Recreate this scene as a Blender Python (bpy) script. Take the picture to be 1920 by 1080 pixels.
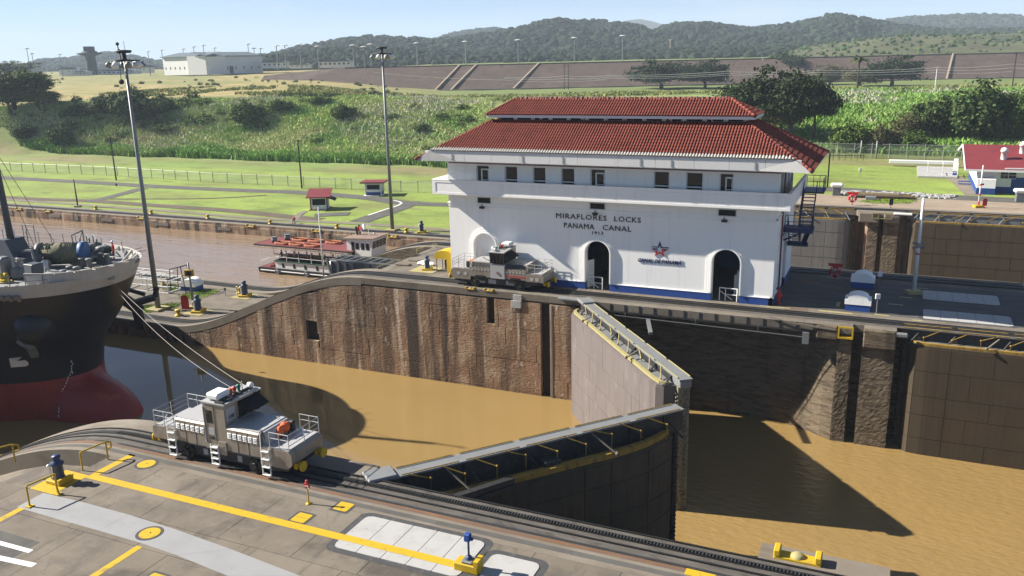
import bpy, bmesh, math, random
import numpy as np
from mathutils import Vector, Matrix

random.seed(7); rng = np.random.default_rng(7)
S = bpy.context.scene
COL = S.collection
for o in list(bpy.data.objects): bpy.data.objects.remove(o)

# ------------------------------------------------------------------ camera
FPX, YAW, PITCH, ROLL, CAMH = 1603.495, 0.4251553, 0.2637785, -0.0224342, 20.5485
_fw = Vector((-math.sin(YAW)*math.cos(PITCH), math.cos(YAW)*math.cos(PITCH), -math.sin(PITCH)))
_r0 = Vector((math.cos(YAW), math.sin(YAW), 0)); _u0 = _r0.cross(_fw)
_rt = math.cos(ROLL)*_r0 + math.sin(ROLL)*_u0
_up = -math.sin(ROLL)*_r0 + math.cos(ROLL)*_u0
cam = bpy.data.cameras.new("camera"); camo = bpy.data.objects.new("camera", cam); COL.objects.link(camo)
M4 = Matrix.Identity(4)
for i in range(3):
    M4[i][0] = _rt[i]; M4[i][1] = _up[i]; M4[i][2] = -_fw[i]
M4[2][3] = CAMH
camo.matrix_world = M4
cam.sensor_width = 36; cam.lens = 36*FPX/1920; cam.clip_end = 12000; cam.clip_start = .5
S.camera = camo
# ------------------------------------------------------------------ light
SUN_EL, SUN_AZ = math.radians(34.0), math.radians(9.9)   # shadows fall along +X, a little towards +Y
sd = Vector((math.cos(SUN_EL)*math.cos(SUN_AZ), math.cos(SUN_EL)*math.sin(SUN_AZ), -math.sin(SUN_EL)))
sun = bpy.data.lights.new("sun", 'SUN'); sun.energy = 5.0; sun.angle = math.radians(.53); sun.color = (1, .93, .82)
suno = bpy.data.objects.new("sun", sun); COL.objects.link(suno)
suno.rotation_euler = sd.to_track_quat('-Z', 'Y').to_euler(); suno.location = (-60, 0, 80)
W = bpy.data.worlds.new("World"); S.world = W; W.use_nodes = True
wn, wl = W.node_tree.nodes, W.node_tree.links
wn.clear()
sky = wn.new('ShaderNodeTexSky'); sky.sky_type = 'NISHITA'; sky.sun_disc = False
sky.sun_elevation = SUN_EL; sky.sun_rotation = math.atan2(-sd.x, -sd.y); sky.altitude = 0
sky.air_density = .5; sky.dust_density = 0; sky.ozone_density = 4
bg = wn.new('ShaderNodeBackground'); bg.inputs[1].default_value = .05
wo = wn.new('ShaderNodeOutputWorld')
# thin high cloud over the whole sky
tc = wn.new('ShaderNodeTexCoord'); mp = wn.new('ShaderNodeMapping'); mp.inputs['Scale'].default_value = (1.6, 1.6, 9)
nz = wn.new('ShaderNodeTexNoise'); nz.inputs['Scale'].default_value = 2.6; nz.inputs['Detail'].default_value = 9; nz.inputs['Roughness'].default_value = .58
cr = wn.new('ShaderNodeMapRange'); cr.inputs[1].default_value = .50; cr.inputs[2].default_value = .82; cr.inputs[3].default_value = 0; cr.inputs[4].default_value = .6
mx = wn.new('ShaderNodeMix'); mx.data_type = 'RGBA'; mx.inputs['B'].default_value = (6.2, 6.8, 7.4, 1)
wl.new(tc.outputs['Generated'], mp.inputs[0]); wl.new(mp.outputs[0], nz.inputs[0]); wl.new(nz.outputs[0], cr.inputs[0])
wl.new(cr.outputs[0], mx.inputs['Factor']); wl.new(sky.outputs[0], mx.inputs['A']); wl.new(mx.outputs['Result'], bg.inputs[0])
wl.new(bg.outputs[0], wo.inputs[0])
vs = S.view_settings; vs.view_transform = 'Standard'; vs.look = 'None'; vs.exposure = 1.4; vs.gamma = 1; vs.use_curve_mapping = False
S.cycles.use_denoising = True
S.cycles.max_bounces = 6; S.cycles.diffuse_bounces = 3; S.cycles.glossy_bounces = 3; S.cycles.transparent_max_bounces = 8; S.cycles.volume_bounces = 0
S.cycles.caustics_reflective = False; S.cycles.caustics_refractive = False

# ------------------------------------------------------------------ placing helpers: a pixel of the photograph on a known plane of the place
def ray(x, y): return _fw + _rt*((x-960)/FPX) + _up*((540-y)/FPX)
def G(x, y, z=0.):
    d = ray(x, y); t = (z-CAMH)/d.z; return Vector((d.x*t, d.y*t, z))
def PY(x, y, Y):
    d = ray(x, y); t = Y/d.y; return Vector((d.x*t, Y, CAMH+d.z*t))
def D(x, y, dep):
    d = ray(x, y); h = Vector((-math.sin(YAW), math.cos(YAW), 0)); t = dep/d.dot(h); return Vector((d.x*t, d.y*t, CAMH+d.z*t))
def hz(x): return 106.9 - .02244*(x-960)
def depth_uv(p): return p[0]*math.cos(YAW)+p[1]*math.sin(YAW), -p[0]*math.sin(YAW)+p[1]*math.cos(YAW)
def uvpt(u, v, z=0.): return Vector((u*math.cos(YAW)-v*math.sin(YAW), u*math.sin(YAW)+v*math.cos(YAW), z))
def sst(t):
    t = min(1., max(0., t)); return t*t*(3-2*t)
def lerp(a, b, t): return a+(b-a)*t
def interp(x, pts):
    if x <= pts[0][0]: return pts[0][1]
    for (a, b), (c, d) in zip(pts, pts[1:]):
        if x <= c: return b+(d-b)*(x-a)/(c-a)
    return pts[-1][1]

# ------------------------------------------------------------------ mesh builder
class MB:
    def __init__(s): s.v = []; s.f = []; s.m = []; s.cur = 0; s.smooth = []; s.sm = False
    def mat(s, i): s.cur = i; return s
    def add(s, vs_, fs):
        b = len(s.v); s.v += [tuple(p) for p in vs_]
        for f in fs: s.f.append(tuple(b+i for i in f)); s.m.append(s.cur); s.smooth.append(s.sm)
        return s
    def box(s, x0, x1, y0, y1, z0, z1):
        return s.add([(x0,y0,z0),(x1,y0,z0),(x1,y1,z0),(x0,y1,z0),(x0,y0,z1),(x1,y0,z1),(x1,y1,z1),(x0,y1,z1)],
                     [(3,2,1,0),(4,5,6,7),(0,1,5,4),(1,2,6,5),(2,3,7,6),(3,0,4,7)])
    def cbox(s, c, d, rz=0):
        cx, cy, cz = c; hx, hy, hz_ = d[0]/2, d[1]/2, d[2]/2; ca, sa = math.cos(rz), math.sin(rz)
        P = []
        for z in (-hz_, hz_):
            for x, y in ((-hx,-hy),(hx,-hy),(hx,hy),(-hx,hy)): P.append((cx+x*ca-y*sa, cy+x*sa+y*ca, cz+z))
        return s.add(P, [(3,2,1,0),(4,5,6,7),(0,1,5,4),(1,2,6,5),(2,3,7,6),(3,0,4,7)])
    def bevbox(s, x0, x1, y0, y1, z0, z1, b):
        P = []
        for z, k in ((z0, b), (z0+b, 0), (z1-b, 0), (z1, b)):
            P += [(x0+b,y0+k,z),(x1-b,y0+k,z),(x1-k,y0+b,z),(x1-k,y1-b,z),(x1-b,y1-k,z),(x0+b,y1-k,z),(x0+k,y1-b,z),(x0+k,y0+b,z)]
        F = [tuple(range(7,-1,-1)), tuple(range(24,32))]
        for r in range(3):
            for i in range(8):
                j = (i+1) % 8; F.append((r*8+i, r*8+j, r*8+8+j, r*8+8+i))
        return s.add(P, F)
    def prism(s, poly, z0, z1):          # poly: list of (x, y), anticlockwise; z0, z1 numbers or lists
        n = len(poly)
        za = z0 if isinstance(z0, (list, tuple)) else [z0]*n; zb = z1 if isinstance(z1, (list, tuple)) else [z1]*n
        P = [(x, y, z) for (x, y), z in zip(poly, za)]+[(x, y, z) for (x, y), z in zip(poly, zb)]
        return s.add(P, [tuple(range(n-1, -1, -1)), tuple(range(n, 2*n))]+[(i, (i+1) % n, n+(i+1) % n, n+i) for i in range(n)])
    def extr(s, poly, axis, a, b):       # poly in the other two axes: axis 'y': (x,z); 'x': (y,z)
        n = len(poly)
        if axis == 'y': P = [(x, a, z) for x, z in poly]+[(x, b, z) for x, z in poly]
        else: P = [(a, y, z) for y, z in poly]+[(b, y, z) for y, z in poly]
        F = [tuple(range(n)), tuple(range(2*n-1, n-1, -1))]+[(i, n+i, n+(i+1) % n, (i+1) % n) for i in range(n)]
        if axis == 'x': F = [tuple(reversed(f)) for f in F]; F = [tuple(reversed(f)) for f in F]
        return s.add(P, F)
    def cyl(s, p, q, r0, r1=None, n=8, cap=True):
        r1 = r0 if r1 is None else r1
        p, q = Vector(p), Vector(q); w = (q-p).normalized(); a = w.orthogonal().normalized(); b = w.cross(a); P = []
        for c, r in ((p, r0), (q, r1)):
            for i in range(n):
                t = 2*math.pi*(i+.5)/n; P.append(c+a*(r*math.cos(t))+b*(r*math.sin(t)))
        F = [(i, (i+1) % n, n+(i+1) % n, n+i) for i in range(n)]
        sm = s.sm; s.sm = n >= 8; s.add(P, F); s.sm = sm
        if cap:
            b0 = len(s.v)-2*n
            for f in (tuple(b0+i for i in range(n-1, -1, -1)), tuple(b0+n+i for i in range(n))):
                s.f.append(f); s.m.append(s.cur); s.smooth.append(False)
        return s
    def tube(s, pts, r, n=6):
        for a, b in zip(pts, pts[1:]): s.cyl(a, b, r, r, n)
        return s
    def bar(s, p, q, w, h):              # rectangular bar
        p, q = Vector(p), Vector(q); d = (q-p).normalized(); a = d.cross(Vector((0, 0, 1)))
        a = a.normalized() if a.length > 1e-4 else Vector((1, 0, 0)); b = a.cross(d)
        P = []
        for c in (p, q):
            for i, j in ((-1,-1),(1,-1),(1,1),(-1,1)): P.append(c+a*(i*w/2)+b*(j*h/2))
        return s.add(P, [(0,1,2,3),(7,6,5,4),(4,5,1,0),(5,6,2,1),(6,7,3,2),(7,4,0,3)])
    def lathe(s, prof, c=(0,0,0), n=12):
        P = []; m = len(prof)
        for i in range(n):
            t = 2*math.pi*i/n
            for r, z in prof: P.append((c[0]+r*math.cos(t), c[1]+r*math.sin(t), c[2]+z))
        F = []
        for i in range(n):
            j = (i+1) % n
            for k in range(m-1): F.append((i*m+k, j*m+k, j*m+k+1, i*m+k+1))
        sm = s.sm; s.sm = True; s.add(P, F); s.sm = sm
        return s
    def ball(s, c, r, n=10, m=6, sz=1.):
        return s.lathe([(max(.001, r*math.sin(math.pi*k/m)), -r*sz*math.cos(math.pi*k/m)) for k in range(m+1)], c, n)
    def grid(s, fn, nu, nv):
        P = [fn(i, j) for j in range(nv+1) for i in range(nu+1)]
        return s.add(P, [(j*(nu+1)+i, j*(nu+1)+i+1, (j+1)*(nu+1)+i+1, (j+1)*(nu+1)+i) for j in range(nv) for i in range(nu)])
    def mesh(s, name, mats):
        me = bpy.data.meshes.new(name); me.from_pydata(s.v, [], s.f)
        for m in (mats if isinstance(mats, (list, tuple)) else [mats]): me.materials.append(m)
        me.polygons.foreach_set('material_index', s.m); me.polygons.foreach_set('use_smooth', s.smooth); me.update()
        return me
def tag(o, label=None, cat=None, group=None, kind=None):
    if label: o['label'] = label
    if cat: o['category'] = cat
    if group: o['group'] = group
    if kind: o['kind'] = kind
    return o
def link(o, parent=None):
    COL.objects.link(o)
    if parent: o.parent = parent
    return o
def obj(name, mb, mats, parent=None, fix=False, **k):
    me = mb.mesh(name, mats) if isinstance(mb, MB) else mb
    o = link(bpy.data.objects.new(name, me), parent)
    return tag(o, **k)
def thing(name, label, cat, loc=(0,0,0), rz=0, group=None):
    o = link(bpy.data.objects.new(name, None)); o.location = loc; o.rotation_euler = (0, 0, rz); o.empty_display_size = .3
    return tag(o, label, cat, group)
def copy_tree(o, parent=None):
    c = o.copy(); COL.objects.link(c)
    if parent: c.parent = parent
    for ch in list(o.children): copy_tree(ch, c)
    return c
def clone(o, loc, rz=0, label=None, sc=None):
    c = copy_tree(o); c.location = loc; c.rotation_euler = (0, 0, rz)
    if sc: c.scale = (sc, sc, sc) if isinstance(sc, (int, float)) else sc
    if label: c['label'] = label
    return c
def text_mb(txt, size, depth=.03, bold=0., space=1., shear=0.):
    cu = bpy.data.curves.new("lettering", 'FONT'); cu.body = txt; cu.size = size; cu.extrude = depth/2; cu.offset = bold
    cu.space_character = space; cu.shear = shear; cu.resolution_u = 2; cu.align_x = 'CENTER'
    t = bpy.data.objects.new("lettering", cu); COL.objects.link(t)
    dg = bpy.context.evaluated_depsgraph_get(); me = bpy.data.meshes.new_from_object(t.evaluated_get(dg))
    mb = MB(); mb.add([v.co[:] for v in me.vertices], [tuple(p.vertices) for p in me.polygons])
    bpy.data.objects.remove(t); bpy.data.curves.remove(cu); bpy.data.meshes.remove(me)
    return mb
def xf(mb, fn): mb.v = [tuple(fn(Vector(p))) for p in mb.v]; return mb
def wallfit(mb, x0, x1, z0, z1, Y):      # stand flat lettering up on a wall facing -Y, fitted to a rectangle
    xs = [p[0] for p in mb.v]; ys = [p[1] for p in mb.v]; a, b, c, d = min(xs), max(xs), min(ys), max(ys)
    return xf(mb, lambda p: (x0+(p.x-a)/(b-a)*(x1-x0), Y-p.z, z0+(p.y-c)/(d-c)*(z1-z0)))

# ------------------------------------------------------------------ materials
AL = dict(weathered_concrete=.72, pale_concrete=.64, brown_riveted_gate_plating=.62, oily_trackbed_concrete=.75, rusty_conductor_slot=.75, safety_yellow_paint=.72, sunbleached_yellow_paint=.72, worn_yellow_timber=.72, light_grey_floor_paint=.62, white_painted_concrete_slab=.70,
  faded_red_roof_sheet=.62, weathered_gate_plating=.70, red_barrel_tile=1.32, far_dark_glazing=1., grey_walkway_plate=.62, grey_riveted_gate_plating=.72, pale_aluminium_paint=.8, ship_pale_grey_deck=.7, dark_brown_rockfill=.95, far_white_building_wall=1.2, trodden_dirt=.62, old_grey_asphalt=.72, hill_grass=.62, grass_and_soil=.75,
  white_mortar_tile_end=.8, dull_red_boat_deck=.75, tan_wheelhouse_roof=.75, muddy_canal_water=.72, rippled_muddy_water=.72, breeze_rippled_water=.8, rough_tan_lock_concrete=.62, greying_white_trim=.95, white_painted_metal=.9)
KEEP = {'white_painted_stucco','white_painted_metal','greying_white_trim','white_mortar_tile_end','ship_navy_topside','dark_window_glass','black_interior','royal_blue_paint','ship_oxide_red_bottom','ship_grey_white_strake','safety_yellow_paint','signal_red_paint','orange_canvas','stained_highlit_lock_concrete','muddy_canal_water','rippled_muddy_water','breeze_rippled_water','reed_green','reed_lush','grass_pale','leaf_dark','leaf_mid','leaf_olive','leaf_bright','stainless_panel','brushed_stainless_panel','pale_aluminium_paint','far_white_building_wall','white_painted_concrete_slab','light_grey_floor_paint'}
WHITES = {'white_painted_stucco','white_painted_metal','greying_white_trim','dark_window_glass','black_interior'}
def mat(name, col, rough=.75, metal=0., layers=(), bump=None, spec=.4, island=None, emit=None, joint=None):
    """layers: (colour, (sx,sy,sz), lo, hi, detail, strength) noise masks in world space; bump: (scale, strength)."""
    m = bpy.data.materials.new(name); m.use_nodes = True; nt = m.node_tree; N, L = nt.nodes, nt.links
    al = AL.get(name, 1.)*(1. if name in WHITES else .8 if name in KEEP else .62); col = tuple(c*al for c in col); layers = [(tuple(c*al for c in l[0]),)+tuple(l[1:]) for l in layers]
    b = N['Principled BSDF']; b.inputs['Roughness'].default_value = rough; b.inputs['Metallic'].default_value = metal
    b.inputs['Specular IOR Level'].default_value = spec
    geo = N.new('ShaderNodeNewGeometry')
    rgb = N.new('ShaderNodeRGB'); rgb.outputs[0].default_value = (*col, 1); cur = rgb.outputs[0]
    if island:                            # each loose piece gets a slightly different tint
        hs = N.new('ShaderNodeHueSaturation'); L.new(cur, hs.inputs['Color'])
        for nm, mid, amp, mul in (('Hue', .5, island[0], 1), ('Value', 1, island[1], 7.3)):
            if not amp: continue
            oi = N.new('ShaderNodeObjectInfo'); ad = N.new('ShaderNodeMath'); ad.operation = 'ADD'
            L.new(geo.outputs['Random Per Island'], ad.inputs[0]); L.new(oi.outputs['Random'], ad.inputs[1])
            a = N.new('ShaderNodeMath'); a.operation = 'MULTIPLY'; a.inputs[1].default_value = mul; L.new(ad.outputs[0], a.inputs[0])
            fr = N.new('ShaderNodeMath'); fr.operation = 'FRACT'; L.new(a.outputs[0], fr.inputs[0])
            r = N.new('ShaderNodeMapRange'); r.inputs[3].default_value = mid-amp; r.inputs[4].default_value = mid+amp
            L.new(fr.outputs[0], r.inputs[0]); L.new(r.outputs[0], hs.inputs[nm])
        cur = hs.outputs[0]
    for i, (c, sc, lo, hi, det, st) in enumerate(layers):
        mp = N.new('ShaderNodeMapping'); mp.inputs['Scale'].default_value = sc; mp.inputs['Location'].default_value = (i*13.7+3, i*7.1, i*3.3)
        L.new(geo.outputs['Position'], mp.inputs[0])
        n = N.new('ShaderNodeTexNoise'); n.inputs['Scale'].default_value = 1; n.inputs['Detail'].default_value = det; n.inputs['Roughness'].default_value = .6
        L.new(mp.outputs[0], n.inputs[0])
        r = N.new('ShaderNodeMapRange'); r.inputs[1].default_value = lo; r.inputs[2].default_value = hi; r.inputs[4].default_value = st
        L.new(n.outputs[0], r.inputs[0])
        x = N.new('ShaderNodeMix'); x.data_type = 'RGBA'; x.inputs['B'].default_value = (*c, 1)
        L.new(r.outputs[0], x.inputs['Factor']); L.new(cur, x.inputs['A']); cur = x.outputs['Result']
    if joint:                             # fine wandering cracks: (scale, width, colour)
        wn_ = N.new('ShaderNodeTexNoise'); wn_.inputs['Scale'].default_value = joint[0]*2.2; wn_.inputs['Detail'].default_value = 6; L.new(geo.outputs['Position'], wn_.inputs[0])
        am = N.new('ShaderNodeVectorMath'); am.operation = 'MULTIPLY_ADD'; am.inputs[1].default_value = (1.6/joint[0]*.5,)*3; L.new(wn_.outputs['Color'], am.inputs[0]); L.new(geo.outputs['Position'], am.inputs[2])
        vo = N.new('ShaderNodeTexVoronoi'); vo.feature = 'DISTANCE_TO_EDGE'; vo.inputs['Scale'].default_value = joint[0]; L.new(am.outputs[0], vo.inputs[0])
        r = N.new('ShaderNodeMapRange'); r.inputs[1].default_value = 0; r.inputs[2].default_value = joint[1]; r.inputs[3].default_value = .6; r.inputs[4].default_value = 0; L.new(vo.outputs[0], r.inputs[0])
        x = N.new('ShaderNodeMix'); x.data_type = 'RGBA'; x.inputs['B'].default_value = (*joint[2], 1); L.new(r.outputs[0], x.inputs['Factor']); L.new(cur, x.inputs['A']); cur = x.outputs['Result']
    L.new(cur, b.inputs['Base Color'])
    if bump:
        n = N.new('ShaderNodeTexNoise'); n.inputs['Detail'].default_value = 5
        mp = N.new('ShaderNodeMapping'); mp.inputs['Scale'].default_value = bump[0] if isinstance(bump[0], tuple) else (bump[0],)*3
        n.inputs['Scale'].default_value = 1; L.new(geo.outputs['Position'], mp.inputs[0]); L.new(mp.outputs[0], n.inputs[0])
        bp = N.new('ShaderNodeBump'); bp.inputs['Strength'].default_value = bump[1]; bp.inputs['Distance'].default_value = bump[2] if len(bump) > 2 else .05
        L.new(n.outputs[0], bp.inputs['Height']); L.new(bp.outputs[0], b.inputs['Normal'])
    if emit: b.inputs['Emission Color'].default_value = (*emit, 1); b.inputs['Emission Strength'].default_value = 1
    return m
T = {}
T['deck'] = mat('weathered_concrete', (.33,.28,.22), .9, layers=[((.43,.375,.30),(.22,.3,.3),.48,.7,8,.8),((.20,.17,.145),(.5,.6,.5),.5,.72,9,.8),((.12,.10,.085),(.16,.22,.2),.54,.66,8,.75),((.36,.34,.31),(2.5,2.5,2.5),.55,.75,6,.6),((.10,.09,.08),(4,4,4),.66,.72,4,.6),((.13,.115,.10),(1.3,.25,1),.58,.7,6,.55)], bump=(9,.3,.02), joint=(.13,.004,(.06,.052,.045)), island=(.006,.10))
T['deck_pale'] = mat('pale_concrete', (.40,.34,.27), .9, layers=[((.5,.45,.37),(.4,.4,.4),.45,.7,8,.8),((.24,.19,.15),(.3,.7,.5),.52,.72,9,.8),((.15,.12,.1),(3,3,3),.62,.75,5,.5)], bump=(8,.3,.02))
T['track_bed'] = mat('oily_trackbed_concrete', (.16,.145,.13), .9, layers=[((.26,.24,.21),(.5,2.5,1),.45,.7,8,.8),((.06,.055,.05),(1.2,2.5,1),.5,.68,8,.8),((.30,.17,.10),(.1,1.6,1),.6,.75,6,.45)], bump=(10,.3,.02))
T['rust_strip'] = mat('rusty_conductor_slot', (.30,.155,.08), .85, layers=[((.20,.17,.15),(.3,3,1),.45,.65,8,.9),((.42,.25,.13),(.7,5,1),.55,.7,6,.7)], bump=(12,.2,.02))
T['wall'] = mat('stained_highlit_lock_concrete', (.30,.185,.11), .92, island=(.008,.09), layers=[((.44,.33,.23),(.5,.5,.4),.46,.62,10,.85),((.115,.07,.045),(.5,.5,.05),.47,.57,9,.9),((.62,.51,.40),(1.0,1.0,.055),.57,.66,10,.9),((.58,.50,.41),(1.5,1.5,.8),.60,.68,10,.7),((.040,.028,.022),(.33,.33,.018),.55,.62,6,.92),((.40,.23,.12),(1.6,1.6,.9),.6,.72,8,.6),((.075,.055,.042),(5,5,3),.57,.68,8,.75)], bump=((4,4,9),.9,.08))  # stain layers; the palest also paint in sun caught on the block relief
T['wall_pale'] = mat('rough_tan_lock_concrete', (.34,.265,.175), .95, layers=[((.46,.37,.26),(.9,.9,3.0),.46,.64,10,.8),((.15,.11,.07),(.8,.8,4.5),.49,.60,10,.85),((.35,.15,.075),(.5,.5,1.6),.62,.7,6,.5),((.085,.07,.05),(.6,.6,.08),.53,.66,6,.75),((.07,.06,.045),(5,5,7),.58,.68,7,.7)], bump=((2,2,14),.8,.07))
T['slot'] = mat('painted_slot_shade', (.03,.022,.016), .9)
T['white'] = mat('white_painted_stucco', (.87,.86,.83), .8, layers=[((.60,.585,.55),(1.6,1.6,.07),.55,.74,8,.42),((.50,.47,.42),(.5,.5,.25),.64,.78,8,.35),((.70,.69,.66),(1.4,1.4,.2),.55,.75,7,.3)], bump=(14,.12,.02))
T['white_metal'] = mat('white_painted_metal', (.78,.78,.76), .5, layers=[((.5,.47,.42),(3,3,1),.62,.78,6,.4)])
T['trim'] = mat('greying_white_trim', (.66,.66,.65), .8, layers=[((.5,.5,.49),(.8,.8,.3),.52,.75,7,.5)])
T['blue'] = mat('royal_blue_paint', (.022,.075,.31), .55, layers=[((.05,.11,.34),(1.5,1.5,1.5),.55,.75,6,.5)])
T['stair_blue'] = mat('navy_blue_steel_paint', (.018,.035,.16), .5)
T['tile'] = mat('red_barrel_tile', (.24,.055,.036), .85, layers=[((.155,.034,.023),(.9,.9,.9),.45,.66,9,.75),((.30,.10,.07),(3,3,3),.55,.72,7,.6),((.06,.028,.022),(.4,.4,.4),.60,.74,9,.65),((.33,.15,.11),(7,7,7),.62,.70,5,.6)], bump=(16,.1,.01))
T['tile_end'] = mat('white_mortar_tile_end', (.66,.63,.58), .85, layers=[((.4,.3,.26),(4,4,4),.55,.75,5,.6)])
T['red_sheet'] = mat('faded_red_roof_sheet', (.43,.06,.075), .7, layers=[((.33,.045,.06),(.4,.4,.4),.48,.7,7,.6),((.5,.12,.12),(2,2,2),.6,.8,6,.4)])
T['yellow'] = mat('safety_yellow_paint', (.80,.53,.015), .6, layers=[((.55,.36,.03),(1.4,1.4,1.4),.56,.75,8,.6),((.30,.24,.13),(5,5,5),.60,.70,8,.75),((.25,.2,.13),(1.1,1.1,1.1),.62,.72,9,.6)])
T['fender'] = mat('worn_yellow_timber', (.62,.40,.06), .8, layers=[((.36,.19,.06),(2.5,2.5,.8),.48,.62,8,.85),((.70,.52,.18),(1.5,1.5,1.5),.55,.75,7,.6),((.12,.07,.04),(5,5,1),.62,.7,6,.6)], bump=(9,.3,.03))
T['pale_yellow'] = mat('sunbleached_yellow_paint', (.68,.60,.27), .7, layers=[((.45,.33,.14),(3,3,3),.55,.7,6,.7)])
T['grey_paint'] = mat('light_grey_floor_paint', (.50,.51,.52), .7, layers=[((.42,.43,.44),(.7,.7,.7),.45,.7,8,.7),((.30,.28,.26),(3,3,3),.62,.75,8,.5)], bump=(14,.1,.01))
T['hatch'] = mat('white_painted_concrete_slab', (.62,.62,.61), .75, layers=[((.50,.49,.47),(1.1,1.1,1),.48,.68,9,.6),((.36,.33,.29),(3.5,3.5,3),.6,.72,8,.6)], bump=(12,.15,.015))
T['dark_paint'] = mat('dark_grey_border_paint', (.075,.075,.08), .8, layers=[((.17,.16,.15),(2.5,2.5,2),.52,.72,8,.7)])
T['steel'] = mat('brushed_stainless_panel', (.37,.325,.275), .42, .45, layers=[((.24,.19,.145),(1.6,1.6,.5),.48,.68,8,.7),((.46,.42,.37),(2.5,2.5,1),.55,.75,6,.5)], bump=(5,.06,.02))
T['silver'] = mat('pale_aluminium_paint', (.56,.565,.57), .5, .1, layers=[((.5,.5,.5),(2,2,2),.55,.75,6,.4)])
T['dark_steel'] = mat('dark_greasy_steel', (.055,.055,.058), .6, .3, layers=[((.13,.12,.11),(3,3,3),.52,.72,7,.6)])
T['rail'] = mat('black_oiled_rail', (.022,.021,.020), .6, .2)
T['pole'] = mat('galvanised_grey_pole', (.30,.32,.33), .5, .3, layers=[((.22,.23,.235),(2,2,.4),.5,.7,6,.5)])
T['pole_dark'] = mat('dark_weathered_pole', (.06,.055,.05), .8)
T['fence'] = mat('galvanised_fence_steel', (.42,.44,.42), .55, .2)
T['glass'] = mat('dark_window_glass', (.008,.009,.011), .08, spec=.5)
T['black'] = mat('black_interior', (.01,.01,.011), .9)
T['letter'] = mat('black_letter_bronze', (.022,.022,.026), .6)
T['logo_blue'] = mat('logo_navy', (.02,.035,.15), .5); T['logo_red'] = mat('logo_red', (.50,.03,.035), .5)
T['red'] = mat('signal_red_paint', (.55,.025,.03), .5, layers=[((.38,.03,.03),(3,3,3),.5,.7,6,.6)])
T['pipe_red'] = mat('dull_red_pipe', (.25,.03,.03), .6)
T['orange'] = mat('orange_canvas', (.80,.14,.03), .7); T['raft'] = mat('sunbleached_orange', (.62,.20,.09), .7); T['green'] = mat('green_lamp', (.02,.25,.16), .3)
T['gate_pale'] = mat('weathered_gate_plating', (.30,.258,.25), .8, layers=[((.23,.195,.19),(1.2,1.2,.10),.45,.68,8,.8),((.44,.40,.38),(.9,.9,.5),.55,.75,9,.6),((.5,.48,.46),(2.6,2.6,.12),.66,.70,6,.8)], bump=(4,.1,.03))
T['gate_dark'] = mat('dark_mottled_gate_plating', (.085,.072,.052), .85, layers=[((.15,.105,.06),(.7,.7,.25),.46,.7,8,.8),((.05,.043,.034),(1.5,1.5,.2),.5,.7,8,.7),((.12,.13,.06),(.5,.5,.5),.6,.75,6,.5)], bump=(5,.2,.03))  # darker brown plating with greenish and near-black mottling
T['gate_brown'] = mat('brown_riveted_gate_plating', (.125,.09,.05), .85, layers=[((.09,.062,.036),(1.6,1.6,.1),.45,.65,8,.8),((.17,.10,.055),(.5,.5,.4),.52,.72,8,.7),((.11,.11,.06),(.8,.8,.8),.58,.72,8,.5),((.16,.12,.07),(7,7,.05),.52,.66,4,.6)], bump=((7,7,.6),.3,.02))
T['gate_grey'] = mat('grey_riveted_gate_plating', (.30,.295,.285), .8, layers=[((.38,.375,.36),(1.4,1.4,.2),.48,.7,8,.7),((.22,.20,.18),(2,2,.08),.52,.70,8,.6)], bump=((6,6,.8),.25,.02))
T['walk'] = mat('grey_walkway_plate', (.46,.48,.50), .6, .1, layers=[((.36,.37,.38),(1,1,1),.48,.7,7,.6)])
T['seal'] = mat('barnacled_seal_timber', (.33,.30,.20), .9, layers=[((.16,.13,.08),(5,5,5),.48,.62,4,.9)], bump=(8,.6,.05))
T['navy'] = mat('ship_navy_topside', (.010,.012,.022), .38, layers=[((.020,.022,.034),(.6,.6,.3),.5,.75,7,.6)], bump=(1.1,.05,.05))
T['boot'] = mat('ship_oxide_red_bottom', (.36,.040,.038), .45, layers=[((.22,.032,.03),(.5,.5,.3),.48,.7,8,.7),((.42,.15,.04),(.35,.35,.5),.60,.72,7,.75),((.06,.03,.025),(1.5,1.5,.3),.60,.75,8,.6)], bump=(1.2,.05,.05))
T['strake'] = mat('ship_grey_white_strake', (.52,.50,.47), .6, layers=[((.40,.36,.31),(1,1,.25),.5,.72,8,.6)])
T['ship_deck'] = mat('ship_pale_grey_deck', (.50,.51,.52), .75, layers=[((.38,.37,.36),(.9,.9,.9),.48,.7,8,.7),((.30,.22,.16),(2,2,2),.64,.75,7,.6)])
T['ship_grey'] = mat('ship_machinery_grey', (.22,.235,.25), .6, layers=[((.15,.15,.155),(2,2,2),.5,.7,6,.6)])
T['ship_slate'] = mat('ship_slate_mast_paint', (.085,.10,.125), .55)
T['rope'] = mat('mooring_rope', (.42,.40,.30), .95, layers=[((.28,.25,.16),(6,6,6),.45,.6,5,.8)]); T['rope_green'] = mat('olive_mooring_rope', (.20,.20,.13), .95, layers=[((.32,.30,.22),(4,4,4),.48,.62,5,.8)])
T['rope_yellow'] = mat('yellow_mooring_rope', (.66,.50,.06), .9); T['rope_blue'] = mat('blue_drum_paint', (.03,.13,.34), .55)
T['pave_tan'] = mat('tan_far_pavement', (.44,.35,.26), .9, layers=[((.34,.26,.19),(.15,.5,.4),.45,.65,8,.7),((.52,.45,.37),(.5,.8,.5),.52,.7,8,.6),((.22,.16,.12),(1.5,1.5,1),.6,.72,7,.5)], bump=(8,.2,.02))
T['wire'] = mat('pale_steel_wire', (.24,.23,.21), .6, .2)
T['skin'] = mat('skin', (.30,.16,.10), .6); T['cloth_white'] = mat('white_overalls', (.72,.73,.75), .9); T['cloth_red'] = mat('red_overalls', (.55,.03,.03), .9)
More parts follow.
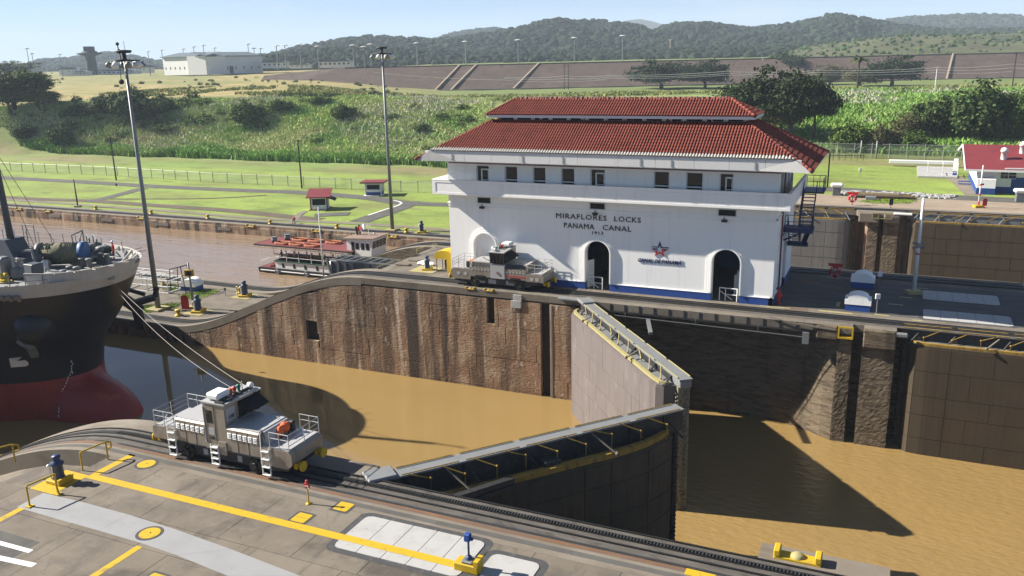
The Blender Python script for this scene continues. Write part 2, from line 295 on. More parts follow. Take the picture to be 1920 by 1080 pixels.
T['cloth_dark'] = mat('dark_trousers', (.03,.03,.035), .9); T['cloth_green'] = mat('green_shirt', (.06,.22,.05), .9); T['cloth_grey'] = mat('grey_shirt', (.3,.31,.33), .9)
T['bark'] = mat('grey_brown_bark', (.11,.085,.06), .95, bump=(6,.5,.05))
T['slate'] = mat('dark_mottled_paving', (.10,.095,.09), .85, layers=[((.17,.16,.15),(.2,.9,.5),.45,.65,8,.7),((.06,.055,.055),(.6,.6,.6),.5,.7,8,.7),((.20,.19,.175),(2,2,2),.6,.72,6,.5)], bump=(8,.2,.02))  # near-black mottled paving for the deck right of the house
T['asphalt'] = mat('old_grey_asphalt', (.17,.165,.155), .95, layers=[((.25,.24,.22),(.4,.4,.4),.45,.7,8,.7),((.10,.095,.09),(1,1,1),.52,.7,8,.5)])
T['dirt'] = mat('trodden_dirt', (.27,.20,.145), .95, layers=[((.17,.12,.09),(.3,.6,.5),.45,.65,8,.8),((.16,.20,.06),(.5,.5,.5),.55,.68,8,.8)])
T['boat_red'] = mat('dull_red_boat_deck', (.33,.075,.075), .75); T['boat_green'] = mat('boat_green_trim', (.025,.10,.06), .6)
T['boat_roof'] = mat('tan_wheelhouse_roof', (.46,.33,.26), .8, layers=[((.34,.2,.14),(1.5,1.5,1.5),.48,.7,6,.6)])
T['wood_red'] = mat('varnished_rail_wood', (.25,.07,.035), .6)
T['dam'] = mat('dark_brown_rockfill', (.135,.094,.076), .95, layers=[((.20,.15,.125),(.08,.08,.3),.46,.68,10,.7),((.085,.062,.052),(.22,.22,.5),.5,.66,10,.8),((.16,.11,.10),(.02,.02,.15),.5,.7,5,.5)], bump=(1.2,.6,.5))
T['far_wall'] = mat('far_white_building_wall', (.68,.68,.67), .8); T['far_roof'] = mat('far_grey_green_roof', (.16,.20,.22), .6); T['far_dark'] = mat('far_dark_glazing', (.03,.032,.038), .5)
T['tower_grey'] = mat('far_tower_grey', (.075,.085,.10), .85)
T['timber'] = mat('weathered_timber', (.20,.16,.12), .95)
# ================================================================== LOCK STRUCTURE
WZ = -9.65                                # water level; the upper deck is z = 0, the lower deck z = LOW
LOW = -7.8
def zr_near(x): return LOW*sst((-38.5-x)/26.5)
def zr_mid(x): return LOW*sst((-47-x)/26.5)
def zr_far(x): return LOW*sst((-36-x)/26)
def xs_range(a, b, st):
    n = max(1, int(math.ceil((b-a)/st))); return [a+(b-a)*i/n for i in range(n+1)]
def strip(mb, y0, y1, zf, xs, zb=-16., mats=(0, 1)):
    """solid running along X whose top follows zf; mats: sides, top"""
    P = []; 
    for x in xs:
        z = zf(x); b = zb(x) if callable(zb) else zb
        P += [(x, y0, b), (x, y0, z), (x, y1, z), (x, y1, b)]
    n = len(xs); Fs, Ft = [], []
    for i in range(n-1):
        a, b = 4*i, 4*i+4
        Fs += [(a, b, b+1, a+1), (a+2, b+2, b+3, a+3), (a+3, b+3, b, a)]; Ft.append((a+1, b+1, b+2, a+2))
    Fs += [(3, 0, 1, 2), (4*n-1, 4*n-2, 4*n-3, 4*n-4)]
    base = len(mb.v); mb.v += P
    for f in Fs: mb.f.append(tuple(base+i for i in f)); mb.m.append(mats[0]); mb.smooth.append(False)
    for f in Ft: mb.f.append(tuple(base+i for i in f)); mb.m.append(mats[1]); mb.smooth.append(False)
def sheet(mb, y0, y1, zf, x0, x1, dz, st=.5):
    dz += .004
    xs = xs_range(x0, x1, st)
    for a, b in zip(xs, xs[1:]): mb.add([(a,y0,zf(a)+dz),(b,y0,zf(b)+dz),(b,y1,zf(b)+dz),(a,y1,zf(a)+dz)], [(0,1,2,3)])

# ---- water
def wmat(name, col, rough, bs, bstr, dist, layers):
    m = mat(name, col, rough, bump=(bs, bstr, dist), spec=.5, layers=layers); m.node_tree.nodes['Principled BSDF'].inputs['IOR'].default_value = 1.42; return m
T['water'] = wmat('muddy_canal_water', (.43,.29,.11), .03, (.9,1.6,1), .05, .06, [((.38,.255,.098),(.05,.08,.1),.4,.7,3,.6)])
T['water_rip'] = wmat('rippled_muddy_water', (.43,.285,.105), .05, (1.3,2.6,1), .6, .14, [((.38,.25,.095),(.05,.08,.1),.4,.7,3,.6)])
T['water_far'] = wmat('breeze_rippled_water', (.37,.265,.175), .10, (.10,.55,1), .45, .6, [((.31,.22,.135),(.012,.07,.1),.4,.7,4,.6)])
def plane(name, x0, x1, y0, y1, z, m, nx=1):
    mb = MB(); mb.add([(x0,y0,z),(x1,y0,z),(x1,y1,z),(x0,y1,z)], [(0,1,2,3)]); return obj(name, mb, m, kind='structure')
# the two pools of the near chamber meet under the gate leaves
mb = MB(); mb.add([(-500,29,WZ),(-23.3,29,WZ),(-23.3,34.5,WZ),(-10.9,48.2,WZ),(-11.5,52.8,WZ),(-23.3,67,WZ),(-23.3,69,WZ),(-500,69,WZ)], [tuple(range(8))]); obj('chamber_water', mb, T['water'], kind='structure')
mb = MB(); mb.add([(-23.3,34.5,WZ),(-23.3,29,WZ),(90,29,WZ),(90,70.6,WZ),(-23.3,70.6,WZ),(-23.3,67,WZ),(-11.5,52.8,WZ),(-10.9,48.2,WZ)], [tuple(range(8))]); obj('chamber_water', mb, T['water_rip'], kind='structure')
plane('canal_water', -700, 90, 84, 123, WZ, T['water_far'])

# ---- near side: deck, wall and ramped towing track
nd = MB()
nd.mat(1).box(-38.7, 70, 25.6, 27.8, -16, -.05); nd.box(-37.8, 70, 27.8, 29.9, -16, -.05); nd.box(-160, 70, -70, 25.6, -16, -.05)
strip(nd, 25.6, 27.8, lambda x: zr_near(x)-.95, xs_range(-160, -38.7, 2), mats=(0, 1)); strip(nd, 27.8, 29.9, lambda x: zr_near(x)-.95, xs_range(-160, -37.8, 2), mats=(0, 1))
ndo = obj('near_deck', nd, [T['deck_pale'], T['deck']], kind='structure')
R = random.Random(12)                    # cast paving slabs with open joints
for y0, y1, xa, st_ in ((-70, 8, -160, 12.), (8, 16.5, -70, 5.2), (16.5, 23.7, -54, 4.6), (23.7, 25.6, -54, 5.0), (25.6, 27.8, -38.7, 4.0), (27.8, 29.9, -37.8, 4.3)):
    x = xa
    while x < 34:
        w = st_*R.uniform(.8, 1.2); m = MB(); e = .012; z = R.uniform(-.002, .002); x1 = min(x+w, 70 if x+w > 33 else x+w)
        m.add([(x+e,y0+e,-.05),(x1-e,y0+e,-.05),(x1-e,y1-e,-.05),(x+e,y1-e,-.05),(x+e,y0+e,z),(x1-e,y0+e,z),(x1-e,y1-e,z),(x+e,y1-e,z)], [(4,5,6,7),(0,1,5,4),(1,2,6,5),(2,3,7,6),(3,0,4,7)]); obj('paving_slab', m, T['deck'], ndo); x = x1
nw = thing('lock_wall', 'stained concrete lock wall nearest the viewer, carrying the towing track past the gate', 'wall')
b = MB(); strip(b, 29.9, 34.35, zr_near, xs_range(-160, -70, 6)+xs_range(-70, -23.4, .5)[1:], mats=(0, 1))
b.mat(1).box(-23.4, -3.9, 29.9, 33.0, -.6, 0); b.box(-3.9, 1.2, 29.9, 34.3, -.6, 0); b.box(1.2, 22, 29.9, 33.0, -.6, 0); b.box(22, 70, 29.9, 34.35, -.6, 0)
b.mat(0).box(-23.4, 70, 29.9, 30.6, -16, -.6); b.box(-3.9, 1.2, 30.6, 34.25, -16, -.6); b.box(22, 70, 30.6, 34.3, -16, -.6)
obj('wall_body', b, [T['deck_pale'], T['deck_pale']], nw)
def track(label, yc, zf, x0, x1, teeth=None, land=-1, pal=True):
    """towing track: two rails, a rack between them, oily bed; land: side the dry land is on"""
    t = thing('towing_track', label, 'track')
    m = MB(); sheet(m, yc-1.25, yc+.62 if land < 0 else yc+1.25, zf, x0, x1, .004) if land < 0 else sheet(m, yc-.62, yc+1.25, zf, x0, x1, .004)
    obj('track_bed', m, T['track_bed'], t)
    for k in (-.6, .52):
        m = MB(); strip(m, yc+k*1.0-.045, yc+k+.045, lambda x: zf(x)+.07, xs_range(x0, x1, .75), zb=lambda x: zf(x)-.02, mats=(0, 0)); obj('rail', m, T['rail'], t)
    rw = .17 if yc < 40 else .30
    m = MB(); strip(m, yc-rw, yc+rw, lambda x: zf(x)+.05, xs_range(x0, x1, .75), zb=lambda x: zf(x)-.02, mats=(0, 0)); obj('rack_channel', m, T['rail'], t)
    if teeth:
        m = MB(); x = teeth[0]
        while x < teeth[1]:
            m.box(x, x+.075, yc-.13, yc+.13, zf(x)+.05, zf(x)+.10); x += .15
        obj('rack_teeth', m, T['dark_steel'], t, kind='stuff')
    return t
tk = track('cogged towing track along the nearest lock edge under the large locomotive', 32.38, zr_near, -150, 60, teeth=(-40, 12))
m = MB(); sheet(m, 30.86, 31.12, zr_near, -60, 60, .006); obj('conductor_slot', m, T['rust_strip'], tk)
m = MB(); sheet(m, 30.30, 30.62, zr_near, -60, 60, .005); obj('edge_plate', m, T['grey_paint'] if False else T['asphalt'], tk)
m = MB(); strip(m, 31.16, 31.30, lambda x: zr_near(x)+.03, xs_range(-60, 60, 2), zb=lambda x: zr_near(x)-.02, mats=(0, 0)); obj('slot_cover', m, T['dark_steel'], tk)

# ---- centre wall
cw = thing('lock_wall', 'broad centre lock wall of stained concrete blocks on which the white control house stands', 'wall')
b = MB()
plan = [(-47,68.25),(-23.4,68.25),(-23.4,70.33),(-9.4,70.33),(-8,70.15),(-6.3,69.68),(-4.9,68.9),(-3.9,68.2),(-3.0,67.78),(-1.95,67.7),(-1.95,69.4),(-1.2,69.4),(-1.2,67.7),(1.1,67.7),(1.1,70.33),(22,70.33),(22,67.85),(70,67.85),(70,86.2),(-47,86.2)]
b.mat(0).prism(plan, -16, -.6)
slab = [(-47,67.85),(-23.4,67.85),(-23.4,67.5),(-1.98,67.5),(-1.98,68.3),(-1.17,68.3),(-1.17,67.5),(1.1,67.5),(1.1,69.0),(22,69.0),(22,67.85),(70,67.85),(70,86.25),(-47,86.25)]
b.mat(2).prism(slab, -.6, 0)
xsl = xs_range(-400, -80, 16)+xs_range(-80, -47, .5)[1:]
strip(b, 68.25, 71.6, zr_mid, xsl, mats=(0, 1)); strip(b, 82.4, 86.2, zr_mid, xsl, mats=(0, 1))
strip(b, 67.85, 68.25, zr_mid, xsl, zb=lambda x: zr_mid(x)-.8, mats=(1, 1))
strip(b, 71.6, 82.4, lambda x: max(LOW, zr_mid(x)-1.3), xs_range(-400, -75, 30)+xs_range(-75, -47, 1.5)[1:], mats=(0, 2))
obj('wall_body', b, [T['wall_pale'], T['deck_pale'], T['deck']], cw)
# cast blocks on the face, slots and a drain niche left open between them
OPEN = [(-54.1,-52.7,-7.2,-5.1), (-33.35,-32.55,-3.2,-.75), (-28.0,-27.1,-12,-.85), (-88,-87.4,-9,-8.3)]
def cut(rects, o):
    out = []
    for x0, x1, z0, z1 in rects:
        a0, a1, c0, c1 = max(x0, o[0]), min(x1, o[1]), max(z0, o[2]), min(z1, o[3])
        if a0 >= a1 or c0 >= c1: out.append((x0, x1, z0, z1)); continue
        if a0-x0 > .12: out.append((x0, a0, z0, z1))
        if x1-a1 > .12: out.append((a1, x1, z0, z1))
        if c0-z0 > .12: out.append((a0, a1, z0, c0))
        if z1-c1 > .12: out.append((a0, a1, c1, z1))
    return out
R = random.Random(3); z = -11.0; row = 0
while z < 0:
    x = -118 + R.uniform(0, 2)
    while x < -24.2:
        w = R.choice((2.1, 3.0, 3.3, 3.9)); x1 = min(x+w, -24.15); rects = [(x+.011, x1-.011, z+.011, z+1.52-.011)]
        for o in OPEN: rects = cut(rects, o)
        for x0_, x1_, z0_, z1_ in rects:
            za, zb_ = min(z1_, zr_mid(x0_)-.78), min(z1_, zr_mid(x1_)-.78)
            if max(za, zb_)-z0_ < .15 or x1_-x0_ < .15: continue
            if z1_ < WZ-.4: continue
            za, zb_ = max(za, z0_+.01), max(zb_, z0_+.01); yf = 67.87+R.uniform(-.01, .012)
            m = MB(); e = .018
            P = [(x0_,68.3,z0_),(x1_,68.3,z0_),(x1_,68.3,zb_),(x0_,68.3,za),(x0_,yf+e,z0_),(x1_,yf+e,z0_),(x1_,yf+e,zb_),(x0_,yf+e,za),(x0_+e,yf,z0_+e),(x1_-e,yf,z0_+e),(x1_-e,yf,zb_-e),(x0_+e,yf,za-e)]
            m.add(P, [(8,9,10,11),(4,5,9,8),(5,6,10,9),(6,7,11,10),(7,4,8,11),(0,1,5,4),(1,2,6,5),(2,3,7,6),(3,0,4,7)])
            obj('concrete_block', m, T['wall'], cw)
        x = x1
    z += 1.52; row += 1
m = MB()
for x0, x1, z0, z1 in OPEN[:3]: m.add([(x0,68.245,z0),(x1,68.245,z0),(x1,68.245,z1),(x0,68.245,z1)], [(0,1,2,3)])
obj('slot_shade_sheet', m, T['slot'], cw)  # near-black sheets paint the deep shade at the back of the openings
m = MB(); m.box(-26.98, -26.85, 67.83, 68.3, -12, -.85); obj('slot_edge_angle', m, T['pole'], cw)
# rough broken faces of the pier between the gate recesses
def rough(x0, x1, y, z0, z1, amp, nx, nz, seed):
    q = random.Random(seed); m = MB()
    off = [[q.random() for _ in range(nx+1)] for _ in range(nz+1)]
    def fn(i, j):
        e = 0 if i in (0, nx) else 1
        return (x0+(x1-x0)*i/nx + (q.random()-.5)*.06*(1 if i in (0, nx) else .5), y-.02-amp*.22*off[j][i]*(.4+.6*e), z0+(z1-z0)*j/nz)
    return m.grid(fn, nx, nz)
obj('rough_facing', rough(-3.0, -1.95, 67.7, -12, -1.0, .16, 7, 60, 1), T['wall_pale'], cw); obj('rough_facing', rough(-1.2, 1.1, 67.68, -12, -1.0, .13, 12, 60, 2), T['wall_pale'], cw)
m = MB(); m.bevbox(-4.6, -3.0, 67.35, 68.4, -1.15, -.02, .12); m.bevbox(-1.2, 1.12, 67.32, 68.4, -1.5, -.02, .10); m.bevbox(-2.95, -1.98, 67.5, 68.3, -1.5, -.95, .1)
obj('pier_head', m, T['wall_pale'], cw)
m = MB(); m.box(-3.02, -1.9, 67.28, 67.36, -.95, -.8); m.box(-3.02, -1.9, 67.28, 67.36, -.1, .03); m.box(-3.02, -2.9, 67.28, 67.36, -.8, -.1); m.box(-2.02, -1.9, 67.28, 67.36, -.8, -.1); m.box(-2.9, -2.02, 67.9, 68.0, -.8, -.1); m.box(-2.9,-2.02,67.36,67.9,-.84,-.8)
obj('fairlead_frame', m, T['yellow'], cw)
m = MB(); m.bar((-8.2, 67.4, .25), (-6.4, 67.35, -.1), .07, .07); m.bar((-6.4, 67.35, -.1), (-3.2, 67.32, -.3), .09, .12); obj('guard_bar', m, T['deck_pale'], cw)
m = MB()
for x in xs_range(-22.6, -4.8, 1.3): m.box(x-.05, x+.05, 67.46, 67.5, -.62, 0)
m.box(-23.3, -4.7, 67.44, 67.5, -.75, -.62); obj('girder_stiffeners', m, T['dark_steel'], cw)
m = MB(); m.bar((-23.2, 67.4, -.95), (-5.0, 67.35, -1.15), .05, .05)
for x in (-20, -14, -9): m.bar((x, 67.4, -.6), (x, 67.38, -1.05), .04, .04)
m.box(-5.6,-5.1,67.3,67.6,-1.7,-.75); obj('safety_rail', m, T['pole'], cw)
m = MB(); m.bevbox(.2, 1.9, 67.35, 67.7, -.42, -.08, .08); m.bevbox(-26.2, -24.0, 67.4, 68.1, -.12, .06, .03); obj('gate_anchor_cover', m, T['walk'], cw)
track('towing track on the centre wall running in front of the white house', 69.75, zr_mid, -300, 60, teeth=(-34, 24))
track('towing track on the far edge of the centre wall, behind the white house', 84.25, zr_mid, -300, 60, land=1)

# ---- far lock wall
fw = thing('lock_wall', 'low brown lock wall along the far side of the canal below the lawn', 'wall')
b = MB()
fp = [(-36,119.7),(-24,119.7),(-24,121.9),(-3.15,121.9),(-3.1,119.9),(-2.75,119.7),(-1.5,119.7),(-1.4,121.2),(-.9,121.2),(-.9,119.72),(.9,119.72),(1.1,121.9),(22,121.9),(22,119.7),(80,119.7),(80,124.0),(-36,124.0)]
b.mat(0).prism(fp, -16, -.6); b.mat(1).prism([(-36,119.7),(-24,119.7),(-24,120.3),(-4.3,120.3),(-4.0,119.6),(.95,119.6),(1.2,120.6),(22,120.6),(22,119.7),(80,119.7),(80,124.0),(-36,124.0)], -.6, 0)
strip(b, 119.7, 124.0, zr_far, xs_range(-700, -130, 60)+xs_range(-130, -65, 5)[1:]+xs_range(-65, -36, .5)[1:], mats=(0, 1))
obj('wall_body', b, [T['wall'], T['deck_pale']], fw)
obj('rough_facing', rough(-2.75, -1.5, 119.7, -11, -1.2, .2, 6, 50, 5), T['wall_pale'], fw); obj('rough_facing', rough(-.9, .92, 119.7, -11, -1.2, .15, 8, 50, 6), T['wall_pale'], fw)
m = MB(); m.bevbox(-3.95, -1.5, 119.2, 120.2, -1.35, -.02, .14); m.bevbox(-.92, .98, 119.35, 120.2, -1.3, -.02, .12); obj('pier_head', m, T['deck_pale'], fw)
m = MB()
for a, c in ((-2.3,-2.22),(-1.6,-1.52),(-.75,-.67),(-.02,.06)): m.box(a, c, 119.1, 119.2, -.7, 0)
m.box(-2.3, .06, 119.1, 119.2, -.06, .04); m.box(-2.3, .06, 119.1, 119.2, -.74, -.66); obj('fairlead_frame', m, T['pale_yellow'], fw)
m = MB(); m.bevbox(.2, 2.4, 119.3, 119.8, -.16, .08, .06); obj('gate_anchor_cover', m, T['white_metal'], fw)
track('towing track along the far lock wall beside the lawn', 121.7, zr_far, -500, 60, land=1)
# blocks of the low wall, left of the house
R = random.Random(9); x = -205.
while x < -62:
    w = R.uniform(5.2, 7.4); m = MB(); m.bevbox(x+.05, x+w-.05, 119.55+R.uniform(-.02, .03), 119.75, -10.6, LOW-.45, .05); obj('concrete_block', m, T['wall'], fw); x += w

# ---- far shore slab behind the far wall at the upper level (right of the house)
b = MB(); b.box(-30, 120, 124.0, 133.0, -16, -.004); obj('pavement', b, T['pave_tan'], kind='structure')

# ================================================================== GATE LEAVES
def gate_leaf(label, hinge, ang, face_mat, side=1, fend='fender', deckm='dark_steel', top=-1.4, plates=True, L_=18.9, straight=False, gap=.045):
    t = thing('lock_gate', label, 'lock gate', (hinge[0], hinge[1], 0), ang)
    s = -side                                                     # body bulges to -y for side = 1
    out = [(0,-.15),(.3,-.9),(1.2,-1.6),(2.6,-2.02),(4.2,-2.1)]+[(4.2+i*1.8,-2.1) for i in range(1, 6)]+[(14.6,-2.05),(16.0,-1.85),(17.2,-1.5),(18.1,-1.08),(18.6,-.7),(18.75,-.15)]
    if straight: out = [(0,-.15),(.12,-.9),(.35,-1.6),(.7,-1.98),(1.2,-2.1)]+[(1.2+i*1.45,-2.1) for i in range(1, 11)]+[(16.2,-2.1),(17.2,-2.08),(18.0,-1.98),(18.4,-1.6),(18.62,-1.0),(18.75,-.15)]
    W_ = lambda p: (p[0], -p[1]*s)
    poly = [W_(p) for p in out]
    if side == 1: pl = [poly[0]]+poly[1:]
    else: pl = list(reversed(poly))
    m = MB(); m.prism(pl, -14, top); obj('gate_body', m, face_mat, t)
    cuts_of = lambda k: ((1,3),(3,5),(5,6),(6,8),(8,9),(9,11),(11,13),(13,14)) if not straight else [(1,4)]+[(4+a, 4+b) for a, b in ([(0,2),(2,5),(5,8),(8,10)], [(0,3),(3,6),(6,9),(9,10)], [(0,1),(1,4),(4,8),(8,10)], [(0,3),(3,5),(5,9),(9,10)], [(0,2),(2,6),(6,8),(8,10)])[k]]+[(14,17),(17,18)]
    if plates:                                                    # skin plates, seams left between them
        zs = [top-.12, -2.9, -4.9, -6.4, -8.3, -10.2]; segs = [(i, i+1) for i in range(1, len(out)-2)]
        for k in range(5):
            for a, c in cuts_of(k):
                m = MB(); P = []
                for i in range(a, c+1):
                    x, y = out[i]; nx, ny = out[min(i+1, len(out)-1)][0]-out[i-1][0], out[min(i+1, len(out)-1)][1]-out[i-1][1]
                    l = math.hypot(nx, ny); ox, oy = ny/l*.05, -nx/l*.05
                    ix = gap if i == a else (-gap if i == c else 0)
                    P.append((x+ix*nx/l+ox, y+ix*ny/l+oy))
                n = len(P); V = [(*W_(p), zs[k+1]+gap) for p in P]+[(*W_(p), zs[k]-gap) for p in P]
                IN = [(*W_(out[i]), zs[k+1]+gap) for i in range(a, c+1)]+[(*W_(out[i]), zs[k]-gap) for i in range(a, c+1)]
                F = [(i, i+1, n+i+1, n+i) for i in range(n-1)]+[(2*n+i, 2*n+i+1, i+1, i) for i in range(n-1)]+[(n+i, n+i+1, 3*n+i+1, 3*n+i) for i in range(n-1)]+[(0, n, 3*n, 2*n), (n-1, 3*n-1, 4*n-1, 2*n-1)]
                if side != 1: F = [tuple(reversed(f)) for f in F]
                m.add(V+IN, F); obj('skin_plate', m, face_mat, t)
    # walkway with posts
    m = MB(); m.box(-.7, 19.3, min(0, s*-0)+(-.95 if side == 1 else .0), 0 if side == 1 else .95, -.10, 0); obj('walkway', m, T['walk'], t)
    sg = -1 if side == 1 else 1
    m = MB()
    for x in (1.2, 4.6, 8.2, 11.8, 15.4, 17.9):
        m.box(x-.12, x+.12, min(sg*.75, sg*.95), max(sg*.75, sg*.95), top, -.10); m.bar((x, sg*.9, -.2), (x+.7, sg*1.75, top), .10, .10)
    m.box(-.5, 18.4, min(0, sg*.12), max(0, sg*.12), top, -.1); m.box(-.2, 18.4, min(sg*.8, sg*.86), max(sg*.8, sg*.86), top, -.12)  # full-length skirt, added to stop sun leaking through below the walkway
    if not straight: m.bevbox(9.0, 10.1, min(sg*1.1, sg*1.8), max(sg*1.1, sg*1.8), top, top+.62, .08)
    obj('walkway_posts_and_skirt', m, T['dark_steel'] if fend != 'far' else T['pole'], t)
    if straight:
        m = MB(); m.box(.8, 18.3, min(sg*.95, sg*1.72), max(sg*.95, sg*1.72), top, top+.06); obj('machinery_deck', m, T['walk'] if fend != 'worn' else T['pole'], t)
    m = MB(); n = 14
    fp_ = [(x, -y) for x, y in out if (.3 if straight else 2.0) < x < 18.45]
    I = [W_((x, -(y-(.16 if straight else .05)))) for x, y in fp_]; O = [W_((x, -(y-.42))) for x, y in fp_]
    for i in range(len(fp_)-1):
        q = [O[i], O[i+1], I[i+1], I[i]] if side != 1 else [I[i], I[i+1], O[i+1], O[i]]
        q2 = [(a[0], a[1]) for a in q]; m.prism(list(reversed(q2)), top+.01, top+(.34 if not straight else .2))
    obj('timber_fender', m, T['pale_yellow'] if fend == 'pale' else T['fender'], t)
    # folded hand rails: long rails by the walkway edges with their stanchions laid over
    ym = T['pale_yellow'] if fend == 'pale' else T['fender']
    for yy in (sg*.04, sg*.93):
        for k in range(5):
            x = .9+k*3.7; m = MB(); m.tube([(x, yy, .06), (x+3.3, yy, .06)], .035, 5); obj('folded_rail', m, ym, t)
    for k in range(9):
        x = 1.3+k*1.9; m = MB(); d = .95 if k % 3 else .55
        m.tube([(x, sg*.98, .02), (x+1.1, sg*(.98+d*.55), -.16-.3*d)], .04, 5); m.ball((x+1.1, sg*(.98+d*.55), -.16-.3*d), .09, 6, 4); m.bar((x+1.1, sg*(.98+d*.55), -.2-.3*d), (x+1.1, sg*(.98+d*.5), top), .05, .05)
        obj('stanchion', m, ym, t)
    for x in (3.4, 12.6):
        m = MB(); m.bar((x, sg*1.0, -.15), (x+.9, sg*2.3, top+.35), .09, .07); m.ball((x+.9, sg*2.3, top+.37), .13, 6, 4); obj('tie_arm', m, T['deck_pale'], t)
    # meeting edge: seal block with a row of worn teeth
    m = MB(); m.box(18.62, 18.95, min(0, sg*.85), max(0, sg*.85), -14, top-.02); obj('mitre_post', m, T['dark_steel'] if fend != 'pale' else T['seal'], t)
    m = MB(); z = -10.4
    while z < top-.3:
        y0 = sg*.3; m.add([(18.9, y0-.17, z), (19.15, y0, z+.12), (18.9, y0+.17, z), (18.9, y0-.17, z+.25), (18.9, y0+.17, z+.25)], [(0,1,2),(0,3,1),(3,4,1),(4,2,1)])
        m.box(18.66, 18.9, min(sg*.84, sg*.97), max(sg*.84, sg*.97), z, z+.13); z += .28
    obj('seal_teeth', m, T['seal'] if fend in ('pale', 'far') else T['dark_steel'], t, kind='stuff')
    m = MB(); m.bevbox(18.1, 19.3, min(sg*.05, sg*.9), max(sg*.05, sg*.9), top, -.11, .05); obj('tip_housing', m, T['walk'] if fend == 'pale' else T['dark_steel'], t)
    m = MB(); m.bevbox(-.9, .7, min(sg*-.25, sg*1.0), max(sg*-.25, sg*1.0), -.06, .16, .06); obj('hinge_cover', m, T['walk'], t)
    return t
GA = gate_leaf('half closed gate leaf with pale sunlit plating facing the muddy pool', (-23.1, 67.5), math.atan2(52.95-67.5, -11.3+23.1), T['gate_pale'], 1, 'pale', straight=True, top=-.62, gap=.018)
GB = gate_leaf('half closed gate leaf hinged at the near wall, showing its dark curved back', (-23.0, 33.7), math.atan2(14.5, 12.1), T['gate_dark'], 1, 'dark')
GB.scale = (.966, 1, 1)
GC = gate_leaf('folded back gate leaf in the centre wall recess with a worn yellow timber edge', (20.6, 69.6), math.pi, T['gate_brown'], -1, 'worn', straight=True, top=-.95, gap=.022)
GD = gate_leaf('grey riveted gate leaf folded into the far wall behind the blue staircase', (-23.6, 121.3), 0, T['gate_grey'], 1, 'far', straight=True, top=-1.2)
GE = gate_leaf('brown folded gate leaf in the far wall recess behind the tall thin mast', (20.95, 121.3), math.pi, T['gate_brown'], -1, 'far', straight=True, top=-1.0)
GF = gate_leaf('folded gate leaf tucked under the near towing track at the bottom edge', (20.6, 32.6), math.pi, T['gate_grey'], 1, 'far', plates=False)
# machinery arm that swings the near leaf
m = MB(); m.bar((-18.9, 33.2, -.55), (-17.2, 37.5, -1.15), .38, .3); m.bar((-18.7, 33.1, -.9), (-17.0, 37.4, -1.4), .2, .2); tag(obj('gate_strut', m, T['dark_steel']), 'dark steel strut reaching from the near track to the gate leaf', 'strut')
m = MB(); m.bar((-18.4, 68.6, -1.1), (-16.9, 64.2, -1.2), .3, .25); tag(obj('gate_strut', m, T['pole']), 'pale steel strut reaching from the dark recess to the sunlit gate leaf', 'strut')
# ================================================================== CONTROL HOUSE
H = thing('control_house', 'large white control house with red tiled double roof standing on the centre wall', 'building', (0,0,0))
HX0, HX1, HY0, HY1 = -38.7, -8.5, 71.3, 83.7
ARC = [(-34.95, 1.12), (-23.78, 1.13), (-12.4, 1.16)]; SPR = 3.4
def arched(m, a, b, z0, z1, arcs, put, th):
    """wall from a to b with round-headed openings; put(s, d, z) turns (along, depth, height) into a point"""
    cur = a
    def quad(p): m.add([put(*q) for q in p], [(0,1,2,3)])
    for c, r in arcs:
        quad([(cur,0,z0),(c-r,0,z0),(c-r,0,z1),(cur,0,z1)])
        pts = [(c-r*math.cos(math.pi*k/14), SPR+r*math.sin(math.pi*k/14)) for k in range(15)]
        for (s0, h0), (s1, h1) in zip(pts, pts[1:]):
            quad([(s0,0,h0),(s1,0,h1),(s1,0,z1),(s0,0,z1)]); quad([(s0,0,h0),(s0,th,h0),(s1,th,h1),(s1,0,h1)])
        quad([(c-r,0,z0),(c-r,th,z0),(c-r,th,SPR),(c-r,0,SPR)]); quad([(c+r,th,z0),(c+r,0,z0),(c+r,0,SPR),(c+r,th,SPR)])
        cur = c+r
    quad([(cur,0,z0),(b,0,z0),(b,0,z1),(cur,0,z1)])
def F_(s, d, z): return (s, HY0+d, z)
def R_(s, d, z): return (HX1-d, s, z)
m = MB(); arched(m, HX0, HX1, 0, 8.2, ARC, F_, .55); arched(m, HY0, HY1, 0, 8.2, [(77.5, 1.15)], R_, .55)
m.add([(HX0,HY0,0),(HX0,HY0,8.2),(HX0,HY1,8.2),(HX0,HY1,0)], [(0,1,2,3)]); m.add([(HX0,HY1,0),(HX0,HY1,8.2),(HX1,HY1,8.2),(HX1,HY1,0)], [(0,1,2,3)])
# inner faces, ceiling and partitions of the ground floor hall
arched(m, HX0+.3, HX1-.55, 0, 5.6, ARC, lambda s, d, z: (s, HY0+.55-d*.01, z), .0); arched(m, HY0+.55, HY1-.3, 0, 5.6, [(77.5, 1.15)], lambda s, d, z: (HX1-.55, s, z), 0.)
m.add([(HX0+.3,HY1-.3,0),(HX1-.55,HY1-.3,0),(HX1-.55,HY1-.3,5.6),(HX0+.3,HY1-.3,5.6)], [(0,1,2,3)]); m.add([(HX0+.3,HY0+.55,5.6),(HX0+.3,HY1-.3,5.6),(HX1-.55,HY1-.3,5.6),(HX1-.55,HY0+.55,5.6)], [(0,1,2,3)])
m.box(-33.6, -33.4, 72.0, 83.0, 0, 5.6); m.box(-36.3, -33.6, 71.75, 71.83, 0, 5.0); m.box(-19, -18.8, 72.0, 83, 0, 5.6)
obj('wall', m, T['white'], H)
m = MB(); m.box(HX0+.3, HX1-.5, HY0+.5, HY1-.3, 0, .03); obj('floor', m, T['asphalt'], H)
m = MB(); m.box(-33.3, -8.9, HY1-.36, HY1-.29, .03, 1.9); m.box(-18.79, -18.72, 72.2, 83, .03, 1.9); obj('inner_dado', m, T['blue'], H)
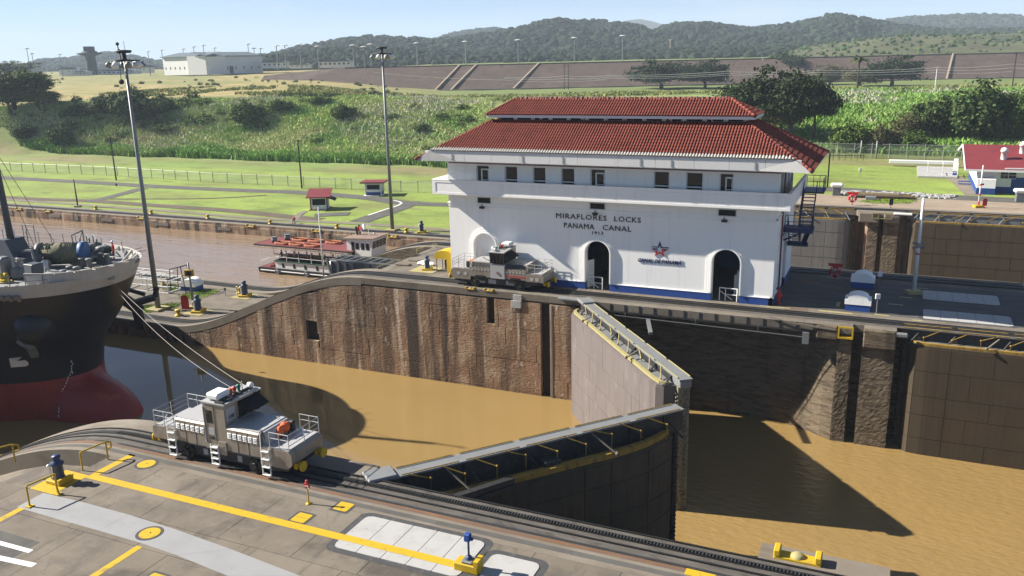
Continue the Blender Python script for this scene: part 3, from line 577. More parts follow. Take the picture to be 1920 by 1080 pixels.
m = MB(); m.box(-28, -27.2, 76, 79, 0, 2.4); m.box(-25.5, -22, 78, 79.2, 0, 1.6); m.bevbox(-24.6, -23.6, 77.2, 77.9, 1.2, 1.7, .1); m.box(-16, -14.5, 79, 80, 0, 2.2); obj('machinery', m, T['dark_steel'], H)
# plinth, string course
m = MB()
segs = [HX0-.05]+[v for c, r in ARC for v in (c-r, c+r)]+[HX1+.05]
for i in (0, 2, 4, 6):
    a, b = segs[i], segs[i+1]
    m.box(a, b, HY0-.06, HY0+.3, 0, .64)
m.box(HX1-.3, HX1+.06, HY0-.06, 76.35, 0, .64); m.box(HX1-.3, HX1+.06, 78.65, HY1+.05, 0, .64); m.box(-36.07, -33.83, 71.72, 71.78, 0, .64)
obj('plinth', m, T['blue'], H)
m = MB()
for i in (0, 2, 4, 6): m.box(segs[i], segs[i+1], HY0-.09, HY0+.2, .642, .70)
m.box(HX1-.2, HX1+.09, HY0-.09, 76.35, .642, .70); m.box(HX1-.2, HX1+.09, 78.65, HY1, .642, .70)
obj('plinth_cap', m, T['white'], H)
m = MB(); m.box(HX0-.1, HX1+.1, HY0-.1, HY0+.02, 7.22, 7.34); m.box(HX1-.02, HX1+.1, HY0-.1, HY1, 7.22, 7.34); m.box(HX0-.05, HX1+.05, HY0-.05, HY0+.02, 7.0, 7.05); obj('string_course', m, T['white'], H)
def ring(c, r0, r1, d, put, zb=.7):
    m = MB(); A = [(c-r1, zb)]+[(c-r1*math.cos(math.pi*k/16), SPR+r1*math.sin(math.pi*k/16)) for k in range(17)]+[(c+r1, zb)]
    B = [(c-r0, zb)]+[(c-r0*math.cos(math.pi*k/16), SPR+r0*math.sin(math.pi*k/16)) for k in range(17)]+[(c+r0, zb)]
    for i in range(len(A)-1):
        (a, b), (e, f), (g, h), (k, l) = A[i], A[i+1], B[i+1], B[i]
        m.add([put(a,-d,b),put(e,-d,f),put(g,-d,h),put(k,-d,l),put(a,0,b),put(e,0,f),put(g,0,h),put(k,0,l)], [(0,3,2,1),(0,1,5,4),(3,7,6,2)])
    return m
for c, r in ARC:
    obj('arch_moulding', ring(c, r+.02, r+.5, .07, F_), T['white'], H); obj('arch_moulding', ring(c, r+.02, r+.30, .13, F_), T['white'], H); obj('arch_moulding', ring(c, r+.01, r+.13, .19, F_), T['white'], H)
obj('arch_moulding', ring(77.5, 1.17, 1.62, .09, R_), T['white'], H)
# open door leaves and little gates in the arches
for x, a in ((-24.9, 70), (-11.26, 112)):
    m = MB(); d = Vector((math.cos(math.radians(a)), math.sin(math.radians(a)), 0)); p = Vector((x, HY0+.35, .05)); n = Vector((-d.y, d.x, 0))*.03
    m.add([p+n, p+d*1.0+n, p+d*1.0+n+Vector((0,0,2.5)), p+n+Vector((0,0,2.5)), p-n, p+d-n, p+d-n+Vector((0,0,2.5)), p-n+Vector((0,0,2.5))], [(0,1,2,3),(7,6,5,4),(0,4,5,1),(3,2,6,7),(1,5,6,2),(0,3,7,4)])
    dr = obj('door', m, T['white_metal'], H)
    m = MB()
    for z0 in (.35, 1.35): m.add([p+d*.2-n*1.4+Vector((0,0,z0)), p+d*.8-n*1.4+Vector((0,0,z0)), p+d*.8-n*1.4+Vector((0,0,z0+.8)), p+d*.2-n*1.4+Vector((0,0,z0+.8))], [(0,1,2,3)])
    obj('door_panel', m, T['trim'], dr)
for x0, x1 in ((-24.7, -23.35), (-12.9, -11.4)):
    g = obj('low_gate', MB(), T['white_metal'], H); m = MB(); y = HY0+.2
    m.tube([(x0, y, .05), (x0, y, 1.15), (x1, y-.1, 1.15), (x1, y-.1, .05)], .045, 5); m.tube([(x0+.5, y, .05), (x0+.5, y, 1.15)], .04, 5); m.tube([(x0, y, .9), (x1-.4, y, .15)], .035, 5); m.tube([(x0+.5, y, .6), (x1, y-.1, .6)], .035, 5)
    g.data = m.mesh('low_gate', [T['white_metal']])
m = MB(); m.bevbox(-12.0, -11.3, 73.2, 73.9, .03, 1.9, .05); obj('cabinet', m, T['white_metal'], H)
# vents under the balcony
for x0, x1 in ((-35.59,-34.28), (-24.48,-23.14), (-13.2,-11.8)):
    m = MB(); z0, z1 = 7.42, 7.92
    m.box(x0, x1, HY0-.02, HY0-.005, z0, z1); v = obj('vent', m, T['black'], H)
    m = MB(); m.box(x0-.08, x0, HY0-.06, HY0, z0-.06, z1+.06); m.box(x1, x1+.08, HY0-.06, HY0, z0-.06, z1+.06); m.box(x0, x1, HY0-.06, HY0, z1, z1+.06); m.box(x0, x1, HY0-.08, HY0, z0-.08, z0)
    obj('vent_frame', m, T['trim'], v)
    m = MB(); m.bar((x0+.45, HY0-.05, z0-.1), (x0+.55, HY0-.3, z0-.35), .06, .06); m.bevbox(x0+.3, x0+.8, HY0-.45, HY0-.2, z0-.5, z0-.28, .04); obj('lamp', m, T['dark_steel'], H)
# balcony
BX0, BX1, BY = -39.8, -7.4, 70.2
m = MB(); m.box(BX0+.05, BX1-.05, BY+.05, 82.3, 8.2, 8.34)
m.box(BX0, BX1, BY, BY+.16, 8.24, 9.55); m.box(BX1-.16, BX1, BY+.16, 82.3, 8.24, 9.55); m.box(BX0, BX0+.16, BY+.16, 82.3, 8.24, 9.55)
bal = obj('balcony', m, T['white'], H)
m = MB(); m.box(BX0-.03, BX1+.03, BY-.04, BY+.2, 9.551, 9.63); m.box(BX1-.2, BX1+.03, BY+.2, 82.3, 9.551, 9.63); m.box(BX0-.03, BX0+.2, BY+.2, 82.3, 9.551, 9.63)
m.box(BX0, BX1, BY-.03, BY, 8.24, 8.44); m.box(BX0, BX1, BY-.03, BY, 9.36, 9.55); m.box(BX0, BX0+.35, BY-.03, BY, 8.44, 9.36); m.box(BX1-.35, BX1, BY-.03, BY, 8.44, 9.36)
obj('parapet_trim', m, T['white'], bal)
m = MB()
m.box(BX0+.35, BX1-.35, BY-.008, BY, 9.345, 9.36); m.box(BX0+.35, BX1-.35, BY-.008, BY, 8.44, 8.452); m.box(BX0+.35, BX0+.365, BY-.008, BY, 8.45, 9.35); m.box(BX1-.365, BX1-.35, BY-.008, BY, 8.45, 9.35)
obj('parapet_groove', m, T['trim'], bal)
# upper storey with its windows and doors
UW = [(-35.65,-34.37,1),(-32.76,-31.51,0),(-29.96,-28.73,0),(-27.23,-25.98,0),(-24.48,-23.15,1),(-18.8,-17.47,0),(-16.02,-14.63,0),(-13.24,-12.13,1)]
m = MB(); cur = HX0
for a, b, k in UW:
    m.box(cur, a, HY0, HY0+.28, 8.34, 11.5); m.box(a, b, HY0, HY0+.28, 10.92, 11.5)
    if not k: m.box(a, b, HY0, HY0+.28, 8.34, 9.0)
    cur = b
m.box(cur, HX1, HY0, HY0+.28, 8.34, 11.5); m.box(HX0, HX0+.28, HY0+.28, 81.2, 8.34, 11.5); m.box(HX0, HX1, 81.2, 81.5, 8.34, 11.5)
m.box(HX1-.28, HX1, HY0+.28, 72.4, 8.34, 11.5); m.box(HX1-.28, HX1, 72.4, 81.2, 8.34, 9.1); m.box(HX1-.28, HX1, 72.4, 81.2, 10.9, 11.5)
for y in (74.2, 76.4, 78.6): m.box(HX1-.28, HX1, y, y+.5, 9.1, 10.9)
obj('upper_wall', m, T['white'], H)
m = MB(); m.box(HX0+.5, HX1-.5, HY0+.45, 80.9, 8.34, 11.4); obj('upper_interior', m, T['black'], H)
for a, b, k in UW:
    y = HY0+.17; w = MB()
    zb = 8.4 if k else 9.0
    w.box(a, b, y+.03, y+.05, zb, 10.92); win = obj('balcony_door' if k else 'window', w, T['glass'], H)
    f = MB(); f.box(a, a+.07, y-.02, y+.06, zb, 10.92); f.box(b-.07, b, y-.02, y+.06, zb, 10.92); f.box(a+.07, b-.07, y-.02, y+.06, 10.85, 10.92)
    if k: f.box(a+.45, a+.56, y-.1, y+.06, zb, 10.6); f.box(a+.56, b-.06, y-.1, y+.06, 10.5, 10.62); f.box(b-.13, b-.06, y-.1, y, zb, 10.5); f.box(a+.56, b-.13, y-.08, y+.05, 9.55, 9.6)
    else: f.box(a+.07, b-.07, y-.03, y+.06, 9.62, 9.72); f.box(a+.07, b-.07, y-.03, y+.06, 9.0, 9.06)
    obj('frame', f, T['white_metal'], win)
# eaves, fascia boards
EY, ZT, ZB = 69.45, 12.4, 11.46; EX0, EX1 = -40.75, -5.8; SLP = .56
m = MB(); xs = [-40.0, -35.9, -33.2, -30.4, -27.6, -25.0, -21.4, -18.2, -15.0, -12.2, -9.4, -6.7]
for a, b in zip(xs, xs[1:]):
    fm = MB(); fm.box(a+.01, b-.01, EY, EY+.12, ZB, ZT-.02); obj('fascia_board', fm, T['trim'], H)
m.box(-40.2, -6.4, EY+.12, 83.0, ZB+.02, ZB+.12)                  # soffit
for x0, tx, sgn in ((-39.5, EX0, 1), (-7.2, EX1, -1)):            # flared corners
    A, Tp, B = (x0, EY, ZT), (tx, EY-.62, ZB+.02), (x0+sgn*2.9, EY-.005, ZB)
    C, Dn = (tx, EY+.3, ZB), (x0+sgn*.2, EY+.2, ZB-.01)
    m.add([A, Tp, B, C, Dn], [(0,1,2),(0,2,1),(1,2,4),(1,4,3),(0,3,1)])
m.box(EX1-.12, EX1, EY-.4, 83.2, ZB, ZB+.16); m.box(EX0, EX0+.12, EY-.4, 83.2, ZB, ZB+.16)
obj('eaves', m, T['trim'], H)
# roof planes with barrel tiles
TX0, TX1, TY0, TY1, TZ = -34.9, -11.56, 73.6, 77.5, 14.87
rp = MB()
rp.add([(-39.5,EY,ZT),(-7.2,EY,ZT),(TX1,TY0,TZ),(TX0,TY0,TZ)], [(0,1,2,3)])
rp.add([(EX1,EY-.6,ZB+.1),(EX1,83.2,ZB+.1),(TX1,TY1,TZ),(TX1,TY0,TZ)], [(0,1,2,3)]); rp.add([(EX0,83.2,ZB+.1),(EX0,EY-.6,ZB+.1),(TX0,TY0,TZ),(TX0,TY1,TZ)], [(0,1,2,3)]); rp.add([(EX1,83.2,ZB+.1),(EX0,83.2,ZB+.1),(TX0,TY1,TZ),(TX1,TY1,TZ)], [(0,1,2,3)])
roof = obj('roof', rp, T['tile'], H)
def tiles(cols, flip=False):
    """cols: (eave point, ridge-side point, sideways unit vector); half-round tapered tiles laid in courses"""
    m = MB(); m.sm = True
    for P, Q, sd_ in cols:
        P, Q = Vector(P), Vector(Q); L_ = (Q-P).length
        if L_ < .15: continue
        d = (Q-P)/L_; n = sd_.cross(d)
        if n.z < 0: n = -n
        k = max(1, int(round(L_/.46))); 
        for i in range(k):
            a, b = P+d*(L_*i/k), P+d*(L_*(i+1)/k+.03); ra, rb = .118, .09
            V = []
            for c, r in ((a, ra), (b, rb)):
                for t in (0, .25, .5, .75, 1): V.append(c+sd_*(r*-math.cos(math.pi*t))+n*(r*math.sin(math.pi*t)*.95+(.012 if c is a else 0)))
            m.cur = 1 if (i == 0 and not flip) else 0
            m.add(V, [(j, j+1, 6+j, 5+j) for j in range(4)])
            if i == 0: m.sm = False; m.add(V[:5], [(4,3,2,1,0)]); m.sm = True
    return m
X_, Y_ = Vector((1,0,0)), Vector((0,1,0)); cols = []; x = -39.35
while x < -7.25:
    yt = TY0 if TX0 < x < TX1 else (EY+(x+39.5)*(TY0-EY)/(TX0+39.5) if x <= TX0 else EY+(-7.2-x)*(TY0-EY)/(-7.2-TX1))
    cols.append(((x, EY-.05, ZT), (x, yt, ZT+(yt-EY)*(TZ-ZT)/(TY0-EY)), X_)); x += .25
obj('barrel_tiles', tiles(cols), [T['tile'], T['tile_end']], roof, kind='stuff')
cols = []; y = EY-.5
while y < 83.1:
    f = (y-(EY-.6))/(TY0-EY+.6) if y < TY0 else (1 if y < TY1 else (83.2-y)/(83.2-TY1)); 
    for ex, tx in ((EX1, TX1), (EX0, TX0)): cols.append(((ex, y, ZB+.1), (ex+(tx-ex)*f, y, ZB+.1+(TZ-ZB-.1)*f), Y_))
    y += .36
obj('barrel_tiles', tiles(cols, True), [T['tile'], T['tile_end']], roof, kind='stuff')
def caps(m, p, q):
    p, q = Vector(p), Vector(q); L_ = (q-p).length; n = int(L_/.42); d = (q-p)/L_
    for i in range(n):
        a = p+d*(L_*i/n); m.cyl(a+Vector((0,0,.02)), a+d*(L_/n+.04)+Vector((0,0,.02)), .17, .14, 8)
m = MB(); caps(m, (EX1, EY-.6, ZB+.12), (TX1, TY0, TZ)); caps(m, (EX0, EY-.6, ZB+.12), (TX0, TY0, TZ)); caps(m, (EX1, 83.2, ZB+.12), (TX1, TY1, TZ)); obj('hip_tiles', m, T['tile'], roof, kind='stuff')
# lantern storey and upper roof
m = MB(); m.box(TX0+.4, TX1-.4, 73.75, 77.3, 14.5, 15.35); obj('lantern_wall', m, T['trim'], H)
x = TX0+.7
while x < TX1-1.6: m = MB(); m.box(x, x+1.35, 73.71, 73.76, 14.95, 15.22); obj('lantern_louvre', m, T['black'], H); x += 1.75
m = MB(); m.box(TX0+.1, TX1-.1, 73.62, 73.75, 14.86, 14.93); obj('flashing', m, T['dark_steel'], H)
UE0, UE1, UY0, UY1, UZ, RZ, RX0, RX1, RY = -35.3, -10.9, 73.0, 78.0, 15.42, 16.72, -33.3, -13.3, 75.5
m = MB(); m.box(UE0+.02, UE1-.02, UY0+.02, UY1-.02, UZ-.26, UZ-.02)
for x in (-34.2, -30, -26, -22, -18, -14.5, -11.8): m.add([(x-.08,73.1,15.16),(x+.08,73.1,15.16),(x+.08,73.75,15.16),(x-.08,73.75,15.16),(x-.08,73.75,14.9),(x+.08,73.75,14.9)], [(0,1,2,3),(0,4,5,1),(0,3,4),(1,5,2)])
obj('upper_eaves', m, T['trim'], H)
rp = MB(); A, B, C, Dq, E1, E2 = (UE0,UY0,UZ),(UE1,UY0,UZ),(UE1,UY1,UZ),(UE0,UY1,UZ),(RX0,RY,RZ),(RX1,RY,RZ)
rp.add([A,B,C,Dq,E1,E2], [(0,1,5,4),(1,2,5),(2,3,4,5),(3,0,4),(0,3,2,1)]); ur = obj('upper_roof', rp, T['tile'], H)
cols = []; x = UE0+.1
while x < UE1-.05:
    f = 1. if RX0 < x < RX1 else ((x-UE0)/(RX0-UE0) if x <= RX0 else (UE1-x)/(UE1-RX1)); cols.append(((x, UY0-.04, UZ), (x, UY0+(RY-UY0)*f, UZ+(RZ-UZ)*f), X_)); x += .25
y = UY0+.15
while y < UY1:
    f = 1-abs(y-RY)/(RY-UY0); cols.append(((UE1+.03, y, UZ), (UE1+(RX1-UE1)*f, y, UZ+(RZ-UZ)*f), Y_)); y += .36
obj('barrel_tiles', tiles(cols, True), [T['tile'], T['tile_end']], ur, kind='stuff')
m = MB(); caps(m, (RX0, RY, RZ), (RX1, RY, RZ)); caps(m, B, E2); caps(m, A, E1); obj('hip_tiles', m, T['tile'], ur, kind='stuff')
m = MB(); x = RX0
while x < RX1: m.box(x, x+.09, RY-.16, RY+.16, RZ+.04, RZ+.22); x += .5
obj('ridge_clips', m, T['tile_end'], ur)
# lettering and emblem
for txt, x0, x1, z0, z1 in (('MIRAFLORES', -27.73, -22.95, 6.40, 6.86), ('LOCKS', -22.25, -19.85, 6.40, 6.86), ('PANAMA', -26.97, -24.1, 5.56, 6.02), ('CANAL', -23.3, -20.7, 5.56, 6.02), ('1913', -24.28, -23.27, 5.12, 5.40)):
    obj('wall_lettering', wallfit(text_mb(txt, 1, .05, space=1.12), x0, x1, z0, z1, HY0-.04), T['letter'], H)
obj('wall_lettering', wallfit(text_mb('CANAL DE PANAM\u00c1', 1, .05, bold=.012, shear=.25), -20.05, -16.2, 2.92, 3.36, HY0-.04), T['logo_blue'], H)
def star_part(pts, name, mtl):
    m = MB(); m.extr([(-18.13+a*.73, 4.14+b*.75) for a, b in pts], 'y', HY0-.07, HY0-.01); obj(name, m, mtl, H)
o5 = [(math.sin(2*math.pi*k/10)*(1 if k % 2 == 0 else .40), math.cos(2*math.pi*k/10)*(1 if k % 2 == 0 else .40)) for k in range(10)]
i5 = [(a*.58, b*.58) for a, b in o5]
def arc(ks): return [o5[k % 10] for k in ks]+[i5[k % 10] for k in reversed(ks)]
star_part(arc([9,10,11]), 'emblem', T['logo_blue']); star_part([o5[1],(1.1,.34),(1.02,.22),(.2,.22),i5[1]], 'emblem', T['logo_blue']); star_part([o5[9],(-.95,.34),(-.72,.24),(-.28,.24)], 'emblem', T['logo_blue']); star_part([(-.95,.12),(-.35,.12),(-.22,.02),(-.5,-.06),(-.9,-.06),(-.72,0)], 'emblem', T['logo_blue'])
star_part(arc([3,4,5,6,7]), 'emblem', T['logo_red']); star_part([(.25,.12),(1.02,.10),(.42,-.28),(.3,-.2),(.55,-.02),(.25,-.02)], 'emblem', T['logo_red']); star_part([(-.92,-.18),(-.4,-.18),(-.36,-.3),(-.55,-.28)], 'emblem', T['logo_red'])
# pipes, hydrant side
m = MB(); m.tube([(HX0+.2, HY0-.08, 11.1), (HX1+.05, HY0-.08, 11.1)], .045, 5); m.tube([(HX1+.12, 74.2, 11.1), (HX1+.12, 74.2, .9)], .07, 6); m.tube([(HX1+.05, HY0-.08, 11.1), (HX1+.12, 74.2, 11.1)], .05, 5); m.tube([(HX1+.12,74.2,5.3),(HX1+.12,75.6,5.3)], .05, 5)
m.tube([(HX1+.12, 74.2, .9), (HX1+.12, 73.6, .9)], .1, 6); obj('fire_pipe', m, T['pipe_red'], H)
m = MB()
for x in (-37.2, -30.2, -26.4, -19.5, -16.9, -10.2): m.tube([(x, EY-.03, ZT-.2), (x, EY-.03, ZB+.12), (x+.25, EY-.03, ZB+.12)], .022, 4)
obj('downpipe', m, T['pole'], H)
# blue escape stair on the right hand side
st = thing('escape_stair', 'blue steel escape stair hanging from the balcony end of the white house', 'staircase')
m = MB(); m.box(-7.38, -5.6, 78.9, 81.9, 8.4, 8.52); obj('landing', m, T['stair_blue'], st); m = MB(); m.box(-8.4, -6.0, 75.2, 76.8, 5.8, 5.92); m.bar((-8.4, 75.3, 5.68), (-6.0, 75.3, 5.68), .14, .34); m.bar((-8.4, 76.7, 5.68), (-6.0, 76.7, 5.68), .14, .34); m.bar((-8.4, 75.9, 4.7), (-6.4, 75.9, 5.7), .14, .14); obj('landing', m, T['stair_blue'], st)
for x in (-7.25, -6.25):
    m = MB(); m.bar((x, 79.0, 8.45), (x, 76.7, 5.85), .08, .34); obj('stringer', m, T['stair_blue'], st)
for i in range(10):
    f = (i+.5)/10; m = MB(); m.box(-7.2, -6.3, 79.0-2.3*f-.14, 79.0-2.3*f+.14, 8.45-2.6*f-.02, 8.45-2.6*f+.03); obj('tread', m, T['stair_blue'], st)
for x in (-7.3, -6.2):
    m = MB(); m.tube([(x, 79.0, 9.5), (x, 76.7, 6.9)], .03, 5); m.tube([(x, 79.0, 9.0), (x, 76.7, 6.4)], .025, 5)
    for f in (0, .25, .5, .75, 1): m.tube([(x, 79-2.3*f, 8.45-2.6*f), (x, 79-2.3*f, 9.5-2.6*f)], .03, 5)
    obj('handrail', m, T['stair_blue'], st)
for a, b in (((-5.7, 79), (-5.7, 81.8)), ((-5.7, 81.8), (-7.3, 81.8)), ((-8.3, 75.25), (-6.1, 75.25)), ((-6.1, 75.25), (-6.1, 76.7))):
    z0 = 8.52 if a[1] > 78 else 5.92; m = MB()
    for h in (.55, 1.1): m.tube([(*a, z0+h), (*b, z0+h)], .03, 5)
    for f in (0, .33, .66, 1): m.tube([(a[0]+(b[0]-a[0])*f, a[1]+(b[1]-a[1])*f, z0), (a[0]+(b[0]-a[0])*f, a[1]+(b[1]-a[1])*f, z0+1.1)], .025, 5)
    obj('guard_rail', m, T['stair_blue'], st)
m = MB()
for x in (-8.2, -7.3): m.bar((x, 76.8, 5.8), (x, 78.6, 4.0), .08, .3)
for i in range(7): m.box(-8.15, -7.35, 76.95+i*.25, 77.15+i*.25, 5.6-i*.25, 5.64-i*.25)
m.box(-8.35, -6.6, 78.4, 78.8, 3.7, 4.05); m.bar((-7.0, 78.5, 3.9), (-6.4, 76.3, 5.7), .4, .14)
for x in (-8.25, -7.25):
    m.tube([(x, 76.8, 6.8), (x, 78.6, 5.0)], .03, 5)
    for i in range(9): m.tube([(x, 76.9+i*.2, 5.7-i*.2), (x, 76.9+i*.2, 6.7-i*.2)], .03, 4)
obj('hanging_flight', m, T['stair_blue'], st)
an = thing('antenna', 'black comb shaped aerial on a short mast beside the roof corner', 'antenna', (-5.55, 82.0, 8.52))
m = MB(); m.tube([(0,0,0),(0,0,3.2)], .06, 6); obj('mast', m, T['dark_steel'], an); m = MB(); m.tube([(0,0,2.9),(2.9,0.3,2.9)], .03, 5)
for i in range(6): m.tube([(.3+i*.5,.05*i,2.45),(.3+i*.5,.05*i,3.35)], .02, 4)
obj('dipole_array', m, T['dark_steel'], an)
# ================================================================== LOCOMOTIVES
def louvre_mb(x, z, y, w=.34, h=.42, n=4):
    m = MB()
    for i in range(n):
        zz = z+i*h/n; m.add([(x,y-.005,zz),(x+w,y-.005,zz),(x+w,y-.05,zz+.02),(x,y-.05,zz+.02),(x,y-.005,zz+h/n*.85),(x+w,y-.005,zz+h/n*.85)], [(0,1,2,3),(3,2,5,4),(0,3,4),(1,5,2)])
    return m
def make_mule(label):
    """local x along the track (cab slightly left of centre), -y the land side, z = 0 rail head"""
    t = thing('towing_locomotive', label, 'locomotive', (0,0,0), 0, 'towing locomotives on the lock walls')
    st, dk, sv = T['steel'], T['dark_steel'], T['silver']
    m = MB(); m.box(-3.2, 3.2, -1.12, 1.12, .28, .86)
    m.extr([(-4.6,.86),(-3.3,.42),(-3.2,.42),(-3.2,.86)], 'y', -1.2, 1.2); m.extr([(3.2,.86),(3.2,.30),(4.3,.45),(4.6,.86)], 'y', -1.2, 1.2); obj('underframe', m, dk, t)
    for x in (-2.35, 2.2):
        for s in (-1, 1):
            m = MB(); m.sm = False; y = s*1.1
            m.cyl((x, y-.06*s, .42), (x, y+.14*s, .42), .42, .42, 14); m.cyl((x, y+.14*s, .42), (x, y+.26*s, .42), .2, .16, 10)
            for k in range(6): a = k*math.pi/3; m.cyl((x+.3*math.cos(a), y+.1*s, .42+.3*math.sin(a)), (x+.3*math.cos(a), y+.2*s, .42+.3*math.sin(a)), .05, .05, 5)
            obj('wheel', m, T['rail'], t)
    # end platforms
    m = MB(); m.extr([(-4.65,.9),(-2.95,.9),(-2.95,1.62),(-4.5,1.62),(-4.65,1.5)], 'y', -1.3, 1.3); obj('end_platform', m, st, t)
    m = MB(); m.extr([(2.65,.62),(4.35,.62),(4.65,.9),(4.65,1.45),(4.48,1.60),(2.65,1.60)], 'y', -1.3, 1.3); obj('end_platform', m, st, t)
    m = MB(); m.box(-4.45, -3.0, -1.22, 1.22, 1.621, 1.65); obj('deck_plate', m, sv, t); m = MB(); m.box(2.72, 4.42, -1.22, 1.22, 1.601, 1.64); obj('deck_plate', m, sv, t)
    for x, s in ((-4.2, 1), (-3.7, 1), (3.0, 1), (3.7, 1)): m = MB(); m.box(x, x+.34, 1.302, 1.32, 1.0, 1.28); obj('side_vent', m, sv, t)
    # hoods either side of the cab: land side straight, lock side with a slope of glazed vents
    for x0, x1 in ((-2.95, -.86), (.56, 2.65)):
        m = MB(); m.extr([(-1.3,.92),(-1.3,2.22),(-1.22,2.30),(.92,2.30),(1.3,1.86),(1.3,.92)], 'x', x0, x1); h = obj('hood', m, st, t)
        m = MB(); m.box(x0+.02, x1-.02, -1.2, .9, 2.302, 2.335)
        for k in range(4): m.tube([(x0+.3+k*.5, .55, 2.33), (x0+.3+k*.5, .55, 2.43), (x0+.45+k*.5, .55, 2.43), (x0+.45+k*.5, .55, 2.33)], .015, 4)
        obj('hood_top', m, sv, h)
        for k in range(6): obj('louvre', louvre_mb(x0+.08+k*.335, 1.72, -1.3, .25, .34), sv, h)
        for k in range(6):
            m = MB(); a = x0+.1+k*.33; m.add([(a,.97,2.27),(a+.27,.97,2.27),(a+.27,1.29,1.90),(a,1.29,1.90)], [(0,1,2,3),(3,2,1,0)])
            m.v[-4:] = [(p[0], p[1]+.02, p[2]+.02) for p in m.v[-4:]]
            obj('sloped_vent', m, sv, h); m = MB(); m.box(a+.04, a+.18, 1.302, 1.325, 1.55, 1.68); obj('side_hatch', m, sv, h)
        m = MB()
        for k in (1, 2): m.box(x0+.7*k-.012, x0+.7*k+.012, -1.312, -1.30, .95, 2.2)
        m.box(x0+.02, x1-.02, -1.33, -1.3, .93, 1.0); m.box(x0+.05, x1-.05, 1.3, 1.33, .95, 1.0); obj('panel_seam', m, dk, h)
        m = MB(); m.extr([(x0+.35,.6),(x0+.35,.92),(x0+.6,1.12),(x1-.6,1.12),(x1-.35,.92),(x1-.35,.6)], 'y', 1.3, 1.31); m.bar((x0+.6,1.25,.95),(x1-.7,1.38,1.0),.18,.12); obj('brake_gear', m, T['rail'], h)
    m = MB(); m.box(-2.9, -.9, 1.301, 1.315, 1.28, 1.33); m.box(-2.9, -.9, 1.301, 1.315, 1.16, 1.2); obj('red_stripe', m, T['red'], t)
    # rounded shoulder at the end of the right-hand hood
    m = MB(); m.extr([(2.65,.92),(2.65,2.30)]+[(2.65+.34*math.sin(a), 1.96+.34*math.cos(a)) for a in (0, .4, .8, 1.2, 1.57)]+[(2.99,1.64),(2.99,.92)], 'y', -1.0, .9); obj('hood_shoulder', m, sv, t)
    # cab
    m = MB(); m.extr([(-1.3,.92),(-1.3,3.5),(.95,3.42),(.95,.92)], 'x', -.86, .56); cab = obj('cab', m, st, t)
    m = MB(); m.extr([(-1.36,3.50),(-1.36,3.58),(1.15,3.50),(1.15,3.42)], 'x', -.93, .63); m.box(-.93, .63, 1.15, 1.55, 3.38, 3.46); obj('cab_roof', m, sv, cab)
    m = MB(); m.box(-.78, -.14, -1.325, -1.3, 1.35, 3.35); d = obj('cab_door', m, st, cab)
    m = MB(); m.bevbox(-.66, -.26, -1.34, -1.32, 2.42, 3.12, .008); obj('door_window', m, T['glass'], d)
    m = MB(); m.box(-.62, -.2, -1.335, -1.325, 1.75, 2.15); m.box(-.82, -.79, -1.37, -1.3, 1.3, 3.3); obj('door_plate', m, sv, d)
    nb = xf(text_mb('108', .26, .012), lambda p: (p.x-.41, -1.335-p.z, p.y+1.5)); obj('number', nb, T['letter'], d)
    m = MB(); m.box(.56, .575, -1.18, -.5, 2.55, 3.25); pl = obj('number_plate', m, sv, cab)
    nb = xf(text_mb('108', .30, .012), lambda p: (.59+p.z, p.x-.84, p.y+2.66)); obj('number', nb, T['letter'], pl)
    for sgn, x in ((1, .56), (-1, -.86)):
        m = MB(); m.box(min(x, x+sgn*.012), max(x, x+sgn*.012), -.25, .92, 2.4, 3.32); obj('side_glass', m, T['glass'], cab)
        m = MB(); a, b = x+sgn*.02, x+sgn*.75
        m.add([(a,-.3,3.36),(a,1.3,3.32),(b,1.3,2.86),(b,-.3,2.9)], [(0,1,2,3),(3,2,1,0)]); m.tube([(b,-.3,2.9),(a,-.3,2.45)], .03, 5); m.tube([(b,1.3,2.86),(a,1.0,2.4)], .03, 5); obj('awning', m, dk, cab)
    # slanting front windows on the lock side
    m = MB(); m.extr([(.95,.95),(.95,2.35),(1.36,2.30),(1.36,.95)], 'x', -.86, .56); obj('cab_bow', m, T['silver'], cab)
    m = MB(); m.extr([(.95,2.36),(.95,3.36),(1.52,3.36),(1.36,2.36)], 'x', -.78, .48); obj('front_glass', m, T['glass'], cab)
    for x in (-.84, -.5, -.16, .18, .50): m = MB(); m.bar((x, 1.37, 2.3), (x+.02, 1.56, 3.4), .05, .05); obj('mullion', m, dk, cab)
    m = MB(); m.cyl((-.15,1.36,1.5),(-.15,1.42,1.5), .13, .13, 12); obj('round_badge', m, T['boat_roof'], cab)
    # roof gear
    m = MB(); m.bevbox(-.75, .1, -1.15, -.15, 3.62, 3.98, .1); obj('air_conditioner', m, T['white_metal'], cab)
    m = MB(); m.tube([(.3,-1.3,3.6),(.3,.95,3.62),(.3,1.1,3.5)], .035, 5); m.tube([(.42,-1.3,3.62),(.42,1.1,3.62)], .03, 5); m.tube([(.15,-.1,3.6),(.15,1.3,3.6)], .03, 5); m.bar((-.6,.2,3.62),(.4,.2,3.62), .1, .08); m.bar((.0,-1.25,3.62),(.55,-1.25,3.62), .12, .1); m.box(.0,.5,-.9,-.5,3.58,3.68); obj('roof_rails', m, dk, cab)
    for y, c in ((.0, 'orange'), (.32, 'red'), (.64, 'green')):
        m = MB(); m.cyl((-.1,y,3.55),(-.1,y,3.72), .09, .09, 8); m.ball((-.1,y,3.78), .13, 8, 5); obj('signal_lamp', m, T[c], cab)
    m = MB(); m.ball((.3,1.15,3.72), .17, 8, 5); m.ball((.05,1.3,3.66), .14, 8, 5); m.cyl((-.1,.9,3.5),(-.1,.9,3.98), .05, .02, 6); obj('search_light', m, T['white_metal'], cab)
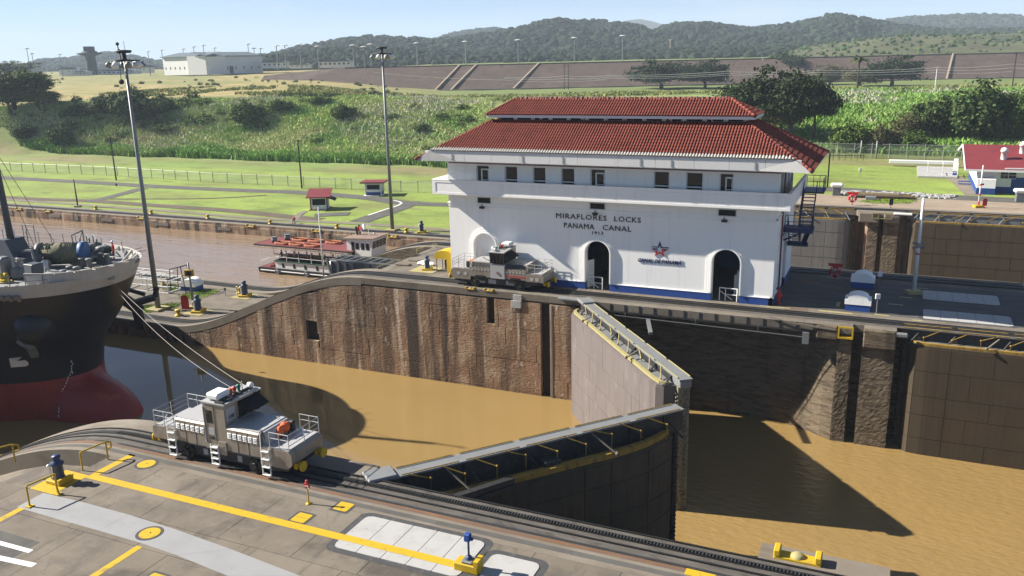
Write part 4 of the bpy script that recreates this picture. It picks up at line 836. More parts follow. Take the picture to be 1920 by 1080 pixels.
    # steps, rails, buffers, canvas cover
    for x in (-3.45, -.5, 2.85):
        m = MB(); zt = 1.6 if abs(x) > 1 else 1.25
        for s in (0, .5): m.bar((x+s, -1.42, .12), (x+s, -1.42, zt), .04, .07)
        for k in range(4): z = .15+k*(zt-.3)/3; m.box(x+.02, x+.48, -1.52, -1.33, z, z+.035)
        if abs(x) > 1: m.tube([(x, -1.42, zt), (x, -1.38, zt+.75), (x+.02,-1.3,zt+.8)], .025, 5)
        obj('step_ladder', m, T['white_metal'], t)
    def rails(x0, x1, z):
        m = MB(); P = [(x0 if x0 < 0 else x1, -1.24), (x0 if x0 < 0 else x1, 1.24), ]
        ex = x0 if x0 < 0 else x1; ix = x1 if x0 < 0 else x0
        path = [(ix, -1.24), (ex, -1.24), (ex, 1.24), (ix, 1.24)]
        for h in (.28, .55, .85):
            seg = path if h > .3 else path[1:3]
            for a, b in zip(seg, seg[1:]): m.tube([(*a, z+h), (*b, z+h)], .022, 5)
        for a in path[1:3]+[((ix+ex)/2, -1.24), ((ix+ex)/2, 1.24), (ix, -1.24), (ix, 1.24), (ex, 0)]: m.tube([(*a, z), (*a, z+.85)], .024, 5)
        return m
    obj('guard_rail', rails(-4.5, -3.1, 1.64), T['silver'], t); obj('guard_rail', rails(3.3, 4.5, 1.62), T['silver'], t)
    for x, s in ((4.62, 1), (-4.62, -1)):
        for y in (-.85, .85):
            m = MB(); m.cyl((x, y, .72), (x+s*.32, y, .72), .12, .10, 8); m.cyl((x+s*.32, y, .72), (x+s*.40, y, .72), .27, .27, 14); m.bar((x-.1*s, y, .72), (x+s*.12, y, .72), .36, .30); obj('buffer', m, T['yellow'], t)
    m = MB(); m.ball((2.98, .35, 2.02), .3, 8, 6); m.ball((3.0, -.12, 1.92), .24, 8, 6); m.bevbox(2.85, 3.15, -.2, .7, 1.8, 2.25, .1); obj('canvas_cover', m, T['orange'], t)
    m = MB(); m.bevbox(2.95, 3.25, .7, .95, 1.66, 2.25, .05); m.tube([(3.0,-.1,1.9),(3.1,-.1,1.63)], .04, 5); m.tube([(3.1,.5,1.9),(3.1,.5,1.63)], .04, 5); m.tube([(2.4,-1.0,1.9),(2.5,-1.05,2.4),(2.7,-1.05,2.4),(2.8,-1.0,1.9)], .02, 4); obj('winch_mount', m, dk, t)
    m = MB(); m.box(-.95, -.15, -1.33, -1.3, .95, 1.3); m.box(-.05, .5, -1.36, -1.28, .72, 1.45); m.box(.1, .34, -1.375, -1.36, 1.12, 1.24); m.tube([(-.1,-1.3,.25),(-.1,-1.35,.02),(.3,-1.35,.02),(.8,-1.3,.12)], .03, 5); obj('cable_box', m, st, t)
    for x in (-1.7, .1, 1.2): m = MB(); m.bevbox(x, x+.8, 1.1, 1.16, .38, .78, .02); obj('frame_plate', m, sv, t)
    for x in (-1.3, 1.0):
        m = MB(); m.box(x-.03, x+.27, -1.135, -1.12, .39, .73)
        for k in range(3): m.box(x, x+.24, -1.145, -1.135, .42+k*.11, .48+k*.11)
        obj('frame_vent', m, sv, t)
    return t
mule = make_mule('stainless towing locomotive on the near track with an orange canvas cover and white hood tops')
mule.location = (-31.06, 32.38, .07)
mule2 = clone(mule, (-32.55, 69.75, .07), math.pi, 'stainless towing locomotive standing on the centre wall before the white house')
# ================================================================== SHIP
SH = thing('cargo_ship', 'dark blue cargo ship with red underbody entering the lock with its blunt bow', 'ship', (0,0,0))
SY = 50.5
def stemx(z):
    return interp(z, [(-15,-65.4),(-6.5,-65.0),(-5.6,-65.1),(-3.3,-64.4),(-1.5,-62.9),(-.4,-62.0),(1.5,-61.0),(2.6,-60.5),(3.65,-60.0)])
def halfb(x, z):
    L_ = interp(z, [(-12,24),(-6,21),(-2,16),(2,12.5),(3.65,11.5)]); B = interp(z, [(-12,8.0),(0,8.3),(3.65,8.6)])
    s = (stemx(z)-x)/L_
    w = 7.3*sst((stemx(z)-x-9.5)/15) if z < .6 else 0.
    return 0 if s <= 0 else w+(B if s >= 1 else B*math.sqrt(max(0, 1-(1-s)**2)))
def bulb(x, z):
    # bulbous forefoot
    tip, rz, ry, zc = -59.6, 4.6, 3.5, -10.6
    q = 1-((z-zc)/rz)**2
    if q <= 0 or x > tip: return 0
    xx = min(1., (tip-x)/8.5); prof = 1-(1-xx)**2.2
    q2 = prof-((z-zc)/rz)**2 if prof < 1 else q
    return ry*math.sqrt(max(0, q2))
def hull_rows(zs, n=44, x_end=-125.):
    rows = []
    for z in zs:
        x0 = stemx(z)
        if z < -6.0:
            xb = x0
            for k in range(200):
                xx = -59.6-k*.05
                if bulb(xx, z) > 0: xb = max(x0, xx); break
            x0 = xb
        row = []
        for i in range(n+1):
            f = (i/n)**2.2; x = x0+(x_end-x0)*f
            zz = z if x > -75.5 else min(z, .45)
            b = max(halfb(x, zz), bulb(x, zz)) if i else 0
            row.append((x, b, zz))
        rows.append(row)
    return rows
def hull(name, zs, mt, n=44):
    rows = hull_rows(zs, n); m = MB(); m.sm = True
    for sgn in (-1, 1):
        V = [(x, SY+sgn*b, z) for r in rows for x, b, z in r]; w = n+1
        F = [(j*w+i, j*w+i+1, (j+1)*w+i+1, (j+1)*w+i) for j in range(len(rows)-1) for i in range(n)]
        if sgn < 0: F = [tuple(reversed(f)) for f in F]
        m.add(V, F)
    return obj(name, m, mt, SH)
BT, KN, DK = -6.05, 2.45, 3.25           # boot top, lower edge of the pale strake, deck
hull('underbody', [-13, -12, -11, -10.3, -9.8, -9.3, -8.8, -8.3, -7.8, -7.4, -7.0, -6.6, -6.3, BT], T['boot'])
hull('topside', [BT, -5.0, -4, -3, -2, -1, 0, 1, 1.8, KN], T['navy'])
hull('bulwark_strake', [KN, 2.9, DK, 3.65], T['strake'])
rows = hull_rows([DK], 44); m = MB(); L = [(x, SY-b*.985, z) for x, b, z in rows[0]]; Rr = [(x, SY+b*.985, z) for x, b, z in rows[0]]
m.add(L+Rr, [(i, i+1, 45+i+1, 45+i) for i in range(44)]); obj('forecastle_deck', m, T['ship_deck'], SH)
m = MB()
for x, b, z in rows[0][1:24:1]:
    for s in (-1, 1): m.box(x-.04, x+.04, SY+s*b*.97-.12, SY+s*b*.97+.12, DK, 3.66)
obj('bulwark_stay', m, T['strake'], SH, kind='stuff')
# raised bow shield with radiating bars
m = MB(); n = 22; top = []
for i in range(n+1):
    a = -1.25+2.5*i/n; x = -64.6+4.7*math.cos(a*1.2); y = SY+4.9*math.sin(a*1.2)
    top.append((x, y))
V = [(x, y, 3.3) for x, y in top]+[(x+.25*math.cos(-1.25+2.5*i/n), y+.25*math.sin(-1.25+2.5*i/n), 4.35) for i, (x, y) in enumerate(top)]
m.add(V, [(i, i+1, n+2+i, n+1+i) for i in range(n)]); 
for i in range(n): m.bar(V[n+1+i], V[n+2+i], .12, .1)
obj('bow_shield', m, T['strake'], SH)
for i in range(4, n-1, 2):
    a = -1.25+2.5*i/n; m = MB(); p = Vector(V[n+1+i]); m.tube([p, p+Vector((.8*math.cos(a), .8*math.sin(a), .08))], .03, 5); m.bar(Vector((top[i][0]-.9*math.cos(a), top[i][1]-.9*math.sin(a), DK)), p-Vector((.1,0,.1)), .08, .2); obj('bow_bar', m, T['strake'], SH)
# hull marks and anchors
def onhull(x, z, off=.04, sgn=-1): return Vector((x, SY+sgn*(max(halfb(x, z), bulb(x, z))+off), z))
def decal(name, poly, x0, z0, sx, sz, mt):
    m = MB(); P = [onhull(x0+a*sx, z0+b*sz, .05) for a, b in poly]; P2 = [onhull(x0+a*sx, z0+b*sz, .0) for a, b in poly]; k = len(P)
    m.add(P+P2, [tuple(range(k)), tuple(reversed(range(k)))]+[(i, k+i, k+(i+1) % k, (i+1) % k) for i in range(k)]); obj(name, m, mt, SH)
p0 = None
def hullpt(px, py):                       # where the photograph's ray meets the near side of the hull
    d = ray(px, py); o = Vector((0, 0, CAMH)); t = 20.
    while t < 140:
        p = o+d*t
        if p.x < -40 and p.z < 3.66 and abs(p.y-SY) < max(halfb(p.x, p.z), bulb(p.x, p.z)): return p
        t += .1
    return o+d*70
bp = [hullpt(*q) for q in ((18,672),(42,669),(34,677),(48,675),(54,679),(55,684),(50,687),(22,689))]
m = MB(); off = Vector((.09, -.12, .05)); m.add([p+off for p in bp], [tuple(range(8))]); m.add([p+off for p in (bp[0], bp[1], bp[2])], [(0,1,2)]); obj('bulb_mark', m, T['white_metal'], SH)
m = MB()
for px, py in [(135,677),(137,682),(135,687),(135,692),(134,697),(132,702),(129,708),(127,713),(125,718),(122,724),(119,729),(117,734),(112,766),(111,772),(111,780)]:
    p = hullpt(px, py)+off*1.1; m.cbox(p, (.26, .06, .16), -.5)
p = hullpt(134,677)+off; m.cbox(p, (.7, .06, .14), -.5); p = hullpt(136,697)+off; m.cbox(p, (.6, .06, .16), -.5)
obj('draught_marks', m, T['white_metal'], SH)
m = MB(); m.ball(hullpt(58,618)+Vector((-.1,.5,.2)), 1.75, 14, 9, 1.0); obj('anchor_bolster', m, T['navy'], SH)
a0 = hullpt(62,640)+Vector((.5,-.7,0)); m = MB(); m.bar(hullpt(38,625)+Vector((.35,-.55,0)), a0, .45, .3); m.bar(hullpt(38,634)+Vector((.4,-.6,0)), a0+Vector((0,0,-.4)), .3, .3); m.bar(a0, hullpt(80,634)+Vector((.4,-.5,0)), .42, .34); m.bar(a0, hullpt(70,662)+Vector((.5,-.6,0)), .6, .4); m.ball(a0, .45, 8, 5); obj('anchor', m, T['ship_grey'], SH)
# the other anchor hangs out on the far side of the bow
q = PY(243, 572, 56.0); m = MB(); m.bar(q+Vector((-1.0,-1.8,2.4)), q+Vector((.6,.6,-.6)), 1.2, 1.0); m.bar(q+Vector((.5,.2,.2)), q+Vector((1.9,1.4,.6)), 1.0, .5); m.bar(q+Vector((1.9,1.4,.6)), q+Vector((1.9,1.7,1.5)), .4, .3); m.bar(q+Vector((.3,.5,-.3)), q+Vector((.2,.8,-2.6)), .8, .5); m.bar(q+Vector((-.4,-.4,1.8)), q+Vector((1.2,.9,.9)), .35, .3); obj('anchor', m, T['rail'], SH)
m = MB(); c = hullpt(208,525)+Vector((.1,-.1,.15)); m.bevbox(c.x-.4, c.x+.4, c.y-.3, c.y+.2, c.z-.05, c.z+.35, .08); m.bevbox(c.x-.25, c.x+.25, c.y-.32, c.y-.2, c.z+.02, c.z+.22, .03); obj('fairlead', m, T['ship_deck'], SH)
m = MB()
for px in (6, 18, 33): p = hullpt(px, 558)+Vector((.1,-.15,0)); m.ball(p, .3, 8, 5, .8); m.ball(p+Vector((.25,0,-.1)), .22, 6, 4)
obj('fender_float', m, T['boat_roof'], SH)
# deck gear
def dk(px, py, z=DK): return G(px, py, z)
p = dk(-8, 520); m = MB(); m.extr([(p.x-2.2,DK),(p.x+2.4,DK),(p.x+2.2,DK+1.5),(p.x+1.0,DK+1.6),(p.x+.3,DK+2.9),(p.x+.2,DK+3.0),(p.x-.6,DK+3.0),(p.x-1.8,DK+1.5)], 'y', p.y+1.2, p.y+3.0); m.cyl((p.x-.2,p.y+2.1,DK+2.9), (p.x-.5,p.y+2.1,DK+13), .30, .2, 10)
mast = obj('foremast', m, T['ship_slate'], SH)
m = MB(); h = p+Vector((-.6,2.1,13.2)); m.bar(h, h+Vector((1.6,0,.5)), .12, .12); m.bar(h+Vector((0,0,-.6)), h+Vector((1.6,0,.5)), .08, .08); m.bar(h+Vector((1.0,0,.4)), h+Vector((1.0,0,1.0)), .1, .1); m.bar(h+Vector((1.5,0,.45)), h+Vector((2.1,0,.4)), .1, .1); obj('mast_bracket', m, T['ship_slate'], mast)
m = MB(); m.tube([p+Vector((-.4,2.1,10)), dk(82,500)], .025, 4); m.tube([p+Vector((-.5,2.1,11)), dk(120,482)], .025, 4); obj('stay_wire', m, T['dark_steel'], mast)
w0 = dk(86, 508)
m = MB(); a = w0+Vector((-1.4,1.0,1.15)); b = w0+Vector((1.3,2.7,1.15)); m.cyl(a, b, .95, .95, 16); dr = obj('mooring_drum', m, T['rope_green'], SH)
m = MB(); d = (b-a).normalized(); m.cyl(b, b+d*.55, 1.0, 1.0, 16); obj('drum_flange', m, T['rope_blue'], dr); m = MB(); m.cyl(a-d*.35, a, 1.1, 1.1, 16); m.cyl(a-d*1.6, a-d*.4, .75, .75, 12); obj('drum_flange', m, T['ship_grey'], dr)
m = MB(); R2 = random.Random(4)
for k in range(16): q = a+d*(k*.19); ang = R2.uniform(.3, 2.5); m.tube([q+Vector((0, math.cos(ang+i*.35)*.97*-d.x, math.sin(ang+i*.35)*.97))+Vector((math.cos(ang+i*.35)*.97*d.y,0,0)) for i in range(4)], .06, 4)
obj('rope_turns', m, T['rope'], dr, kind='stuff')
m = MB(); m.bevbox(w0.x-3.0, w0.x-1.6, w0.y-.8, w0.y+1.4, DK, DK+1.3, .2); m.bevbox(w0.x-.6, w0.x+.8, w0.y-.9, w0.y+.2, DK, DK+1.1, .2); m.bar(w0+Vector((-3.2,-1.1,1.2)), w0+Vector((-.4,-1.2,2.1)), .22, .16); m.bar(w0+Vector((-.4,-1.2,2.1)), w0+Vector((.3,-1.2,2.1)), .22, .16); m.bar(w0+Vector((.3,-1.2,2.1)), w0+Vector((.7,-1.3,0)), .18, .16); obj('winch_frame', m, T['ship_grey'], SH)
def coil(c, r, mt, n=5, seed=1):
    q = random.Random(seed); m = MB()
    for k in range(n):
        P = [Vector((c.x+r*(1-.1*k)*math.cos(t*.7)+q.uniform(-.12,.12), c.y+r*.7*(1-.1*k)*math.sin(t*.7)+q.uniform(-.12,.12), c.z+.08+.11*k)) for t in range(10)]; m.tube(P, .08, 4)
    o = obj('rope_coil', m, mt); return o
tag(coil(dk(152, 500)+Vector((0,0,.3)), 1.0, T['rope_green'], 12, 2), 'olive heap of mooring rope on the ship deck beside the blue ended drum', 'rope')
tag(coil(dk(145, 492)+Vector((0,0,.9)), .8, T['rope_yellow'], 4, 3), 'yellow rope lying over the olive rope heap on the ship deck', 'rope')
tag(coil(dk(10, 530), .55, T['rope_yellow'], 7, 5), 'yellow rope pile below the foremast of the ship', 'rope')
tag(coil(dk(185, 510), .6, T['rope_green'], 4, 6), 'small flat rope coil on the pale deck near the bow rail', 'rope')
tag(coil(dk(118, 524), .55, T['rope'], 3, 7), 'small pale rope coil behind the grey deck locker', 'rope')
q = dk(68, 532); m = MB(); m.bevbox(q.x-.55, q.x+.55, q.y-.5, q.y+.5, DK, DK+1.75, .05); lk = tag(obj('deck_locker', m, T['ship_slate']), 'upright slate grey locker on the deck edge of the cargo ship', 'locker')
m = MB(); m.box(q.x-.4, q.x+.4, q.y-.52, q.y-.5, DK+.15, DK+1.6); obj('locker_door', m, T['ship_grey'], lk)
def bitts(px, py, sc=1.):
    q = dk(px, py); m = MB(); m.bevbox(q.x-.6*sc, q.x+.6*sc, q.y-.25*sc, q.y+.25*sc, DK, DK+.15, .04)
    for s in (-.35, .35): m.lathe([(.2*sc,0),(.2*sc,.5*sc),(.26*sc,.55*sc),(.26*sc,.65*sc),(.0,.66*sc)], (q.x+s*sc, q.y, DK+.14), 10)
    return m
for i, (px, py) in enumerate(((128,527),(163,503),(196,494),(176,487),(140,519))): obj('mooring_bitts', bitts(px, py, 1.2), T['ship_grey'], SH)
for px, py, h in ((166,489,1.3),(173,480,1.1),(193,487,1.2),(199,486,1.2),(204,486,1.1),(182,476,1.0)):
    q = dk(px, py); m = MB(); m.lathe([(.28,0),(.28,h*.7),(.5,h*.7),(.5,h),(.3,h+.1),(0,h+.12)], q, 10); obj('mushroom_vent', m, T['ship_grey'] if px % 2 else T['boat_green'], SH)
for (ax, ay), (bx, by), hgt in (((140,478),(160,468),1.9),((166,470),(172,478),1.6),((178,470),(186,480),1.6)):
    a, b = dk(ax, ay), dk(bx, by); m = MB(); m.tube([a, a+Vector((0,0,hgt)), b+Vector((0,0,hgt)), b], .06, 5); m.tube([a, b+Vector((0,0,hgt))], .05, 5); obj('rope_guide_frame', m, T['ship_grey'], SH)
q = dk(14, 478); m = MB()
for s in (0, .5, 1.6): m.tube([q+Vector((s,2,0)), q+Vector((s,2,2.6))], .05, 5)
m.tube([q+Vector((0,2,2.6)), q+Vector((1.6,2,2.6))], .05, 5); m.tube([q+Vector((0,2,1.4)), q+Vector((1.6,2,1.4))], .04, 5); obj('rope_guide_frame', m, T['ship_grey'], SH)
m = MB()
for k in range(9):
    q = onhull(-61.6-k*1.0, DK, -.5); m.tube([q, q+Vector((0,0,1.15))], .04, 5)
    q2 = onhull(-61.6-(k+1)*1.0, DK, -.5)
    if k < 8: m.tube([q+Vector((0,0,1.12)), q2+Vector((0,0,1.12))], .03, 5); m.tube([q+Vector((0,0,.6)), q2+Vector((0,0,.6))], .025, 5)
obj('deck_rail', m, T['ship_grey'], SH)
m = MB()
for k in range(16):
    q = onhull(-67.0-k*1.8, DK, -.5, 1); q2 = onhull(-67.0-(k+1)*1.8, DK, -.5, 1); m.tube([q, q+Vector((0,0,1.1))], .04, 5); m.tube([q+Vector((0,0,1.08)), q2+Vector((0,0,1.08))], .03, 5)
obj('deck_rail', m, T['ship_grey'], SH)
for px, py, a, b, c in ((12,505,.7,.6,1.6),(104,520,.9,.5,.55),(45,508,1.2,.5,.9)): q = dk(px, py); m = MB(); m.bevbox(q.x-a, q.x+a, q.y-b, q.y+b, DK, DK+c, .1); obj('deck_machinery', m, T['ship_deck'], SH)
m = MB(); q = dk(20, 524); m.bevbox(q.x-1.3, q.x-.2, q.y-.4, q.y+.6, DK, DK+1.9, .2); q = dk(28, 522); m.bevbox(q.x, q.x+1.0, q.y-.4, q.y+.4, DK, DK+1.0, .15); obj('windlass', m, T['ship_grey'], SH)
m = MB(); q = dk(190, 492); m.bar(q+Vector((-1.2,0,.5)), q+Vector((1.3,.3,.5)), .3, .12); obj('roller_fairlead', m, T['strake'], SH)
# wires from the bow to the near locomotive's cab
bow = hullpt(210, 533)+Vector((.1,-.1,.1))
def wire(label, a, b, sag, r=.017):
    m = MB(); P = [a.lerp(b, i/14)-Vector((0,0,sag*4*(i/14)*(1-i/14))) for i in range(15)]; m.tube(P, r, 4); return tag(obj('towing_wire', m, T['wire']), label, 'cable')
wire('steel towing wire running to the white air conditioner end of the locomotive cab', bow, Vector((-31.8, 33.3, 3.5)), .9)
wire('upper steel towing wire running to the coloured lamps of the locomotive cab', bow+Vector((.1,0,.15)), Vector((-31.0, 33.6, 3.55)), .5)
# ================================================================== PASSENGER LAUNCH in the far canal
B = thing('passenger_launch', 'white and navy passenger launch with red roof and orange life rafts passing in the canal', 'boat', (-75.2, 100.2, WZ), 0)
def sec(x):   # half breadth along local x, stern at -10.5, bow at 11
    return 2.55*(1 if x < 5 else math.sqrt(max(0, 1-((x-5)/6.3)**2)))
xs = [-10.5, -10, -8, -5, 0, 4, 6, 7.5, 9, 10, 10.8, 11.25]
def loft(z0, z1, k0=.94, k1=1.0, rise=0.):
    m = MB(); V = []
    for x in xs:
        b = sec(x); e = rise*max(0, (x-4)/7)**2; V += [(x, -b*k0, z0), (x, -b*k1, z1+e), (x, b*k1, z1+e), (x, b*k0, z0)]
    n = len(xs); F = []
    for i in range(n-1):
        a, c = 4*i, 4*i+4; F += [(a, c, c+1, a+1), (a+1, c+1, c+2, a+2), (a+2, c+2, c+3, a+3)]
    F.append((0, 1, 2, 3)); m.add(V, F); return m
obj('hull', loft(-.6, .75, .9, 1.02, .8), T['navy'], B); 
for s in (-1, 1):
    m = MB(); m.tube([(x, s*(sec(x)*1.03+.02), .42+.6*max(0,(x-4)/7)**2) for x in xs[1:-1]], .09, 5)
    obj('rubbing_strake', m, T['trim'], B)
m = MB(); m.box(-10.2, 5, -2.35, 2.35, .76, .80); obj('aft_deck', m, T['boat_red'], B)
m = MB(); m.box(-7.4, 5.5, -2.35, 2.35, .8, 1.85); hs = obj('deckhouse', m, T['white_metal'], B)
for x in (-6.2, -4.2, -2.2, -.1, 2.1, 4.0):
    for s in (-1, 1): m = MB(); m.bevbox(x, x+.42, s*2.36-.02, s*2.36+.02, 1.0, 1.62, .06 if False else .015); obj('side_window', m, T['glass'], hs)
m = MB(); m.box(-7.6, 6.0, -2.5, 2.5, 1.85, 1.97); obj('passenger_deck', m, T['boat_green'], B)
m = MB()
for s in (-1, 1):
    m.tube([(-7.4, s*2.42, 2.55), (5.8, s*2.42, 2.55)], .035, 5)
    for x in (-7.4, -5.2, -3, -.8, 1.4, 3.6, 5.8): m.tube([(x, s*2.42, 1.97), (x, s*2.42, 4.25)], .04, 5)
    m.tube([(-10.2, s*2.2, .8), (-10.2, s*2.2, 4.2)], .03, 5); m.tube([(-10.2, s*2.2, 1.7), (-7.4, s*2.4, 2.6)], .03, 5)
obj('stanchions', m, T['white_metal'], B)
m = MB()
for s in (-1, 1): m.box(-7.4, 5.8, s*2.42-.06, s*2.42+.06, 2.92, 3.04)
m.box(-7.3, 5.5, -.6, .6, 2.3, 2.42); m.box(-8.6, -7.4, -1.9, -.9, .8, 1.0)
for i in range(5): m.box(-8.8+i*.3, -8.5+i*.3, -2.1, -1.0, .85+i*.25, .9+i*.25)
obj('wooden_rail', m, T['wood_red'], B)
m = MB(); m.extr([(-10.7,4.32),(-10.7,4.22),(6.5,4.22),(6.5,4.32)], 'y', -2.75, 2.75); obj('canopy', m, T['boat_red'], B)
m = MB()
for s in (-1, 1): m.box(-10.75, 6.5, s*2.76-.04, s*2.76+.04, 4.12, 4.34)
m.box(-10.78, -10.7, -2.7, 2.7, 4.12, 4.34); obj('canopy_edge', m, T['dark_steel'], B)
m = MB(); m.box(-10.3, -5, -2.0, 2.0, 3.95, 4.0) if False else None; m.box(-7.2, 5.6, -1.9, 1.9, 1.98, 2.0); obj('seat_block', m, T['black'], B)
def raft(x, y, label, rz=0):
    m = MB(); a, b = 1.15, .62; m.sm = True
    P = [(a*math.copysign(abs(math.cos(t))**.5, math.cos(t)), b*math.copysign(abs(math.sin(t))**.5, math.sin(t)), 0) for t in [i*math.pi/8 for i in range(17)]]
    for dz in (.12, .3): m.tube([(p[0], p[1], dz*.7) for p in P], .12, 7)
    o = obj('life_raft', m, T['raft']); o.location = (B.location.x+x, B.location.y+y, WZ+4.33); o.rotation_euler = (0,0,rz); return tag(o, label, 'life raft', 'orange life rafts on the launch roof')
for i, x in enumerate((-6.4, -3.8, -1.1)): raft(x, -1.5, ['orange life raft on the red roof nearest the two grey barrels', 'orange life raft in the middle of the row along the roof edge facing the wall', 'orange life raft of the roof edge row nearest the wheelhouse'][i])
for i, x in enumerate((-5.5, -2.6, .6)): raft(x, 1.4, ['orange life raft of the back row nearest the launch stern', 'orange life raft in the middle of the back row on the launch roof', 'paler orange life raft of the back row beside the wheelhouse'][i])
for x, y, l in ((-8.4, -.9, 'dark barrel vent standing on the red launch roof'), (-7.7, 1.2, 'lighter barrel vent at the back of the launch roof')):
    m = MB(); m.cyl((0,0,0), (0,0,.75), .42, .42, 10); m.cyl((0,0,.75), (0,0,.85), .48, .48, 10); o = tag(obj('barrel', m, T['ship_grey']), l, 'barrel'); o.location = (B.location.x+x, B.location.y+y, WZ+4.33)
wh = MB(); wh.extr([(5.2,1.97),(5.2,5.3),(9.2,5.5),(9.5,5.4),(9.2,3.1),(9.2,1.97)], 'y', -1.9, 1.9); wo_ = obj('wheelhouse', wh, T['white_metal'], B)
wo_.location = (0,0,.65)
m = MB(); m.extr([(4.7,5.3),(4.7,5.42),(9.9,5.66),(9.9,5.54)], 'y', -2.2, 2.2); o = obj('wheelhouse_roof', m, T['boat_roof'], wo_)
m = MB(); m.box(6.0, 6.5, -1.93, -1.9, 2.4, 4.9); obj('wheelhouse_door', m, T['black'], wo_)
for x in (6.7, 7.6, 8.4): m = MB(); m.box(x, x+.55, -1.925, -1.9, 3.9, 4.8); obj('wheelhouse_window', m, T['glass'], wo_)
for y in (-1.7, -.8, .1, 1.0): m = MB(); m.add([(9.38,y,4.1),(9.38,y+.7,4.1),(9.51,y+.7,5.1),(9.51,y,5.1)], [(0,1,2,3)]); m.v = [(p[0]+.03, p[1], p[2]) for p in m.v]; obj('wheelhouse_window', m, T['glass'], wo_)
m = MB(); m.box(5.0, 10.6, -2.2, 2.2, 2.5, 2.64); obj('fore_deck', m, T['boat_green'], B)
m = MB(); m.bar((5.6,.4,6.0),(5.4,.4,7.3), .25, .25); m.bar((5.75,.8,6.0),(5.6,.8,7.5), .18, .18); obj('exhaust', m, T['black'], B)
fl = obj('ensign', (lambda m: m.grid(lambda i, j: (6.1+i*.28, .2+.12*math.sin(i*1.4), 6.55+j*.28+i*.16), 4, 3))(MB()), T['white_metal'], B); m = MB(); m.grid(lambda i, j: (5.7+i*.22, .18+.1*math.sin(i*1.4), 6.6+j*.28+i*.12), 3, 2); obj('ensign_quarter', m, T['red'], fl)
m = MB(); m.tube([(7.6,.2,6.2),(7.6,.2,7.9)], .04, 5); m.tube([(7.2,.2,7.6),(8.0,.2,7.6)], .03, 5); m.ball((8.4,.4,6.5), .18, 8, 5); obj('signal_mast', m, T['white_metal'], B)
m = MB()
for s in (-1, 1):
    m.tube([(5.2,s*2.1,3.6),(9.8,s*1.9,3.7),(10.6,s*.8,3.8)], .03, 5)
    for x in (5.4, 6.6, 7.8, 9, 9.8): m.tube([(x,s*2.05,2.6),(x,s*2.05,3.65)], .03, 5)
m.lathe([(.55,-.1),(.55,.1),(.38,.1),(.38,-.1),(.55,-.1)], (0,0,0), 12); m.v[-60:] = [(p[0]+8.6, p[2]-2.2, p[1]+3.1) for p in m.v[-60:]]; obj('bow_rail', m, T['pale_yellow'], B)
m = MB(); m.cyl((3.2,-2.6,1.6),(3.2,-2.6,2.2), .33, .38, 12); m.cyl((3.2,-2.6,2.2),(3.2,-2.6,2.75), .55, .5, 14); obj('white_vent', m, T['white_metal'], B)
for x in (-6.8, -1.6): m = MB(); m.sm = True; m.lathe([(.36,0),(.42,.1),(.36,.2),(.22,.1),(.36,0)], (0,0,0), 12); m.v = [(p[0]+x, -2.72+p[2]*-1, p[1]+.45) for p in m.v]; obj('tyre_fender', m, T['ship_grey'], B)
